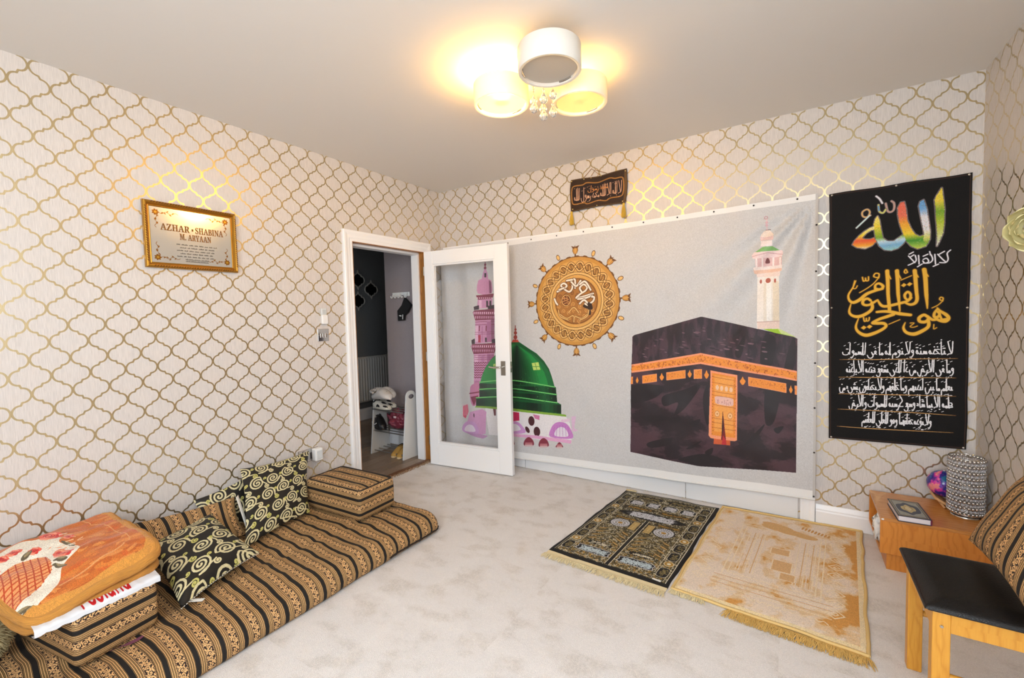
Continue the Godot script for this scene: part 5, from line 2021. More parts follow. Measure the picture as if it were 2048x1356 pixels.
func cloth_quad(c: Array, z: float, nu: int, nv: int, depth: float, wave: Callable) -> Geo:
	# a piece of cloth hung flat against the back wall, with a front, a back and edges
	var fr := []
	var bk := []
	for j in nv + 1:
		var row := PackedVector3Array()
		var rb := PackedVector3Array()
		for i in nu + 1:
			var s := float(i) / nu
			var q := float(j) / nv
			var p := Vector2(c[0], c[1]).lerp(Vector2(c[2], c[3]), s).lerp(Vector2(c[6], c[7]).lerp(Vector2(c[4], c[5]), s), q)
			var w: Vector3 = wave.call(s, q)
			row.append(Vector3(p.x + w.x, p.y + w.y, z + w.z + depth))
			rb.append(Vector3(p.x + w.x, p.y + w.y, z + w.z))
		fr.append(row)
		bk.append(rb)
	var g := Geo.new()
	g.sheet(fr)
	g.sheet(bk, false, null, true)
	for e in 4:
		var a := []
		var b := []
		if e < 2:
			var j := 0 if e == 0 else nv
			for i in nu + 1:
				a.append(fr[j][i])
				b.append(bk[j][i])
		else:
			var i := 0 if e == 2 else nu
			for j in nv + 1:
				a.append(fr[j][i])
				b.append(bk[j][i])
		g.sheet([a, b], false, null)
	return g


func velvet_hanging() -> void:
	var t := thing("velvet_hanging", "tall black velvet wall hanging with coloured and gold calligraphy", "wall hanging")
	var f := noise(1.0, 44, 2)
	var w := func(s: float, q: float) -> Vector3: return Vector3(0.003 * f.get_noise_2d(q * 6.0, 2.0 + s), 0.004 * sin(s * TAU * 2.0) * (1.0 - q) * 0.5, 0.002 + 0.004 * absf(f.get_noise_2d(s * 2.0, q * 3.0)))
	part(t, "cloth", cloth_quad(HANG, 0.004, 24, 48, 0.004, w), tex_mat("velvet_print", velvet_print(), 0.95))
	var pin := mat("pin_bright", Color8(214, 212, 206), 0.2, 0.9)
	for q in [Vector2(0.02, 0.006), Vector2(0.5, 0.006), Vector2(0.98, 0.006), Vector2(0.02, 0.46), Vector2(0.985, 0.48), Vector2(0.02, 0.994), Vector2(0.98, 0.994)]:
		var p := Vector2(HANG[0], HANG[1]).lerp(Vector2(HANG[2], HANG[3]), q.x).lerp(Vector2(HANG[6], HANG[7]).lerp(Vector2(HANG[4], HANG[5]), q.x), q.y)
		tack(t, Vector3(p.x, p.y, 0.013), pin)


func little_tapestry() -> void:
	var t := thing("small_tapestry", "small dark brown embroidered hanging with two yellow tassels above the banner", "wall hanging")
	var c := [1.402, 2.405, 1.853, 2.408, 1.838, 2.168, 1.398, 2.166]
	var cv := Canvas.new(768, 432, Color8(48, 30, 16))
	cv.grain(0.5, Vector2(0.5, 0.5), 61)
	var gold := Color8(176, 124, 58)
	cv.rect(4, 4, 760, 8, Color8(92, 66, 34))
	cv.rect(4, 420, 760, 8, Color8(92, 66, 34))
	cv.rect(4, 4, 8, 424, Color8(92, 66, 34))
	cv.rect(736, 4, 28, 424, Color8(92, 66, 34))
	cv.rect(26, 90, 700, 262, Color8(30, 14, 14))
	var bd := []
	for pt in [[30, 140], [60, 96], [180, 96], [240, 72], [384, 92], [540, 72], [620, 96], [700, 100], [722, 140], [722, 290], [690, 336], [560, 340], [500, 366], [384, 344], [250, 366], [200, 342], [70, 340], [30, 300]]:
		bd += pt
	var loop := curve(pts2(bd), 5, true)
	loop.append(loop[0])
	cv.stroke(loop, 15.0, gold)
	cv.stroke(loop, 5.0, Color8(120, 78, 34))
	var r := RandomNumberGenerator.new()
	r.seed = 4
	arabic(cv, "لا إله إلا الله محمد رسول الله", Vector2(700, 285), Vector2(60, 285), 150.0, Color8(206, 160, 128), r)
	arabic(cv, "محمد رسول", Vector2(520, 190), Vector2(250, 190), 70.0, Color8(196, 128, 64), r)
	var w := func(s: float, q: float) -> Vector3:
		var e := 0.014 * sin(s * PI * 3.0) * (1.0 - absf(2.0 * q - 1.0) * 0.2)
		var scal := 0.012 * (absf(2.0 * s - 1.0) - 0.5) * (2.0 * q - 1.0)
		return Vector3(-0.010 * sin(q * PI) * (1.0 if s < 0.5 else -1.0) * absf(2 * s - 1), -scal, 0.010 + e * 0.5 + 0.004 * sin(q * 7.0))
	part(t, "cloth", cloth_quad(c, 0.004, 40, 20, 0.004, w), tex_mat("small_tapestry_print", cv.im, 0.8))
	var yel := mat("tassel_yellow", Color8(216, 176, 62), 0.75)
	for q in [[1.405, 2.170], [1.828, 2.172]]:
		var ts := part(t, "tassel_knot", Geo.new_ball(Vector3(q[0], q[1] - 0.016, 0.024), 0.010), yel)
		var fr := Geo.new()
		var rr := RandomNumberGenerator.new()
		rr.seed = 8
		for k in 46:
			var an := k * 2.399
			var rad := 0.0125 * sqrt((k + 0.5) / 46.0)
			var top := Vector3(q[0] + cos(an) * rad * 0.5, q[1] - 0.022, 0.024 + sin(an) * rad * 0.5)
			var mid := Vector3(q[0] + cos(an) * rad * 1.2, q[1] - 0.06, 0.024 + sin(an) * rad)
			var bot := Vector3(q[0] + cos(an) * rad * 1.35 + rr.randf_range(-0.004, 0.004), q[1] - rr.randf_range(0.102, 0.116), 0.024 + sin(an) * rad)
			fr.tube(PackedVector3Array([top, mid, bot]), 0.0016, 4)
		var fo := part(ts, "threads", fr, yel)
		fo.set_meta("kind", "stuff")
	var cord := mat("hanging_cord", Color8(150, 112, 58), 0.8)
	part(t, "hanging_cord", g_tube(PackedVector3Array([Vector3(1.505, 2.405, 0.016), Vector3(1.572, 2.470, 0.006), Vector3(1.640, 2.408, 0.016)]), 0.0022, 6), cord)
	part(t, "hanging_cord", g_tube(PackedVector3Array([Vector3(1.572, 2.412, 0.016), Vector3(1.600, 2.455, 0.006), Vector3(1.700, 2.408, 0.016)]), 0.0022, 6), cord)
	var pin := mat("pin_brass", Color8(196, 170, 110), 0.25, 0.9)
	for s in [0.02, 0.25, 0.38, 0.56, 0.98]:
		tack(t, Vector3(lerpf(c[0], c[2], s), 2.396, 0.026), pin)
	for s in [0.04, 0.5, 0.96]:
		tack(t, Vector3(lerpf(c[6], c[4], s), 2.178, 0.026), pin)


func picture_frame() -> void:
	var zc := 2.1205
	var yc := 1.829
	var t := thing("picture_frame", "gilt picture frame holding a silver plaque with gold lettering", "picture frame", "", Vector3(0, yc, zc))
	var L := left_wall(Vector3(0.004, 0, 0))
	var hw := 0.2305
	var hh := 0.178
	var gilt := mat("gilt", Color8(186, 136, 52), 0.32, 0.85)
	var giltd := mat("gilt_dark", Color8(120, 74, 22), 0.4, 0.6)
	var fw := 0.030
	var prof := PackedVector2Array([Vector2(0.010, 0), Vector2(0.013, 0.003), Vector2(0.012, 0.007), Vector2(0.016, 0.010), Vector2(0.024, 0.016), Vector2(0.026, 0.022), Vector2(0.022, 0.027), Vector2(0.016, 0.030), Vector2(0, 0.030)])
	var cs := [Vector3(-hw + fw, -hh + fw, 0), Vector3(-hw + fw, hh - fw, 0), Vector3(hw - fw, hh - fw, 0), Vector3(hw - fw, -hh + fw, 0)]
	var outs := [Vector3(-1, 0, 0), Vector3(0, 1, 0), Vector3(1, 0, 0), Vector3(0, -1, 0)]
	for i in 4:
		var a: Vector3 = cs[i]
		var b: Vector3 = cs[(i + 1) % 4]
		var dir := (b - a).normalized()
		var g := Geo.new()
		g.xf = L
		for k in prof.size() - 1:
			var p := prof[k]
			var q := prof[k + 1]
			var d := q - p
			var nn: Vector3 = Vector3(0, 0, d.y) - outs[i] * d.x
			var o0: Vector3 = outs[i] * p.y + Vector3(0, 0, p.x)
			var o1: Vector3 = outs[i] * q.y + Vector3(0, 0, q.x)
			g.quad(a + o0 - dir * p.y, b + o0 + dir * p.y, b + o1 + dir * q.y, a + o1 - dir * q.y, nn.normalized())
		var rail := part(t, "frame_rail", g, gilt)
		# carved rope along the ridge
		var rope := Geo.new()
		rope.xf = L
		var n := int((b - a).length() / 0.0125)
		for k in n:
			var m: Vector3 = a.lerp(b, (k + 0.5) / n) + outs[i] * 0.0215 + Vector3(0, 0, 0.0262)
			var tilt: Vector3 = (dir + outs[i] * 0.8).normalized() * 0.0062
			rope.tube(PackedVector3Array([m - tilt, m + Vector3(0, 0, 0.0012), m + tilt]), [0.0014, 0.0030, 0.0014], 6)
		part(rail, "rope_carving", rope, giltd)
	# plaque
	var cv := Canvas.new(1024, 760, Color8(206, 204, 198))
	var brown := Color8(150, 98, 30)
	for sx in [0, 1]:
		for sy in [0, 1]:
			var cx: float = 70.0 + sx * (1024 - 140)
			var cy: float = 70.0 + sy * (760 - 140)
			var dx := 1.0 if sx == 0 else -1.0
			var dy := 1.0 if sy == 0 else -1.0
			for k in 7:
				cv.ell(Vector2(cx, cy) + Vector2.from_angle(TAU * k / 7) * 26, 17, 12, TAU * k / 7, brown)
			cv.disc(Vector2(cx, cy), 16, Color8(206, 160, 60))
			for ax in 2:
				var l := PackedVector2Array()
				for k in 15:
					var u := 40.0 + k * 16.0
					var w := 14.0 * sin(k * 0.9)
					l.append(Vector2(cx, cy) + (Vector2(dx * u, dy * w) if ax == 0 else Vector2(dx * w, dy * u * 0.8)))
				cv.stroke(l, 6.0, brown)
				for k in 5:
					var p := l[2 + k * 2]
					cv.ell(p + Vector2(dx * 6, dy * 12 * (1 if k % 2 else -1)), 15, 7, 0.6 * dx * (1 if k % 2 else -1) + ax * 1.2, brown)
	var r := RandomNumberGenerator.new()
	r.seed = 6
	for row in 5:
		var x := 300.0 + 40.0 * (row % 2)
		var end := 790.0 - 40.0 * (row % 2)
		while x < end:
			var n := r.randi_range(3, 7)
			for k in n:
				var h := r.randf_range(6, 15)
				cv.stroke(PackedVector2Array([Vector2(x, 490 + row * 42), Vector2(x + 4, 490 + row * 42 - h), Vector2(x + 8, 490 + row * 42)]), 3.6, Color8(40, 36, 34))
				x += 11.0
			x += 16.0
	for row in 2:
		var x := 400.0
		while x < 690:
			var h := r.randf_range(6, 20)
			cv.stroke(PackedVector2Array([Vector2(x, 700 + row * 26), Vector2(x + 3, 700 + row * 26 - h), Vector2(x + 8, 702 + row * 26)]), 3.0, Color8(90, 86, 80))
			x += 8.0
	var pm := tex_mat("plaque_print", cv.im, 0.16)
	pm.metallic = 0.55
	var g := Geo.new()
	g.xf = L
	var iw := hw - fw
	var ih := hh - fw
	g.quad(Vector3(-iw, -ih, 0.009), Vector3(iw, -ih, 0.009), Vector3(iw, ih, 0.009), Vector3(-iw, ih, 0.009), Vector3(0, 0, 1))
	var pl := part(t, "plaque", g, pm, "silvered plaque with small dark script")
	part(t, "backing", g_box(Vector3(0.003, -hh + 0.004, -hw + 0.004), Vector3(0.011, hh - 0.004, hw - 0.004), 0.002), giltd)
	var gl := mat("gold_letters", Color8(122, 76, 18), 0.45, 0.2)
	letters(pl, "lettering", "AZHAR", "Droid Serif", true, 0.036, 0.138, L * Transform3D(Basis(), Vector3(-0.086, 0.046, 0.0102)), gl)
	letters(pl, "lettering", "SHABINA", "Droid Serif", true, 0.036, 0.146, L * Transform3D(Basis(), Vector3(0.084, 0.046, 0.0102)), gl)
	letters(pl, "lettering", "♥", "Droid Sans", true, 0.010, 0.008, L * Transform3D(Basis(), Vector3(-0.002, 0.044, 0.0102)), gl)
	letters(pl, "lettering", "M. ARYAAN", "Droid Serif", true, 0.034, 0.158, L * Transform3D(Basis(), Vector3(0.012, 0.002, 0.0102)), gl)


func switch_and_socket() -> void:
	var chrome: Material = mats["chrome"]
	var white: Material = mats["white_plastic"]
	var s := thing("light_switch", "square chrome light switch plate by the doorway", "light switch", "", Vector3(0, 1.240, 1.316))
	part(s, "plate", g_box(Vector3(0, -0.045, -0.045), Vector3(0.007, 0.045, 0.045), 0.003, 2), mat("mirror_chrome", Color8(206, 204, 202), 0.06, 1.0))
	for k in 3:
		part(s, "rocker", g_box(Vector3(0.006, -0.018, -0.028 + k * 0.02), Vector3(0.0105, 0.012, -0.012 + k * 0.02), 0.0015), chrome)
	for z in [-0.036, 0.036]:
		var g := Geo.new()
		g.xf = Transform3D(Basis(Vector3(0, 0, 1), -PI / 2), Vector3(0.007, 0, z))
		g.lathe(PackedVector2Array([Vector2(0, 0.0012), Vector2(0.003, 0.001), Vector2(0.0034, 0)]), 10)
		part(s, "screw", g, chrome)
	var h := thing("plastic_holder", "slim white plastic holder on the wall above the light switch", "wall holder", "", Vector3(0, 1.375, 1.306))
	part(h, "body", g_box(Vector3(0, -0.056, -0.024), Vector3(0.024, 0.012, 0.024), 0.007, 2), white)
	part(h, "back_plate", g_box(Vector3(0, 0.0, -0.021), Vector3(0.012, 0.060, 0.021), 0.004, 2), mat("pale_plastic", Color8(216, 218, 216), 0.35))
	part(h, "slot", g_box(Vector3(0.010, 0.015, -0.015), Vector3(0.0135, 0.050, 0.015), 0.001), mat("pale_grey_plastic", Color8(196, 200, 200), 0.35))
	var k := thing("wall_socket", "chrome double wall socket beside the swirl cushion", "socket", "", Vector3(0, 0.395, 1.478))
	part(k, "plate", g_box(Vector3(0, -0.045, -0.076), Vector3(0.008, 0.045, 0.076), 0.003, 2), mats["mirror_chrome"])
	for z in [-0.036, 0.036]:
		part(k, "socket_face", g_box(Vector3(0.0075, -0.030, z - 0.026), Vector3(0.0095, 0.016, z + 0.026), 0.001), mat("socket_grey", Color8(70, 68, 68), 0.4))
	part(k, "switch_rocker", g_box(Vector3(0.007, 0.020, -0.045), Vector3(0.012, 0.036, -0.030), 0.001), chrome)
	part(k, "switch_rocker", g_box(Vector3(0.007, 0.020, 0.030), Vector3(0.012, 0.036, 0.045), 0.001), chrome)
	var p := thing("plug_adapter", "white plug adapter pushed into the wall socket", "plug", "", Vector3(0.0095, 0.392, 1.428))
	part(p, "housing", g_box(Vector3(0.0, -0.043, -0.030), Vector3(0.050, 0.046, 0.030), 0.009, 3), white)
	part(p, "face", g_box(Vector3(0.047, -0.030, -0.020), Vector3(0.052, 0.032, 0.020), 0.003), mats["pale_plastic"])


func paper_flower() -> void:
	# cream paper rose on the right wall at the edge of the picture: cupped petals in three whorls
	var c := onx(3.648, 2068, 456)
	var t := thing("paper_flower", "cream paper rose with cupped petals on the right wall", "paper flower", "", c)
	var cm := mat("cream_paper", Color8(240, 232, 178), 0.8)
	cm.backlight_enabled = true
	cm.backlight = Color(0.22, 0.20, 0.10)
	var ax := (EYE - c).normalized().lerp(Vector3(-1, 0, 0), 0.45).normalized()
	var bs := Basis(ax.cross(Vector3.UP).normalized(), Vector3.UP, ax)
	bs.y = bs.z.cross(bs.x).normalized()
	for ring in 4:
		var n: int = [6, 5, 4, 3][ring]
		var R: float = [0.074, 0.060, 0.043, 0.026][ring]
		var front: float = [0.92, 0.62, 0.42, 0.25][ring]
		for k in n:
			var an := TAU * k / n + ring * 0.55
			var rows := []
			for i in 11:
				var s := i / 10.0
				var row := PackedVector3Array()
				for j in 11:
					var q := j / 10.0 - 0.5
					var wide := (1.35 * TAU / n) * (1.0 - 0.45 * pow(s, 4.0))
					var th := lerpf(1.95, front + 0.55 * q * q * 4.0 * s, s)
					var rr := R * (1.0 + 0.07 * (k % 2) + 0.10 * pow(s, 6.0) + 0.05 * q)
					var lo := an + q * wide
					row.append(bs * Vector3(sin(th) * cos(lo), sin(th) * sin(lo), cos(th) * 0.9) * rr)
				rows.append(row)
			var g := Geo.new()
			g.sheet(rows)
			part(t, "petal", g, cm)
	part(t, "centre", Geo.new_ball(Vector3.ZERO, 0.015), mat("flower_centre", Color8(214, 196, 120), 0.8))
	part(t, "stem_wire", g_tube(PackedVector3Array([Vector3.ZERO, Vector3(ROOM_W - c.x, 0.0, 0.0)]), 0.004, 8), mat("flower_centre", Color8(214, 196, 120), 0.8))


# ================================================================ floor seating along the left wall
func spiral(c: Vector2, r: float, turns: float, a0: float, dir: float) -> PackedVector2Array:
	var o := PackedVector2Array()
	var n := int(turns * 14)
	for i in n + 1:
		var t := float(i) / n
		o.append(c + Vector2.from_angle(a0 + dir * TAU * turns * t) * r * (1.0 - 0.92 * t))
	return o


# woven stripes: one repeat is 0.18 m along the stripe (u) and two stripes of 0.09 m across (v)
func stripe_cloth() -> StandardMaterial3D:
	if mats.has("stripe_cloth"):
		return mats["stripe_cloth"]
	var black := Color8(17, 12, 10)
	var brown := Color8(40, 22, 16)
	var tan_ := Color8(222, 176, 118)
	var olive := Color8(168, 130, 74)
	var cv := Canvas.new(768, 768, black)
	cv.wrap = true
	for b in 2:
		var o := b * 384.0
		cv.rect(0, o + 0, 768, 138, brown)
		# fine lines on either side of the scroll band, then the plain black band
		for y in [[143, 9, tan_], [158, 6, olive], [171, 11, tan_], [188, 6, olive], [200, 10, tan_], [217, 4, olive], [291, 4, olive], [300, 10, tan_], [316, 6, olive], [328, 11, tan_], [345, 6, olive], [357, 9, tan_], [373, 5, olive]]:
			cv.rect(0, o + y[0], 768, y[1], y[2])
		# scroll band: wave edging and paired scrolls with leaves
		for e in [8.0, 130.0]:
			var l := PackedVector2Array()
			for i in 97:
				l.append(Vector2(i * 8.0, o + e + 4.0 * sin(i * 1.2)))
			cv.stroke(l, 5.0, tan_)
		for k in 4:
			var x := k * 192.0
			var up := 1.0 if k % 2 == 0 else -1.0
			cv.stroke(spiral(Vector2(x + 46, o + 69 + up * 4), 44, 1.45, PI * 0.5 * up, -up), 15.0, tan_)
			cv.stroke(curve(pts2([x + 46, o + 69 + up * 48, x + 96, o + 69 + up * 38, x + 128, o + 69 - up * 10, x + 150, o + 69 - up * 46]), 6), 14.0, tan_)
			cv.stroke(spiral(Vector2(x + 142, o + 69 - up * 6), 38, 1.3, -PI * 0.5 * up, up), 14.0, tan_)
			cv.stroke(curve(pts2([x + 142, o + 69 - up * 44, x + 180, o + 69 - up * 22, x + 202, o + 69 + up * 26, x + 238, o + 69 + up * 48]), 6), 13.0, tan_)
			for lf in [[98, 14, 0.7], [94, -26, -0.6], [188, 22, -0.7], [6, -42, 0.5], [120, 48, 0.2], [190, -46, 0.3]]:
				cv.ell(Vector2(x + lf[0], o + 69 + up * lf[1]), 20, 10, lf[2] * up, tan_)
	cv.grain(0.16, Vector2(0.9, 0.12), 71)
	cv.grain(0.12, Vector2(0.12, 0.9), 72)
	var m := tex_mat("stripe_cloth", cv.im, 0.8, Vector2(1.0 / 0.18, 1.0 / 0.18))
	return m


# black cloth with cream spirals: one repeat is 0.40 m
func swirl_cloth() -> StandardMaterial3D:
	if mats.has("swirl_cloth"):
		return mats["swirl_cloth"]
	var cv := Canvas.new(1024, 1024, Color8(20, 17, 12))
	cv.wrap = true
	var cream := Color8(214, 203, 158)
	var lime := Color8(198, 192, 108)
	var r := RandomNumberGenerator.new()
	r.seed = 33
	for j in 4:
		for i in 4:
			var c := Vector2((i + 0.5 * (j % 2)) * 256.0 + r.randf_range(-14, 14), j * 256.0 + 110 + r.randf_range(-12, 12))
			var dir := 1.0 if (i + j) % 2 == 0 else -1.0
			var a0 := r.randf_range(0, TAU)
			var sp := spiral(c, 108, 2.3, a0, dir)
			cv.stroke(sp, 22.0, cream)
			# tail running on to a small curl
			var t0 := sp[0]
			var c2 := c + Vector2(132, 112) + Vector2(r.randf_range(-8, 8), r.randf_range(-8, 8))
			cv.stroke(curve(PackedVector2Array([sp[2], t0, t0.lerp(c2, 0.55) + Vector2(18 * dir, -14), c2 + Vector2(0, -38)]), 6), 17.0, cream)
			cv.stroke(spiral(c2, 40, 1.5, -PI / 2, dir), 17.0, lime if (i + j) % 3 == 0 else cream)
			var c3 := c + Vector2(122, -40)
			cv.stroke(spiral(c3, 26, 1.2, PI * 0.8, -dir), 14.0, lime)
	cv.grain(0.16, Vector2(0.4, 0.4), 73)
	var m := tex_mat("swirl_cloth", cv.im, 0.6, Vector2(1.0 / 0.46, 1.0 / 0.46))
	return m


# a stuffed cushion between four corners (top left, top right, bottom right, bottom left of its face)
func cushion(t: Node3D, c: Array, thick: float, m: Material, turn := 0.0, uvo := Vector2.ZERO, sag := 0.0) -> void:
	var a: Vector3 = c[0]
	var b: Vector3 = c[1]
	var d: Vector3 = c[3]
	var nn := (b - a).cross(a - d).normalized()
	var w := (b - a).length()
	var h := (d - a).length()
	var n := 26
	for side in [1.0, -1.0]:
		var rows := []
		var uvs := []
		for j in n + 1:
			var row := PackedVector3Array()
			var ur := []
			for i in n + 1:
				var s := float(i) / n
				var q := float(j) / n
				# seams draw in a little between the corners
				var si := s + (0.5 - s) * 0.09 * 4.0 * q * (1.0 - q)
				var qi := q + (0.5 - q) * 0.09 * 4.0 * s * (1.0 - s)
				var p: Vector3 = a.lerp(b, si).lerp(d.lerp(c[2], si), qi)
				var f := pow(maxf(16.0 * s * (1 - s) * q * (1 - q), 0.0), 0.42)
				var crease := 1.0 + 0.05 * sin(s * 9.0 + q * 4.0) + 0.04 * sin(q * 11.0 - s * 3.0)
				p += nn * side * thick * 0.5 * f * crease
				p.y -= sag * f * q
				row.append(p)
				ur.append(Vector2(s * w, q * h).rotated(turn) + uvo)
			rows.append(row)
			uvs.append(ur)
		var g := Geo.new()
		g.sheet(rows, false, uvs, side < 0.0)
		part(t, "cover", g, m)


# a block of foam in a sewn cover; stripes run round its sides and along its top
func block_seat(t: Node3D, w: float, h: float, d: float, m: Material) -> void:
	var f := noise(1.0, 91, 2)
	var hx := w / 2
	var hz := d / 2
	var r := 0.02
	# sides
	var ring := []
	for k in 4:
		var cx: float = [hx - r, -hx + r, -hx + r, hx - r][k]
		var cz: float = [hz - r, hz - r, -hz + r, -hz + r][k]
		for i in 6:
			var an := PI / 2 * k + PI / 2 * i / 5.0
			ring.append(Vector2(cx + cos(an) * r, cz + sin(an) * r))
		var nx: Vector2 = [Vector2(-hx + r, hz), Vector2(-hx, -hz + r), Vector2(hx - r, -hz), Vector2(hx, hz - r)][k]
		for i in range(1, 8):
			ring.append((ring[ring.size() - i] as Vector2).lerp(nx, i / 8.0))
	var per := [0.0]
	for k in ring.size():
		per.append(per[k] + (ring[k] as Vector2).distance_to(ring[(k + 1) % ring.size()]))
	var rows := []
	var uvs := []
	var ys := [0.0, 0.004, 0.012, 0.03, h * 0.35, h * 0.65, h - 0.03, h - 0.012, h - 0.004, h]
	for y in ys:
		var row := PackedVector3Array()
		var ur := []
		var inset := 0.012 * pow(1.0 - minf(minf(y, h - y) / 0.02, 1.0), 2.0)
		for k in ring.size() + 1:
			var p: Vector2 = ring[k % ring.size()]
			var bulge := 1.0 + 0.018 * sin(PI * y / h) + 0.012 * f.get_noise_2d(p.x * 7.0 + y * 3.0, p.y * 7.0)
			if k < ring.size():
				row.append(Vector3(p.x * bulge - signf(p.x) * inset, y, p.y * bulge - signf(p.y) * inset))
			ur.append(Vector2(per[k], -y + 0.012))
		rows.append(row)
		uvs.append(ur)
	var g := Geo.new()
	g.sheet(rows, true, uvs, true)
	part(t, "side_cover", g, m)
	# top, a little domed
	rows = []
	uvs = []
	for j in 17:
		var row := PackedVector3Array()
		var ur := []
		for i in 17:
			var x := (i / 16.0 - 0.5) * 2.0
			var z := (j / 16.0 - 0.5) * 2.0
			var e := (1.0 - pow(absf(x), 6.0)) * (1.0 - pow(absf(z), 6.0))
			var p := Vector3(x * (hx - 0.012), h - 0.001 + 0.010 * e + 0.004 * f.get_noise_2d(x * 2.0, z * 2.0) * e, z * (hz - 0.012))
			row.append(p)
			ur.append(Vector2(p.x, p.z))
		rows.append(row)
		uvs.append(ur)
	g = Geo.new()
	g.sheet(rows, false, uvs, true)
	part(t, "top_cover", g, m)
	part(t, "base", g_box(Vector3(-hx + 0.014, 0.0, -hz + 0.014), Vector3(hx - 0.014, 0.01, hz - 0.014), 0.002), mat("base_cloth", Color8(40, 30, 26), 0.9))
	# piping along the top edge
	var path := PackedVector3Array()
	for k in ring.size():
		var p: Vector2 = ring[k]
		path.append(Vector3(p.x - signf(p.x) * 0.009, h - 0.001, p.y - signf(p.y) * 0.009))
	g = Geo.new()
	g.tube(path, 0.0045, 6, true)
	part(t, "piping", g, mat("piping_dark", Color8(34, 24, 18), 0.7))


func build_seating() -> void:
	var stripe := stripe_cloth()
	var swirl := swirl_cloth()
	# --- mattress: stripes run across it
	var mt := thing("floor_mattress", "long floor mattress in black and gold striped cloth along the left wall", "mattress", "", Vector3(0, 0, 0))
	var f := noise(1.0, 51, 3)
	var X1 := 1.03
	var Z0 := 1.225
	var Z1 := 4.2
	var H := 0.125
	var rows := []
	var uvs := []
	var nz := 150
	# cross-section from the floor under the front edge, over the top, to the wall
	var sec := [Vector2(X1 - 0.035, 0.002), Vector2(X1 - 0.012, 0.006), Vector2(X1, 0.022), Vector2(X1 + 0.004, 0.05), Vector2(X1 - 0.004, 0.078), Vector2(X1 - 0.022, 0.100), Vector2(X1 - 0.05, 0.114), Vector2(X1 - 0.09, 0.121)]
	for k in 26:
		sec.append(Vector2(X1 - 0.13 - (X1 - 0.13 - 0.05) * k / 25.0, 0.124))
	sec.append_array([Vector2(0.036, 0.118), Vector2(0.026, 0.100), Vector2(0.022, 0.06), Vector2(0.024, 0.01)])
	for j in nz + 1:
		var s := float(j) / nz
		var z := Z0 + (Z1 - Z0) * pow(s, 1.25)
		var e := smoothstep(0.0, 0.075, z - Z0)
		var row := PackedVector3Array()
		var ur := []
		var run := 0.0
		for k in sec.size():
			var p: Vector2 = sec[k]
			if k > 0:
				run += (sec[k] as Vector2).distance_to(sec[k - 1])
			var top := smoothstep(0.09, 0.118, p.y)
			var y := p.y * sqrt(maxf(e * (2.0 - e), 0.0)) + 0.002
			# the stuffing is lumpy and dips along two quilted lines
			var lump := 0.014 * f.get_noise_2d(p.x * 2.6, z * 2.2) + 0.006 * f.get_noise_2d(p.x * 7.0, z * 5.0 + 4.0)
			lump -= 0.010 * exp(-pow((p.x - 0.66 - 0.03 * sin(z * 5.0)) / 0.035, 2.0))
			y += top * lump * e
			var x := p.x - (0.055 * pow(1.0 - smoothstep(0.0, 0.10, z - Z0), 2.0) * smoothstep(0.7, 1.0, p.x)) + 0.012 * f.get_noise_2d(z * 2.0, 7.0) * smoothstep(0.8, 1.0, p.x)
			row.append(Vector3(x, maxf(y, 0.001), z))
			ur.append(Vector2(run, z + 0.016 * f.get_noise_2d(p.x * 2.0 + 5.0, z * 1.6) - 0.03 * p.x))
		rows.append(row)
		uvs.append(ur)
	var g := Geo.new()
	g.sheet(rows, false, uvs)
	part(mt, "cover", g, stripe)
	g = Geo.new()
	var first: PackedVector3Array = rows[0]
	g.box(Vector3(0.03, 0.0, Z0 + 0.02), Vector3(X1 - 0.06, 0.012, Z1), 0.004)
	part(mt, "underside", g, mat("base_cloth", Color8(40, 30, 26), 0.9))
	var seam := PackedVector3Array()
	for j in range(0, 34):
		seam.append((rows[j] as PackedVector3Array)[2] + Vector3(0.002, 0.003, 0))
	part(mt, "edge_piping", g_tube(seam, 0.005, 6), mat("piping_dark", Color8(34, 24, 18), 0.7))

	# --- block seats
	var b1 := thing("block_seat", "striped block cushion on the far end of the mattress", "block cushion", "", Vector3(0.468, 0.132, 1.488))
	block_seat(b1, 0.500, 0.185, 0.285, stripe)
	b1.rotation.y = 0.04
	var b2 := thing("block_seat", "striped block cushion under the folded orange blanket", "block cushion", "", Vector3(0.545, 0.130, 2.785))
	block_seat(b2, 0.440, 0.180, 0.262, stripe)
	b2.rotation.y = 0.16

	# --- cushions against the wall
	var c1 := thing("swirl_cushion", "black cushion with cream swirls standing upright by the wall socket", "cushion", "", Vector3.ZERO)
	cushion(c1, [onx(0.045, 474, 936), onx(0.035, 612, 900), ony(0.15, 613, 1022), ony(0.15, 482, 1096)], 0.075, swirl, 0.08)
	c1.position.x = 0.035
	var c2 := thing("swirl_cushion", "black cushion with cream swirls slumped behind the striped cushion", "cushion", "", Vector3.ZERO)
	cushion(c2, [Vector3(0.050, 0.348, 2.215), Vector3(0.060, 0.395, 1.92), Vector3(0.15, 0.15, 1.93), Vector3(0.14, 0.145, 2.20)], 0.05, swirl, 0.3, Vector2(0.13, 0.21))
	var c3 := thing("striped_cushion", "striped cushion leaning on the wall behind the blanket", "cushion", "", Vector3.ZERO)
	cushion(c3, [Vector3(0.09, 0.345, 2.52), Vector3(0.14, 0.325, 2.035), Vector3(0.30, 0.15, 2.06), Vector3(0.25, 0.155, 2.54)], 0.085, stripe, PI / 2 + 0.05, Vector2(0.0, 0.02))
	var lab := mat("cushion_label", Color8(232, 230, 222), 0.7)
	g = Geo.new()
	var lr := []
	for i in 9:
		var s := i / 8.0
		var base := Vector3(0.148 + 0.145 * s, 0.318 - 0.150 * s, 2.040 + 0.020 * s)
		lr.append(PackedVector3Array([base + Vector3(0.02, 0.022, -0.006), base + Vector3(0.045, 0.030, 0.004), base + Vector3(0.055, 0.022, 0.022)]))
	g.sheet(lr)
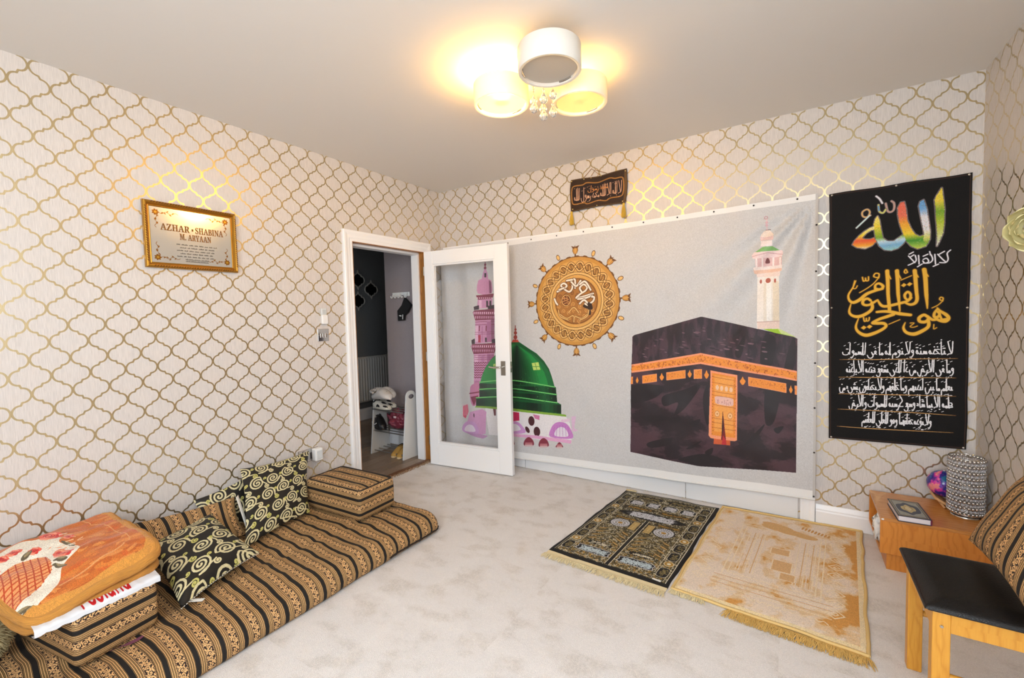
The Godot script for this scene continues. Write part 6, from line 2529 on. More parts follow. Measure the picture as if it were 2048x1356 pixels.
	part(c3, "edge_tape", g, lab, "frayed white edge tape")
	var c4 := thing("swirl_cushion", "black cushion with cream swirls lying in front on the mattress", "cushion", "", Vector3.ZERO)
	var k4 := [ony(0.300, 332, 1070), ony(0.290, 410, 1030), ony(0.165, 518, 1112), ony(0.165, 372, 1220)]
	k4[0] = Vector3(0.285, 0.262, 2.530)
	k4[1] = Vector3(0.225, 0.295, 2.200)
	k4[2] = ony(0.165, 519, 1109)
	k4[3] = ony(0.160, 362, 1222)
	cushion(c4, k4, 0.13, swirl, 0.12, Vector2(0.05, 0.09))
	g = Geo.new()
	g.box(Vector3(-0.045, -0.001, -0.010), Vector3(0.045, 0.001, 0.010), 0.0008)
	var tag := part(c4, "label_tag", g, lab, "small white label")
	tag.transform = Transform3D(Basis(Vector3.UP, 0.62), ony(0.150, 386, 1206))
	# stitched tape along the lower seam: each stitch too small to pick out
	g = Geo.new()
	for i in 34:
		var sm := (i + 0.5) / 34.0
		var qm := 1.0 - 0.5 * 0.09 * 4.0 * sm * (1.0 - sm)
		var p: Vector3 = (k4[0] as Vector3).lerp(k4[1], sm).lerp((k4[3] as Vector3).lerp(k4[2], sm), qm) + Vector3(0.004, -0.003, 0.003)
		var dir: Vector3 = ((k4[2] as Vector3) - k4[3]).normalized() * 0.0032
		g.tube(PackedVector3Array([p - dir, p + dir]), 0.0016, 5)
	var sti := part(c4, "stitching", g, lab)
	sti.set_meta("kind", "stuff")
	c4.position = Vector3(0.0, 0.012, 0.0)

	shopping_bag()
	blanket()
	furry_toy()
	var pp := thing("purple_cloth", "scrap of purple cloth tucked under the block cushion", "cloth", "", Vector3(0.765, 0.1285, 2.735))
	g = Geo.new()
	var pr := []
	for i in 8:
		var row := PackedVector3Array()
		for j in 6:
			var s := i / 7.0
			row.append(Vector3(0.036 * (j / 5.0) * sin(PI * minf(s + 0.1, 1.0)), 0.003 + 0.008 * sin(s * 3.0) * (j / 5.0), -0.05 + 0.10 * s))
		pr.append(row)
	g.sheet(pr)
	part(pp, "fold", g, mat("purple_cloth", Color8(128, 72, 98), 0.6))


# ---------------------------------------------------------------- white carrier bag under the blanket
func shopping_bag() -> void:
	var t := thing("plastic_bag", "white plastic carrier bag with red lettering under the blanket", "plastic bag", "", Vector3(0, 0, 0))
	var cv := Canvas.new(1024, 512, Color8(226, 228, 232))
	# big red lettering; the words run on under the blanket
	var red := Color8(196, 30, 44)
	var bold := 15.0
	var y := 400.0
	var gl := [
		[[120, -190, 120, 0]],
		[[330, -110, 290, -132, 240, -100, 232, -50, 262, -4, 306, 0, 336, -20]],
		[[372, -66, 470, -66, 462, -110, 420, -132, 380, -110, 368, -60, 384, -14, 430, 2, 468, -22]],
		[[524, -196, 524, 0]],
		[[660, -64, 620, -70, 584, -56, 580, -22, 606, 0, 644, -8, 660, -36], [580, -112, 620, -130, 654, -116, 662, -80, 662, 0]],
		[[720, -130, 720, 0], [720, -80, 750, -124, 790, -124, 808, -84, 808, 0]],
		[[944, -60, 934, -14, 900, 2, 868, -24, 862, -70, 880, -114, 912, -128, 940, -104], [950, -196, 950, 0]],
	]
	for l in gl:
		for st in l:
			var p := PackedVector2Array()
			for i in range(0, st.size(), 2):
				p.append(Vector2(250 + st[i] * 0.48, y + st[i + 1] * 0.62))
			cv.stroke(curve(p, 6) if p.size() > 2 else p, bold, red)
	var m := tex_mat("bag_print", cv.im, 0.28)
	var f := noise(1.0, 61, 3)
	# the face that shows: a drooping front lip between the blanket and the block seat
	var rows := []
	var uvs := []
	for j in 19:
		var q := j / 18.0
		var row := PackedVector3Array()
		var ur := []
		for i in 49:
			var s := i / 48.0
			var back := Vector3(0.30, 0.338, 2.97).lerp(Vector3(0.30, 0.342, 2.60), s)
			var front := Vector3(0.792, 0.330, 2.975).lerp(Vector3(0.745, 0.322, 2.612), s)
			var p := back.lerp(front, minf(q * 1.25, 1.0))
			p.y += 0.012 * sin(q * PI) + 0.006 * f.get_noise_2d(s * 9.0, q * 6.0) - 0.016 * maxf(q - 0.8, 0.0) * 5.0
			row.append(p)
			ur.append(Vector2(s * 1.02 - 0.06, 0.39 + q * 0.50))
		rows.append(row)
		uvs.append(ur)
	var g := Geo.new()
	g.sheet(rows, false, uvs)
	part(t, "upper_film", g, m)
	g = Geo.new()
	var low := []
	for j in 3:
		var row := PackedVector3Array()
		for i in 49:
			var a: Vector3 = (rows[18] as PackedVector3Array)[i]
			row.append(a + Vector3(-0.012 * j * j, -0.006 * j, 0))
		low.append(row)
	g.sheet(low)
	part(t, "lower_edge", g, mat("bag_film", Color8(218, 221, 226), 0.3))


# ---------------------------------------------------------------- folded plush blanket
func blanket_print() -> Image:
	var cv := Canvas.new(1024, 768, Color8(196, 104, 34))
	var r := RandomNumberGenerator.new()
	r.seed = 14
	for k in 260:
		var p := Vector2(r.randf_range(0, 1024), r.randf_range(0, 768))
		cv.ell(p, r.randf_range(20, 90), r.randf_range(6, 18), r.randf_range(-0.2, 0.3), [Color8(206, 118, 44), Color8(184, 92, 26), Color8(214, 134, 62), Color8(200, 96, 34)][k % 4])
	# pale ground of the bouquet
	var cream := Color8(232, 222, 204)
	cv.poly(curve(pts2([0, 250, 120, 150, 300, 120, 430, 150, 560, 230, 520, 300, 600, 380, 560, 470, 420, 520, 300, 640, 140, 700, 0, 720]), 5, true), cream)
	cv.poly(curve(pts2([0, 380, 150, 330, 330, 340, 380, 400, 330, 520, 180, 600, 0, 640]), 5, true), Color8(226, 150, 92))
	# basket weave
	var basket := curve(pts2([0, 380, 150, 330, 330, 340, 380, 400, 330, 520, 180, 600, 0, 640]), 5, true)
	for k in 12:
		for run in Geometry2D.intersect_polyline_with_polygon(curve(pts2([k * 46 - 120, 640, k * 46 - 40, 500, k * 46 + 30, 330]), 6), basket):
			cv.stroke(run, 8.0, Color8(176, 62, 24))
		for run in Geometry2D.intersect_polyline_with_polygon(curve(pts2([-20, 380 + k * 26, 160, 350 + k * 24, 400, 380 + k * 20]), 6), basket):
			cv.stroke(run, 7.0, Color8(190, 74, 30))
	cv.poly(curve(pts2([100, 350, 260, 320, 420, 330, 460, 300, 380, 260, 240, 270]), 4, true), cream)
	# roses
	var rose := [Color8(206, 50, 40), Color8(228, 96, 74), Color8(240, 150, 120), Color8(236, 120, 90)]
	for q in [[60, 300, 70], [250, 215, 50], [350, 285, 42], [520, 165, 78], [470, 420, 74], [180, 250, 36], [30, 180, 50], [600, 260, 40]]:
		var c := Vector2(q[0], q[1])
		for k in 15:
			var an := k * 2.4
			var rr: float = q[2] * (1.0 - k / 16.0)
			cv.ell(c + Vector2.from_angle(an) * rr * 0.55, rr * 0.62, rr * 0.42, an + 1.2, rose[(k + 1) % 4])
		cv.stroke(spiral(c, q[2] * 0.42, 1.6, 0.4, 1.0), 7.0, Color8(178, 30, 30))
	for q in [[420, 110, 0.4], [470, 90, -0.3], [150, 170, 0.8], [110, 210, 0.5], [300, 300, -0.4], [390, 520, 0.6], [420, 480, 0.2], [560, 330, 0.9], [30, 690, 0.4], [60, 720, 0.1]]:
		cv.ell(Vector2(q[0], q[1]), 46, 15, q[2], Color8(96, 84, 62))
		cv.ell(Vector2(q[0] + 10, q[1] - 6), 30, 8, q[2], Color8(146, 128, 92))
	for k in 26:
		var a := Vector2(r.randf_range(420, 640), r.randf_range(180, 420))
		cv.stroke(PackedVector2Array([a, a + Vector2(r.randf_range(20, 60), r.randf_range(-10, 14))]), 6.0, [Color8(236, 190, 150), Color8(226, 140, 90), cream][k % 3])
	# lighter woven border line
	cv.stroke(curve(pts2([300, 660, 600, 640, 840, 620, 890, 540, 880, 330, 860, 200, 800, 60]), 6), 9.0, Color8(216, 150, 90))
	# plain tan margin along the folded sides
	var tan_ := Color8(206, 142, 60)
	cv.poly(curve(pts2([-20, 800, -20, 722, 200, 712, 420, 724, 640, 714, 900, 716, 968, 680, 980, 500, 970, 300, 982, 120, 970, -20, 1044, -20, 1044, 800]), 4, true), tan_)
	cv.grain(0.14, Vector2(0.35, 0.35), 62)
	return cv.im


func blanket() -> void:
	var t := thing("folded_blanket", "folded orange plush blanket printed with red roses in a basket", "blanket", "", Vector3.ZERO)
	var top := tex_mat("blanket_print", blanket_print(), 0.9)
	top.rim_enabled = true
	top.rim = 0.3
	var back := mat("blanket_back", Color8(206, 142, 60), 0.9)
	back.rim_enabled = true
	back.rim = 0.3
	relief(back, 0.05, 63, 0.3)
	var f := noise(1.0, 64, 3)
	# corners of the pile seen from above: wall side far, wall side near, room side near, room side far
	var cs := [Vector3(0.085, 0.0, 2.590), Vector3(0.10, 0.0, 3.06), Vector3(0.750, 0.0, 2.985), Vector3(0.685, 0.0, 2.585)]
	var lay := [[0.350, 0.382, 0.985], [0.384, 0.424, 1.0]]
	for li in 2:
		var y0: float = lay[li][0]
		var y1: float = lay[li][1]
		var sc: float = lay[li][2]
		var mid: Vector3 = (cs[0] + cs[1] + cs[2] + cs[3]) / 4.0
		var n := 40
		var top_rows := []
		var top_uv := []
		var rim_top := []
		for j in n + 1:
			var row := PackedVector3Array()
			var ur := []
			for i in n + 1:
				var s := float(i) / n
				var q := float(j) / n
				# keep the outline round at the corners
				var sx := s * 2.0 - 1.0
				var qx := q * 2.0 - 1.0
				var rd := maxf(absf(sx), absf(qx))
				var k := 1.0
				if rd > 0.001:
					var ln := pow(pow(absf(sx), 9.0) + pow(absf(qx), 9.0), 1.0 / 9.0)
					k = rd / ln
				sx *= k
				qx *= k
				var p := (cs[0] as Vector3).lerp(cs[3], sx * 0.5 + 0.5).lerp((cs[1] as Vector3).lerp(cs[2], sx * 0.5 + 0.5), qx * 0.5 + 0.5)
				p = mid + (p - mid) * sc
				var e := pow(rd, 10.0)
				p.y = y1 + 0.020 * f.get_noise_2d(p.x * 3.0, p.z * 3.0 + li * 9.0) + 0.012 * f.get_noise_2d(p.x * 8.0, p.z * 3.0) - 0.016 * e
				if li == 1:
					p.y += 0.030 * (1.0 - q) * (1.0 - s) + 0.02 * sin(PI * s) * (1.0 - q)
					# soft overhang at the near room-side corner
					p.y -= 0.055 * smoothstep(0.55, 1.0, s) * smoothstep(0.35, 1.0, q)
				else:
					p.y -= 0.050 * smoothstep(0.55, 1.0, s) * smoothstep(0.35, 1.0, q)
				row.append(p)
				ur.append(Vector2(1.0 - q * 0.98, s * 0.96 + 0.02))
			top_rows.append(row)
			top_uv.append(ur)
		# the folded edge: a rounded roll of the plain reverse side all round
		var edge := PackedVector3Array()
		for i in n:
			edge.append(top_rows[0][i])
		for j in n:
			edge.append(top_rows[j][n])
		for i in n:
			edge.append(top_rows[n][n - i])
		for j in n:
			edge.append(top_rows[n - j][0])
		var roll := []
		for k in 9:
			var an := PI * k / 8.0
			var row := PackedVector3Array()
			for i in edge.size():
				var o: Vector3 = edge[i] - mid
				o.y = 0
				var out: Vector3 = o.normalized()
				var th := (y1 - y0) * (1.0 + 0.10 * f.get_noise_2d(i * 0.12, li * 5.0))
				row.append(edge[i] + out * sin(an) * th * 0.55 + Vector3(0, -th * 0.5 * (1.0 - cos(an)), 0))
			roll.append(row)
		var g := Geo.new()
		g.sheet(top_rows, false, top_uv)
		if li == 1:
			part(t, "printed_face", g, top, "plush face with rose print")
		else:
			part(t, "lower_fold", g, back)
		g = Geo.new()
		g.sheet(roll, true)
		part(t, "folded_edge", g, back, "plain tan reverse rolled at the fold")
		g = Geo.new()
		var br := []
		for j in [0, n / 2, n]:
			var row := PackedVector3Array()
			for i in [0, n / 2, n]:
				row.append((top_rows[j] as PackedVector3Array)[i] - Vector3(0, y1 - y0, 0))
			br.append(row)
		g.sheet(br)
		part(t, "underside", g, back)


func furry_toy() -> void:
	# rounded furry thing at the very edge of the picture, beside the block seat
	var c := ony(0.20, 6, 1236)
	c = Vector3(0.42, 0.138, 3.075)
	var t := thing("furry_cushion", "round beige furry cushion beside the orange blanket", "cushion", "", c)
	var fm := mat("beige_fur", Color8(176, 160, 118), 0.95)
	var core := Geo.new_ball(Vector3(0, 0.085, 0), Vector3(0.11, 0.085, 0.10))
	part(t, "body", core, fm)
	var g := Geo.new()
	var r := RandomNumberGenerator.new()
	r.seed = 15
	for k in 2600:
		var d := Vector3(r.randfn(), r.randfn(), r.randfn()).normalized()
		var a := Vector3(d.x * 0.11, 0.085 + d.y * 0.085, d.z * 0.10)
		var tip := a + d * r.randf_range(0.008, 0.017) + Vector3(0, -0.009, 0)
		tip.y = maxf(tip.y, 0.0)
		g.tint = Color.WHITE
		g.tube(PackedVector3Array([a, a.lerp(tip, 0.6) + d * 0.002, tip]), [0.0012, 0.0009, 0.0003], 3, false, false)
	var fo := part(t, "fur", g, fm)
	fo.set_meta("kind", "stuff")


# ================================================================ two prayer rugs
func rug_mesh(c: Array, thick: float, sd: int) -> Array:
	# corners far left, far right, near right, near left on the floor; returns the cloth and its upper rows
	var f := noise(1.0, sd, 3)
	var nu := 44
	var nv := 64
	var rows := []
	for j in nv + 1:
		var row := PackedVector3Array()
		for i in nu + 1:
			var s := float(i) / nu
			var q := float(j) / nv
			var p := (c[0] as Vector3).lerp(c[1], s).lerp((c[3] as Vector3).lerp(c[2], s), q)
			var edge := 1.0 - smoothstep(0.0, 0.03, minf(minf(s, 1.0 - s), minf(q, 1.0 - q)))
			p.x += 0.010 * f.get_noise_2d(p.z * 3.0, 3.0) * edge
			p.z += 0.010 * f.get_noise_2d(p.x * 3.0, 8.0) * edge
			p.y = thick * (1.0 - 0.6 * edge) + 0.004 * absf(f.get_noise_2d(p.x * 2.2, p.z * 2.2)) + 0.001
			row.append(p)
		rows.append(row)
	var g := Geo.new()
	g.sheet(rows)
	for e in 4:
		var a := []
		var b := []
		if e < 2:
			var j := 0 if e == 0 else nv
			for i in nu + 1:
				a.append(rows[j][i])
		else:
			var i := 0 if e == 2 else nu
			for j in nv + 1:
				a.append(rows[j][i])
		for p in a:
			b.append(Vector3(p.x, 0.0005, p.z))
		var uv := []
		uv.resize(2)
		uv[0] = []
		uv[1] = []
		for k in a.size():
			var t := float(k) / (a.size() - 1)
			var u: Vector2 = [Vector2(t, 0.003), Vector2(t, 0.997), Vector2(0.003, t), Vector2(0.997, t)][e]
			uv[0].append(u)
			uv[1].append(u)
		g.sheet([a, b], false, uv)
	return [g, rows]


func fringe(a: Vector3, b: Vector3, out: Vector3, count: int, length: float, sd: int) -> Geo:
	var g := Geo.new()
	var r := RandomNumberGenerator.new()
	r.seed = sd
	for k in count:
		var s := (k + r.randf()) / count
		var p := a.lerp(b, s)
		p.y = 0.004
		var l := length * r.randf_range(0.65, 1.1)
		var side := (b - a).normalized() * r.randf_range(-0.5, 0.5) * l
		var tip := p + out * l + side
		tip.y = 0.0025
		var mid := p.lerp(tip, 0.5) + Vector3(0, r.randf_range(0.003, 0.011), 0) + (b - a).normalized() * r.randf_range(-0.004, 0.004)
		g.tube(PackedVector3Array([p, mid, tip]), [0.0022, 0.0018, 0.0009], 4, false, false)
	return g


func scribble(cv: Canvas, c: Vector2, w: float, h: float, n: int, wid: float, col: Color, r: RandomNumberGenerator) -> void:
	# dense woven script: small hooks and bars kept inside an oblong
	for k in n:
		var p := c + Vector2(r.randf_range(-0.5, 0.5) * w, r.randf_range(-0.5, 0.5) * h)
		match k % 4:
			0:
				cv.stroke(PackedVector2Array([p, p + Vector2(r.randf_range(-2, 2), minf(h * 0.3, 16))]), wid, col)
			1:
				cv.stroke(curve(PackedVector2Array([p, p + Vector2(7, -5), p + Vector2(13, 2), p + Vector2(6, 7)]), 3), wid, col)
			2:
				cv.stroke(curve(PackedVector2Array([p, p + Vector2(9, 6), p + Vector2(20, 2)]), 3), wid, col)
			_:
				cv.disc(p, wid * 0.7, col)


func dark_rug_print() -> Image:
	var W := 1024
	var Hh := 1700
	var black := Color8(20, 18, 16)
	var olive := Color8(142, 124, 78)
	var gold := Color8(166, 126, 52)
	var pale := Color8(218, 210, 184)
	var silver := Color8(198, 198, 202)
	var cv := Canvas.new(W, Hh, black)
	var r := RandomNumberGenerator.new()
	r.seed = 22
	# far end at the top of the print
	cv.rect(34, 26, W - 68, Hh - 70, Color8(62, 54, 34))
	scribble(cv, Vector2(W / 2.0, Hh / 2.0), W - 90.0, Hh - 100.0, 5200, 4.0, olive, r)
	scribble(cv, Vector2(W / 2.0, Hh / 2.0), W - 90.0, Hh - 100.0, 3600, 3.4, pale, r)
	scribble(cv, Vector2(W / 2.0, Hh - 240.0), W - 120.0, 380.0, 500, 5.0, gold, r)
	for q in [[30, 6], [52, 3], [150, 4]]:
		var o: float = q[0]
		cv.stroke(PackedVector2Array([Vector2(o, o), Vector2(W - o, o), Vector2(W - o, Hh - o - 10), Vector2(o, Hh - o - 10), Vector2(o, o)]), q[1], pale)
	# side cartouches
	for sx in [92.0, W - 92.0]:
		var y := 120.0
		var k := 0
		while y < Hh - 160:
			if k % 3 == 2:
				cv.ell(Vector2(sx, y + 40), 42, 42, 0, gold)
				cv.ring(Vector2(sx, y + 40), 38, 5, pale)
				cv.ell(Vector2(sx, y + 40), 16, 16, 0, pale)
				y += 110
			else:
				cv.poly(curve(pts2([sx - 40, y + 20, sx, y, sx + 40, y + 20, sx + 40, y + 130, sx, y + 150, sx - 40, y + 130]), 4, true), black)
				scribble(cv, Vector2(sx, y + 75), 50, 100, 40, 4.0, olive, r)
				cv.stroke(curve(pts2([sx - 40, y + 20, sx, y, sx + 40, y + 20, sx + 40, y + 130, sx, y + 150, sx - 40, y + 130, sx - 40, y + 20]), 4), 4.0, pale)
				y += 165
			k += 1
	# top oblongs and a row of four round plaques
	for x in [330, 690]:
		cv.poly(curve(pts2([x - 150, 130, x - 100, 90, x + 100, 90, x + 150, 130, x + 100, 170, x - 100, 170]), 4, true), black)
		scribble(cv, Vector2(x, 130), 230, 50, 120, 4.0, olive, r)
	for x in [250, 430, 610, 790]:
		cv.ell(Vector2(x, 300), 82, 78, 0, black)
		cv.ring(Vector2(x, 300), 80, 5, pale)
		scribble(cv, Vector2(x, 300), 104, 100, 190, 5.0, silver, r)
	for x in [330, 700]:
		cv.poly(curve(pts2([x - 165, 440, x - 120, 410, x + 120, 410, x + 165, 440, x + 120, 470, x - 120, 470]), 4, true), Color8(54, 44, 26))
		scribble(cv, Vector2(x, 440), 260, 36, 120, 4.0, gold, r)
	# pointed panel with silver script
	cv.poly(curve(pts2([170, 590, 260, 540, 512, 500, 764, 540, 856, 590, 764, 640, 512, 682, 260, 640]), 3, true), black)
	cv.poly(curve(pts2([250, 590, 330, 546, 512, 520, 694, 546, 774, 590, 694, 634, 512, 660, 330, 634]), 3, true), Color8(70, 68, 68))
	scribble(cv, Vector2(512, 590), 420, 110, 620, 6.5, silver, r)
	for x in [300, 724]:
		cv.poly(curve(pts2([x - 130, 730, x - 100, 706, x + 100, 706, x + 130, 730, x + 100, 754, x - 100, 754]), 4, true), Color8(54, 44, 26))
		scribble(cv, Vector2(x, 730), 200, 30, 90, 4.0, gold, r)
	# slit between the two leaves, with the rosettes and lock plates
	cv.rect(498, 690, 28, Hh - 740, black)
	cv.stroke(PackedVector2Array([Vector2(494, 690), Vector2(494, Hh - 60)]), 5.0, pale)
	cv.stroke(PackedVector2Array([Vector2(530, 690), Vector2(530, Hh - 60)]), 5.0, pale)
	for x in [300.0, 724.0]:
		cv.ell(Vector2(x, 860), 104, 94, 0, black)
		for k in 28:
			cv.ell(Vector2(x, 860) + Vector2.from_angle(TAU * k / 28) * 82, 12, 9, TAU * k / 28, silver)
		cv.ell(Vector2(x, 860), 70, 64, 0, silver)
		for k in 14:
			cv.ell(Vector2(x, 860) + Vector2.from_angle(TAU * k / 14) * 44, 9, 6, TAU * k / 14, Color8(90, 80, 50))
		cv.ell(Vector2(x, 860), 24, 22, 0, gold)
	for x in [440.0, 584.0]:
		cv.rect(x - 42, 760, 84, 200, black)
		cv.rect(x - 34, 766, 68, 188, Color8(214, 186, 120))
		for k in 9:
			cv.stroke(PackedVector2Array([Vector2(x - 32, 770 + k * 21), Vector2(x + 32, 786 + k * 21)]), 4.0, Color8(110, 80, 40))
			cv.stroke(PackedVector2Array([Vector2(x + 32, 770 + k * 21), Vector2(x - 32, 786 + k * 21)]), 4.0, Color8(110, 80, 40))
	# leaves of the two doors
	for x in [322.0, 702.0]:
		for k in 8:
			for sd in [-1.0, 1.0]:
				var p := Vector2(x + sd * (60 + 50 * (k % 2)), 1020 + k * 38)
				cv.ell(p, 56, 17, sd * 0.5, Color8(70, 58, 30))
				cv.ell(p, 44, 11, sd * 0.5, gold if k % 2 else olive)
				cv.stroke(PackedVector2Array([p - Vector2(40, sd * 20), p + Vector2(40, sd * 20)]), 3.0, pale)
		cv.poly(curve(pts2([x - 110, 1360, x - 80, 1334, x + 80, 1334, x + 110, 1360, x + 80, 1386, x - 80, 1386]), 4, true), black)
		scribble(cv, Vector2(x, 1360), 170, 34, 80, 4.0, pale, r)
		cv.poly(curve(pts2([x - 140, 1500, x - 128, 1452, x + 128, 1452, x + 140, 1500, x + 128, 1548, x - 128, 1548]), 3, true), black)
		cv.stroke(curve(pts2([x - 140, 1500, x - 128, 1452, x + 128, 1452, x + 140, 1500, x + 128, 1548, x - 128, 1548, x - 140, 1500]), 3), 6.0, silver)
		scribble(cv, Vector2(x, 1500), 236, 70, 260, 5.5, Color8(186, 200, 204), r)
	cv.rect(0, 0, W, 24, black)
	cv.rect(0, Hh - 44, W, 44, black)
	cv.rect(0, 0, 30, Hh, black)
	cv.grain(0.2, Vector2(0.5, 0.5), 23)
	return cv.im


func tan_rug_print() -> Image:
	var W := 1024
	var Hh := 1536
	var base := Color8(226, 196, 156)
	var cv := Canvas.new(W, Hh, base)
	# plush pressed in two directions: fawn and pale patches with brush-marked borders
	var f := noise(0.0042, 25, 4)
	var f2 := noise(0.05, 26, 2)
	var d := cv.im.get_data()
	var pale := Color8(231, 212, 192)
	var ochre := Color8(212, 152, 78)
	var k := 0
	for y in Hh:
		for x in W:
			var n := f.get_noise_2d(x * 1.2, y * 0.9) + 0.10 * f2.get_noise_2d(x * 0.4, y)
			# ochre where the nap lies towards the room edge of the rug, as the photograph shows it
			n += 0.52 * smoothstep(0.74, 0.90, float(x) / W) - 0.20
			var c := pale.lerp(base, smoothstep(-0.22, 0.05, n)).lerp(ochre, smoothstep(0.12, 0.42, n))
			d[k] = int(c.r * 255)
			d[k + 1] = int(c.g * 255)
			d[k + 2] = int(c.b * 255)
			k += 3
	cv.im.set_data(W, Hh, false, Image.FORMAT_RGB8, d)
	var line := Color8(236, 216, 184)
	var warm := Color8(216, 174, 124)
	# woven outlines: prayer arch, steps and columns, a chain of lozenges down each side
	for sx in [[110.0, 0.5], [W - 150.0, 1.0]]:
		for i in 10:
			var cy := 260.0 + i * 112.0
			for w in [44.0, 17.0]:
				cv.stroke(PackedVector2Array([Vector2(sx[0], cy - w), Vector2(sx[0] + w * 1.1, cy), Vector2(sx[0], cy + w), Vector2(sx[0] - w * 1.1, cy), Vector2(sx[0], cy - w)]), 8.0 if w > 30 else 6.0, line)
	for o in [[230, 300, 800, 1180], [262, 340, 770, 1140]]:
		cv.stroke(PackedVector2Array([Vector2(o[0], o[3]), Vector2(o[0], o[1]), Vector2(o[2], o[1]), Vector2(o[2], o[3]), Vector2(o[0], o[3])]), 8.0, line)
	for i in 6:
		cv.stroke(PackedVector2Array([Vector2(190, 1200 + i * 26), Vector2(860, 1200 + i * 26)]), 7.0, line if i % 2 else warm)
	for i in 7:
		cv.stroke(PackedVector2Array([Vector2(300 + i * 18, 430), Vector2(300 + i * 18, 1080)]), 6.0, [line, pale, warm][i % 3])
		cv.stroke(PackedVector2Array([Vector2(640 + i * 18, 430), Vector2(640 + i * 18, 1080)]), 6.0, [line, pale, warm][i % 3])
	for q in [[470, 620, 120, 90], [500, 800, 120, 150], [560, 960, 90, 90]]:
		cv.rect(q[0], q[1], q[2], q[3], warm)
		cv.stroke(PackedVector2Array([Vector2(q[0], q[1]), Vector2(q[0] + q[2], q[1]), Vector2(q[0] + q[2], q[1] + q[3]), Vector2(q[0], q[1] + q[3]), Vector2(q[0], q[1])]), 7.0, line)
	# dome and clouds of fawn under the arch
	for q in [[470, 250, 120, 60], [560, 290, 110, 50], [660, 320, 90, 40], [420, 200, 70, 34]]:
		cv.ell(Vector2(q[0], q[1]), q[2], q[3], 0.15, Color8(214, 170, 114))
	for i in 9:
		cv.ell(Vector2(640 + i * 22, 170 + i * 9), 8, 28, 0.2, Color8(204, 150, 86))
	for i in 14:
		cv.stroke(curve(pts2([230 + i * 44, 1392, 252 + i * 44, 1372, 274 + i * 44, 1392]), 4), 7.0, line)
	# corded edging
	cv.rect(0, 0, W, 36, Color8(224, 190, 128))
	cv.rect(0, Hh - 44, W, 44, Color8(232, 210, 164))
	cv.rect(0, 0, 26, Hh, Color8(232, 206, 156))
	cv.rect(W - 34, 0, 34, Hh, Color8(234, 214, 174))
	for i in 200:
		cv.rect(i * 6, 10, 2, 18, Color8(170, 128, 60))
	cv.grain(0.12, Vector2(0.45, 0.45), 27)
	return cv.im


func build_rugs() -> void:
	var cream := mat("fringe_cream", Color8(226, 208, 164), 0.85)
	# dark rug
	var t := thing("prayer_rug", "black and gold prayer rug woven with script panels and rosettes", "rug", "", Vector3.ZERO)
	var c := [ony(0.006, 1252, 980), ony(0.006, 1438, 1016), ony(0.006, 1335, 1176), ony(0.006, 1098, 1099)]
	var rm := rug_mesh(c, 0.006, 52)
	part(t, "cloth", rm[0], tex_mat("dark_rug_print", dark_rug_print(), 0.85))
	var out: Vector3 = ((c[3] as Vector3) - c[0]).normalized()
	var gb := Geo.new()
	var eb := []
	for i in 21:
		var p := (c[3] as Vector3).lerp(c[2], i / 20.0)
		eb.append([p + out * 0.001, p + out * 0.034])
	var er := []
	for q in 2:
		var row := PackedVector3Array()
		for i in 21:
			row.append(Vector3(eb[i][q].x, 0.0050 - q * 0.002, eb[i][q].z))
		er.append(row)
	gb.sheet(er)
	part(t, "end_band", gb, cream, "cream woven end band")
	var fo := part(t, "fringe", fringe((c[3] as Vector3) + out * 0.032, (c[2] as Vector3) + out * 0.032, out, 520, 0.050, 53), cream)
	fo.set_meta("kind", "stuff")
	fo = part(t, "far_fringe", fringe(c[0], (c[0] as Vector3).lerp(c[1], 0.12), -out, 60, 0.022, 57), cream)
	fo.set_meta("kind", "stuff")
	part(t, "label_tag", g_box(Vector3(-0.022, 0, -0.006), Vector3(0.022, 0.0015, 0.006), 0.0005), mat("cushion_label", Color8(232, 230, 222), 0.7), "small white label").transform = Transform3D(Basis(Vector3.UP, -0.16), ony(0.008, 1313, 1160))
	# tan rug
	var t2 := thing("prayer_rug", "plush tan prayer rug with lozenge border, gold fringe and cord edge", "rug", "", Vector3.ZERO)
	var k := [ony(0.01, 1445, 1013), ony(0.01, 1722, 1062), ony(0.01, 1738, 1312), ony(0.01, 1343, 1176)]
	var mid_near := ony(0.01, 1490, 1246)
	rm = rug_mesh(k, 0.012, 54)
	part(t2, "pile", rm[0], tex_mat("tan_rug_print", tan_rug_print(), 0.92))
	var rows: Array = rm[1]
	var cord := mat("cord_gold", Color8(222, 188, 122), 0.8)
	for e in 4:
		var path := PackedVector3Array()
		if e < 2:
			var j := 0 if e == 0 else rows.size() - 1
			for i in range(0, 45, 2):
				path.append((rows[j] as PackedVector3Array)[i] + Vector3(0, 0.002, 0))
		else:
			var i := 0 if e == 2 else 44
			for j in range(0, 65, 2):
				path.append((rows[j] as PackedVector3Array)[i] + Vector3(0, 0.002, 0))
		part(t2, "edge_cord", g_tube(path, 0.007, 6), cord)
	out = ((k[2] as Vector3) - k[1]).normalized()
	var goldf := mat("fringe_gold", Color8(218, 178, 102), 0.8)
	# the near fringe is folded under for part of its run
	fo = part(t2, "fringe", fringe((k[3] as Vector3).lerp(k[2], 0.34) + out * 0.004, (k[2] as Vector3) + out * 0.004, out, 620, 0.062, 55), goldf)
	fo.set_meta("kind", "stuff")
	fo = part(t2, "fringe_tuft", fringe((k[3] as Vector3).lerp(k[2], 0.0), (k[3] as Vector3).lerp(k[2], 0.20), out, 170, 0.034, 56), cream)
	fo.set_meta("kind", "stuff")
	fo = part(t2, "far_fringe", fringe(k[0], k[1], -out, 420, 0.014, 58), goldf)
	fo.set_meta("kind", "stuff")


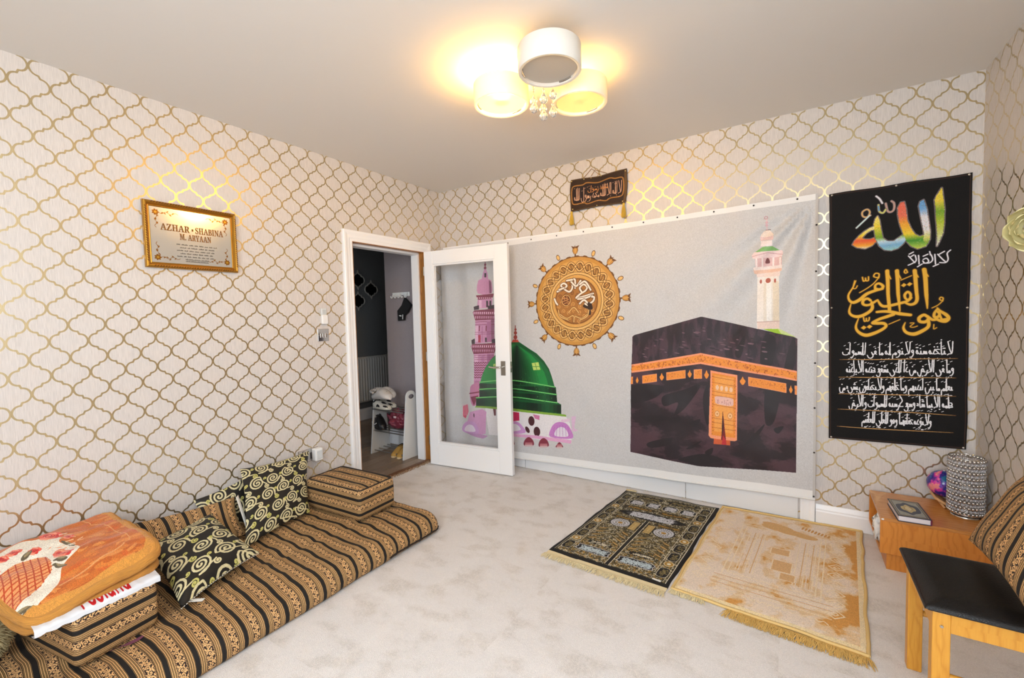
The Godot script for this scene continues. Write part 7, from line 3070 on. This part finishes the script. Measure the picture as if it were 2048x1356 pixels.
# ================================================================ the corner with the low table and the chair
func build_table_corner() -> void:
	var oak := wood("oak_veneer", Color8(218, 142, 60), Color8(190, 112, 40), 0.35)
	var oakh := wood("oak_veneer_top", Color8(208, 142, 76), Color8(182, 116, 54), 0.22, true)
	var x0 := 3.282
	var x1 := 3.722
	var z0 := 0.045
	var z1 := 0.452
	var h := 0.276
	var t := thing("low_table", "low oak veneer side table with an open end", "side table", "", Vector3.ZERO)
	part(t, "top", g_box(Vector3(x0, h - 0.016, z0), Vector3(x1, h, z1), 0.002), oakh)
	part(t, "front_panel", g_box(Vector3(x0, 0.092, z1 - 0.016), Vector3(x1, h - 0.016, z1), 0.0015), oak)
	part(t, "back_panel", g_box(Vector3(x0, 0.092, z0), Vector3(x1, h - 0.016, z0 + 0.016), 0.0015), oak)
	part(t, "shelf", g_box(Vector3(x0, 0.092, z0 + 0.016), Vector3(x1, 0.108, z1 - 0.016), 0.0015), oak)
	part(t, "end_panel", g_box(Vector3(x1 - 0.016, 0.108, z0 + 0.016), Vector3(x1, h - 0.016, z1 - 0.016), 0.0015), oak)
	part(t, "plinth", g_box(Vector3(x0 + 0.03, 0.0, z0 + 0.03), Vector3(x1 - 0.03, 0.092, z1 - 0.028), 0.0015), oak)
	part(t, "corner_sticker", g_box(Vector3(x0 + 0.004, h - 0.012, z1), Vector3(x0 + 0.014, h - 0.004, z1 + 0.0015), 0.0005), mat("white_plastic", Color8(238, 237, 234), 0.4), "small white stick-on pad")
	# paper poking out of the open end
	var pp := thing("crumpled_tissue", "crumpled white tissue poking out of the table's open end", "tissue", "", Vector3(x0 + 0.02, 0.108, 0.345))
	var f := noise(1.0, 95, 3)
	var pts := []
	for i in 13:
		var la := PI * i / 12.0
		var row := PackedVector3Array()
		for k in 20:
			var lo := TAU * k / 20.0
			var d := Vector3(sin(la) * cos(lo), cos(la), sin(la) * sin(lo))
			var rr := 1.0 + 0.8 * f.get_noise_3dv(d * 2.2)
			row.append(Vector3(d.x * 0.03 * rr - 0.008, maxf(0.07 + d.y * 0.07 * rr, 0.0), d.z * 0.028 * rr))
		pts.append(row)
	var g := Geo.new()
	g.sheet(pts, true)
	part(pp, "paper", g, mat("tissue_paper", Color8(236, 232, 226), 0.85))

	holy_book(h)
	bead_lamp(h)
	galaxy_ball(h)
	chair()


func holy_book(h: float) -> void:
	# corners of the cover as they lie on the table
	var a := ony(h + 0.030, 1778, 997)
	var b := ony(h + 0.030, 1838, 1006)
	var c := ony(h + 0.030, 1861, 1040)
	var d := ony(h + 0.030, 1792, 1030)
	var ctr := (a + b + c + d) / 4.0
	var ex := ((b - a) + (c - d)).normalized()
	var w := (((b - a) + (c - d)) / 2.0).length()
	var l := (((d - a) + (c - b)) / 2.0).length()
	var t := thing("ornate_book", "thick book with blue and gold ornamental cover on the low table", "book", "", Vector3(ctr.x, h, ctr.z))
	t.rotation.y = -atan2(ex.z, ex.x)
	var cv := Canvas.new(512, 640, Color8(34, 42, 62))
	var gold := Color8(190, 170, 116)
	var grey := Color8(140, 144, 142)
	cv.rect(26, 26, 460, 588, gold)
	cv.rect(36, 36, 440, 568, Color8(40, 50, 74))
	cv.rect(52, 52, 408, 536, grey)
	var r := RandomNumberGenerator.new()
	r.seed = 3
	scribble(cv, Vector2(256, 320), 390, 520, 500, 5.0, Color8(170, 166, 140), r)
	cv.poly(curve(pts2([256, 90, 330, 150, 420, 200, 440, 320, 420, 440, 330, 490, 256, 550, 182, 490, 92, 440, 72, 320, 92, 200, 182, 150]), 4, true), Color8(32, 44, 72))
	cv.poly(curve(pts2([256, 170, 310, 230, 360, 260, 372, 320, 360, 380, 310, 410, 256, 470, 202, 410, 152, 380, 140, 320, 152, 260, 202, 230]), 4, true), gold)
	scribble(cv, Vector2(256, 320), 150, 150, 90, 5.0, Color8(120, 104, 60), r)
	cv.poly(curve(pts2([256, 240, 300, 290, 300, 350, 256, 400, 212, 350, 212, 290]), 4, true), Color8(206, 192, 150))
	var cover := tex_mat("book_cover", cv.im, 0.35)
	var navy := mat("book_navy", Color8(34, 42, 62), 0.45)
	var g := Geo.new()
	g.quad(Vector3(-w / 2, 0.0302, l / 2), Vector3(w / 2, 0.0302, l / 2), Vector3(w / 2, 0.0302, -l / 2), Vector3(-w / 2, 0.0302, -l / 2), Vector3.UP)
	part(t, "cover_art", g, cover, "blue and gold printed cover")
	part(t, "front_cover", g_box(Vector3(-w / 2, 0.027, -l / 2), Vector3(w / 2, 0.030, l / 2), 0.0012), navy)
	part(t, "back_cover", g_box(Vector3(-w / 2, 0.0, -l / 2), Vector3(w / 2, 0.003, l / 2), 0.0012), navy)
	part(t, "spine", g_box(Vector3(w / 2 - 0.003, 0.0, -l / 2), Vector3(w / 2 + 0.003, 0.030, l / 2), 0.0025, 2), mat("book_spine", Color8(110, 34, 62), 0.45))
	part(t, "pages", g_box(Vector3(-w / 2 + 0.004, 0.003, -l / 2 + 0.004), Vector3(w / 2 - 0.003, 0.027, l / 2 - 0.004), 0.001), mat("pages", Color8(232, 224, 226), 0.7))


func bead_lamp(h: float) -> void:
	# open cylinder of clear beads strung in rows between two wire rings
	var base := ony(h + 0.01, 1933, 1030)
	base = Vector3(3.643, h, 0.232)
	var t := thing("bead_lamp", "cylindrical table lamp of strung crystal beads with chrome rings", "table lamp", "", base)
	var chrome: Material = mats["chrome"]
	var R := 0.0655
	var y0 := 0.022
	var y1 := 0.302
	var glass := mat("crystal_bead", Color(0.97, 0.97, 0.98, 0.12), 0.02)
	glass.refraction_enabled = true
	glass.refraction_scale = 0.05
	var mirror := mat("silver_bead", Color8(206, 204, 202), 0.12, 0.95)
	# shared bead: a faceted ball
	var bead := Geo.new()
	bead.ball(Vector3.ZERO, 0.0074, 5, 8)
	var mesh := bead.mesh()
	var rowsn := 19
	var per := 27
	var wire := Geo.new()
	for j in rowsn:
		var y := y0 + (y1 - y0) * (j + 0.5) / rowsn
		var st := MultiMesh.new()
		st.transform_format = MultiMesh.TRANSFORM_3D
		st.mesh = mesh
		st.instance_count = per
		for k in per:
			var an := TAU * (k + 0.5 * (j % 2)) / per
			st.set_instance_transform(k, Transform3D(Basis(Vector3.UP, an), Vector3(cos(an) * R, y, sin(an) * R)))
		var mi := MultiMeshInstance3D.new()
		mi.name = "bead_row"
		mi.multimesh = st
		mi.material_override = mirror if j % 2 == 0 else glass
		mi.set_meta("kind", "stuff")
		t.add_child(mi, true)
	for y in [y0, y1]:
		var path := PackedVector3Array()
		for k in 48:
			var an := TAU * k / 48
			path.append(Vector3(cos(an) * R, y, sin(an) * R))
		g_ring(t, path, chrome)
	for k in 12:
		var an := TAU * k / 12
		part(t, "upright_wire", g_tube(PackedVector3Array([Vector3(cos(an) * R, y0, sin(an) * R), Vector3(cos(an) * R, y1, sin(an) * R)]), 0.0012, 5), chrome)
	var g := Geo.new()
	g.lathe(PackedVector2Array([Vector2(0.0, 0.0), Vector2(0.054, 0.0), Vector2(0.056, 0.003), Vector2(0.054, 0.007), Vector2(0.020, 0.010), Vector2(0.014, 0.016), Vector2(0.012, 0.10), Vector2(0.014, 0.105), Vector2(0.0, 0.106)]), 28)
	part(t, "foot", g, chrome)
	for k in 3:
		var an := TAU * k / 3
		part(t, "spoke", g_tube(PackedVector3Array([Vector3(cos(an) * 0.012, y0 + 0.004, sin(an) * 0.012), Vector3(cos(an) * R, y0, sin(an) * R)]), 0.002, 6), chrome)
	part(t, "bulb", Geo.new_ball(Vector3(0, 0.14, 0), Vector3(0.024, 0.034, 0.024)), mat("dead_bulb", Color8(226, 224, 220), 0.25))
	var black := mat("black_flex", Color8(24, 23, 23), 0.5)
	part(t, "flex", g_tube(curve3(PackedVector3Array([Vector3(0.05, 0.006, -0.01), Vector3(0.068, 0.006, 0.01), Vector3(0.070, 0.008, 0.04), Vector3(0.066, 0.006, 0.14)]), 5), 0.0035, 6), black)
	part(t, "inline_switch", g_box(Vector3(0.048, 0.001, 0.070), Vector3(0.076, 0.015, 0.125), 0.004, 2), black)


func g_ring(t: Node3D, path: PackedVector3Array, m: Material) -> void:
	var g := Geo.new()
	g.tube(path, 0.0028, 8, true)
	part(t, "wire_ring", g, m)


func galaxy_ball(h: float) -> void:
	# pale wooden wedge with a marbled ball leaning on it
	var s := thing("book_rest", "pale wooden book rest leaning under the marbled ball", "book rest", "", Vector3(3.595, h, 0.125))
	var pine := wood("pale_wood", Color8(222, 172, 118), Color8(202, 148, 92), 0.5)
	var g := Geo.new()
	g.xf = Transform3D(Basis(Vector3(0, 0, 1), -0.55), Vector3(-0.055, 0.052, 0))
	g.box(Vector3(0.0, -0.006, -0.055), Vector3(0.088, 0.006, 0.055), 0.0015)
	part(s, "board", g, pine)
	g = Geo.new()
	g.xf = Transform3D(Basis(Vector3(0, 0, 1), 0.62), Vector3(-0.020, 0.001, 0))
	g.box(Vector3(0.0, 0.0, -0.05), Vector3(0.010, 0.026, 0.05), 0.0015)
	part(s, "prop", g, pine)
	var c := Vector3(3.588, h + 0.112, 0.100)
	var t := thing("marbled_ball", "shiny ball marbled in purple, pink and blue behind the lamp", "ball", "", c)
	var cv := Canvas.new(512, 256, Color8(60, 40, 130))
	var f := noise(0.012, 28, 4)
	var fb := noise(0.02, 29, 3)
	var d := cv.im.get_data()
	var k := 0
	for y in 256:
		for x in 512:
			var an := TAU * x / 512.0
			var p := Vector3(cos(an) * 80.0, y * 0.9, sin(an) * 80.0)
			var n := f.get_noise_3dv(p)
			var n2 := fb.get_noise_3dv(p * 1.3)
			var col := Color8(52, 40, 132).lerp(Color8(206, 62, 156), smoothstep(0.0, 0.25, n)).lerp(Color8(238, 140, 140), smoothstep(0.28, 0.45, n + n2 * 0.3)).lerp(Color8(24, 104, 144), smoothstep(0.1, 0.35, -n + n2 * 0.4)).lerp(Color8(110, 70, 176), smoothstep(0.2, 0.5, n2))
			d[k] = int(col.r * 255)
			d[k + 1] = int(col.g * 255)
			d[k + 2] = int(col.b * 255)
			k += 3
	cv.im.set_data(512, 256, false, Image.FORMAT_RGB8, d)
	var m := tex_mat("marbled_rubber", cv.im, 0.15)
	g = Geo.new()
	g.ball(Vector3.ZERO, 0.070, 24, 36)
	part(t, "skin", g, m)
	var v := Geo.new()
	v.lathe(PackedVector2Array([Vector2(0, 0.0715), Vector2(0.004, 0.071), Vector2(0.005, 0.0695)]), 10)
	part(t, "valve", v, mat("valve_white", Color8(210, 206, 214), 0.4))


func chair() -> void:
	var pine := wood("pine", Color8(222, 160, 62), Color8(198, 130, 40), 0.35)
	var vinyl := mat("black_vinyl", Color8(16, 14, 14), 0.36)
	vinyl.metallic_specular = 0.4
	relief(vinyl, 0.15, 96, 0.06)
	# the chair faces the far rug; its back stands against the right wall
	var x0 := 3.255
	var x1 := 3.708
	var z0 := 1.150
	var z1 := 1.548
	var sh := 0.452
	var t := thing("dining_chair", "pine dining chair with black vinyl seat beside the low table", "chair", "", Vector3(x0, 0, z0))
	var lw := 0.042
	for q in [[0.012, 0.012], [0.012, z1 - z0 - lw - 0.012]]:
		part(t, "leg", g_box(Vector3(q[0], 0, q[1]), Vector3(q[0] + lw, sh - 0.034, q[1] + lw), 0.004, 2), pine)
	for z in [0.012, z1 - z0 - lw - 0.012]:
		var g := Geo.new()
		g.xf = Transform3D.IDENTITY
		g.box(Vector3(x1 - x0 - lw, 0, z), Vector3(x1 - x0, 0.86, z + lw), 0.004, 2)
		part(t, "leg", g, pine)
	var e0 := 0.016
	part(t, "front_apron", g_box(Vector3(e0, sh - 0.102, 0.054), Vector3(e0 + 0.020, sh - 0.034, z1 - z0 - 0.054), 0.002), pine)
	part(t, "rear_apron", g_box(Vector3(x1 - x0 - 0.03, sh - 0.102, 0.054), Vector3(x1 - x0 - 0.010, sh - 0.034, z1 - z0 - 0.054), 0.002), pine)
	for z in [0.020, z1 - z0 - 0.040]:
		part(t, "side_apron", g_box(Vector3(0.054, sh - 0.096, z), Vector3(x1 - x0 - lw, sh - 0.034, z + 0.020), 0.002), pine)
		part(t, "stretcher", g_tube(PackedVector3Array([Vector3(0.05, 0.215, z + 0.012), Vector3(x1 - x0 - lw, 0.215, z + 0.012)]), 0.0105, 10), pine)
	for y in [0.60, 0.70, 0.80]:
		part(t, "back_rail", g_box(Vector3(x1 - x0 - 0.032, y, lw + 0.012), Vector3(x1 - x0 - 0.010, y + 0.05, z1 - z0 - lw - 0.012), 0.004, 2), pine)
	for z in [0.033, z1 - z0 - 0.033]:
		var g := Geo.new()
		g.xf = Transform3D(Basis(Vector3(1, 0, 0), PI / 2 if z > 0.2 else -PI / 2), Vector3(0.033, sh - 0.076, (z1 - z0 - 0.0125) if z > 0.2 else 0.0125))
		g.lathe(PackedVector2Array([Vector2(0, 0.003), Vector2(0.004, 0.0028), Vector2(0.0055, 0.0)]), 12)
		part(t, "bolt", g, mats["chrome"])
	# padded seat: taut top with rolled edges
	var rows := []
	var n := 30
	var W := x1 - x0 - 0.012
	var D := z1 - z0
	for j in n + 1:
		var row := PackedVector3Array()
		for i in n + 1:
			var s := i / float(n) * 2.0 - 1.0
			var q := j / float(n) * 2.0 - 1.0
			var ss := signf(s) * (1.0 - pow(1.0 - absf(s), 1.6))
			var qq := signf(q) * (1.0 - pow(1.0 - absf(q), 1.6))
			var e := maxf(absf(ss), absf(qq))
			var edge := pow(1.0 - e, 0.45)
			row.append(Vector3((ss * 0.5 + 0.5) * W - 0.008, sh - 0.026 + 0.026 * minf(edge * 1.9, 1.0) + 0.006 * (1.0 - ss * ss) * (1.0 - qq * qq), (qq * 0.5 + 0.5) * D))
		rows.append(row)
	var g2 := Geo.new()
	g2.sheet(rows)
	part(t, "seat_pad", g2, vinyl, "black vinyl seat pad")
	part(t, "seat_board", g_box(Vector3(0.0, sh - 0.034, 0.008), Vector3(W - 0.014, sh - 0.024, D - 0.008), 0.003), mat("seat_underside", Color8(30, 28, 27), 0.8))
	# striped cushion leaning in the chair
	var c := thing("striped_cushion", "striped cushion leaning in the pine chair", "cushion", "", Vector3.ZERO)
	cushion(c, [Vector3(3.622, 0.735, 1.00), Vector3(3.60, 0.82, 1.50), Vector3(3.440, 0.510, 1.63), Vector3(3.452, 0.480, 1.072)], 0.10, stripe_cloth(), PI / 2 - 0.12, Vector2(0.02, 0.03))


# ================================================================ ceiling light
func build_ceiling_light() -> void:
	var yb := 2.385
	var yt := 2.487
	var pl := ony(yb, 1003, 212)
	var pr := ony(yb, 1159, 209)
	var pf := ony(yb, 1099, 144)
	var ctr := (pl + pr + pf) / 3.0
	ctr.y = ROOM_H
	var t := thing("ceiling_light", "three drum ceiling light with crystal drops and one shade lit", "ceiling light", "", ctr)
	var chrome: Material = mats["chrome"]
	# opal glass and frosted discs take their glow from the bulb behind them
	var glow := {"lit": 0.75, "dim": 0.26, "off": 0.0}
	# ceiling plate and arms
	var g := Geo.new()
	g.lathe(PackedVector2Array([Vector2(0.0, -0.034), Vector2(0.135, -0.034), Vector2(0.150, -0.028), Vector2(0.155, -0.014), Vector2(0.155, 0.0), Vector2(0.0, 0.0)]), 40)
	part(t, "ceiling_plate", g, mat("white_enamel", Color8(236, 234, 232), 0.25))
	var R := 0.136
	var shades := [[pl, "lit"], [pr, "dim"], [pf, "off"]]
	for s in shades:
		var c: Vector3 = s[0] - ctr
		var b := yb - ROOM_H
		var tp := yt - ROOM_H
		c.y = 0.0
		# drum wall with thickness, open above
		g = Geo.new()
		g.lathe(PackedVector2Array([Vector2(R - 0.016, b + 0.002), Vector2(R - 0.012, b), Vector2(R - 0.003, b), Vector2(R, b + 0.004), Vector2(R, tp - 0.004), Vector2(R - 0.003, tp), Vector2(R - 0.012, tp), Vector2(R - 0.016, tp - 0.004), Vector2(R - 0.016, b + 0.002)]), 48, c)
		var opal := mat("lamp_opal_glass_" + s[1], Color8(240, 238, 232), 0.25)
		opal.backlight_enabled = true
		opal.backlight = Color(0.7, 0.67, 0.56)
		var dr := part(t, "drum_shade", g, opal, {"lit": "glowing opal glass drum", "dim": "dimly glowing opal glass drum", "off": "unlit white opal glass drum"}[s[1]])
		# frosted disc set in the foot of the drum
		g = Geo.new()
		g.lathe(PackedVector2Array([Vector2(0.0, b + 0.014), Vector2(R - 0.018, b + 0.014), Vector2(R - 0.017, b + 0.018), Vector2(0.0, b + 0.018)]), 40, c)
		var dm := mat("lamp_frosted_disc_" + s[1], Color8(206, 200, 190), 0.5)
		dm.backlight_enabled = true
		dm.backlight = Color(0.6, 0.55, 0.4)
		if glow[s[1]] > 0.0:
			dm.emission_enabled = true
			dm.emission = Color(1.0, 0.87, 0.45) if s[1] == "lit" else Color(0.92, 0.90, 0.36)
			dm.emission_energy_multiplier = glow[s[1]] * 1.5
		part(dr, "diffuser", g, dm)
		for k in 3:
			var an := TAU * k / 3 + 0.7
			var cp := Geo.new()
			var path := PackedVector3Array()
			for i in 7:
				var a2 := an + (i - 3) * 0.09
				path.append(c + Vector3(cos(a2) * (R - 0.017), b + 0.012, sin(a2) * (R - 0.017)))
			cp.tube(path, 0.0055, 6)
			part(dr, "clip", cp, chrome)
		# arm to the plate
		var mid := c * 0.5
		part(t, "arm", g_tube(PackedVector3Array([Vector3(c.x * 0.28, -0.020, c.z * 0.28), Vector3(mid.x, -0.026, mid.z), Vector3(c.x, -0.040, c.z)]), 0.008, 8), chrome)
		part(t, "lamp_holder", g_tube(PackedVector3Array([Vector3(c.x, -0.036, c.z), Vector3(c.x, -0.110, c.z)]), 0.014, 14), mat("white_enamel", Color8(236, 234, 232), 0.25))
		var bm := mat("bulb_" + s[1], Color8(240, 236, 224), 0.3)
		if s[1] != "off":
			bm.emission_enabled = true
			bm.emission = Color(1.0, 0.84, 0.45)
			bm.emission_energy_multiplier = 14.0 if s[1] == "lit" else 1.6
			var l := OmniLight3D.new()
			l.name = "bulb_light"
			l.light_color = Color(1.0, 0.76, 0.38)
			l.light_energy = 1.8 if s[1] == "lit" else 0.20
			l.light_size = 0.10
			l.omni_range = 8.0
			l.omni_attenuation = 2.0
			l.shadow_enabled = true
			l.position = Vector3(c.x, -0.115, c.z)
			t.add_child(l, true)
		part(t, "bulb", Geo.new_ball(Vector3(c.x, -0.126, c.z), Vector3(0.020, 0.018, 0.020)), bm)
	# crystal drops strung under the middle
	var glass := mat("crystal_drop", Color(0.97, 0.98, 0.98, 0.08), 0.01)
	glass.refraction_enabled = true
	glass.refraction_scale = 0.05
	for k in 7:
		var an := TAU * k / 6
		var rad := 0.052 if k < 6 else 0.0
		var o := Vector3(cos(an) * rad, 0, sin(an) * rad)
		var low := -0.150 - 0.030 * (k % 3)
		if k == 6:
			low = -0.235
		var st := part(t, "crystal_string", g_tube(PackedVector3Array([o + Vector3(0, -0.034, 0), o + Vector3(0, low, 0)]), 0.0010, 5), chrome)
		for i in 4:
			var by := lerpf(-0.06, low + 0.012, i / 3.0)
			part(st, "bead", Geo.new_ball(o + Vector3(0, by, 0), 0.0065), glass)
		var drop := Geo.new()
		drop.lathe(PackedVector2Array([Vector2(0.0, low + 0.006), Vector2(0.006, low), Vector2(0.019, low - 0.022), Vector2(0.020, low - 0.029), Vector2(0.013, low - 0.044), Vector2(0.0, low - 0.051)]), 8, o)
		part(st, "drop", drop, glass)
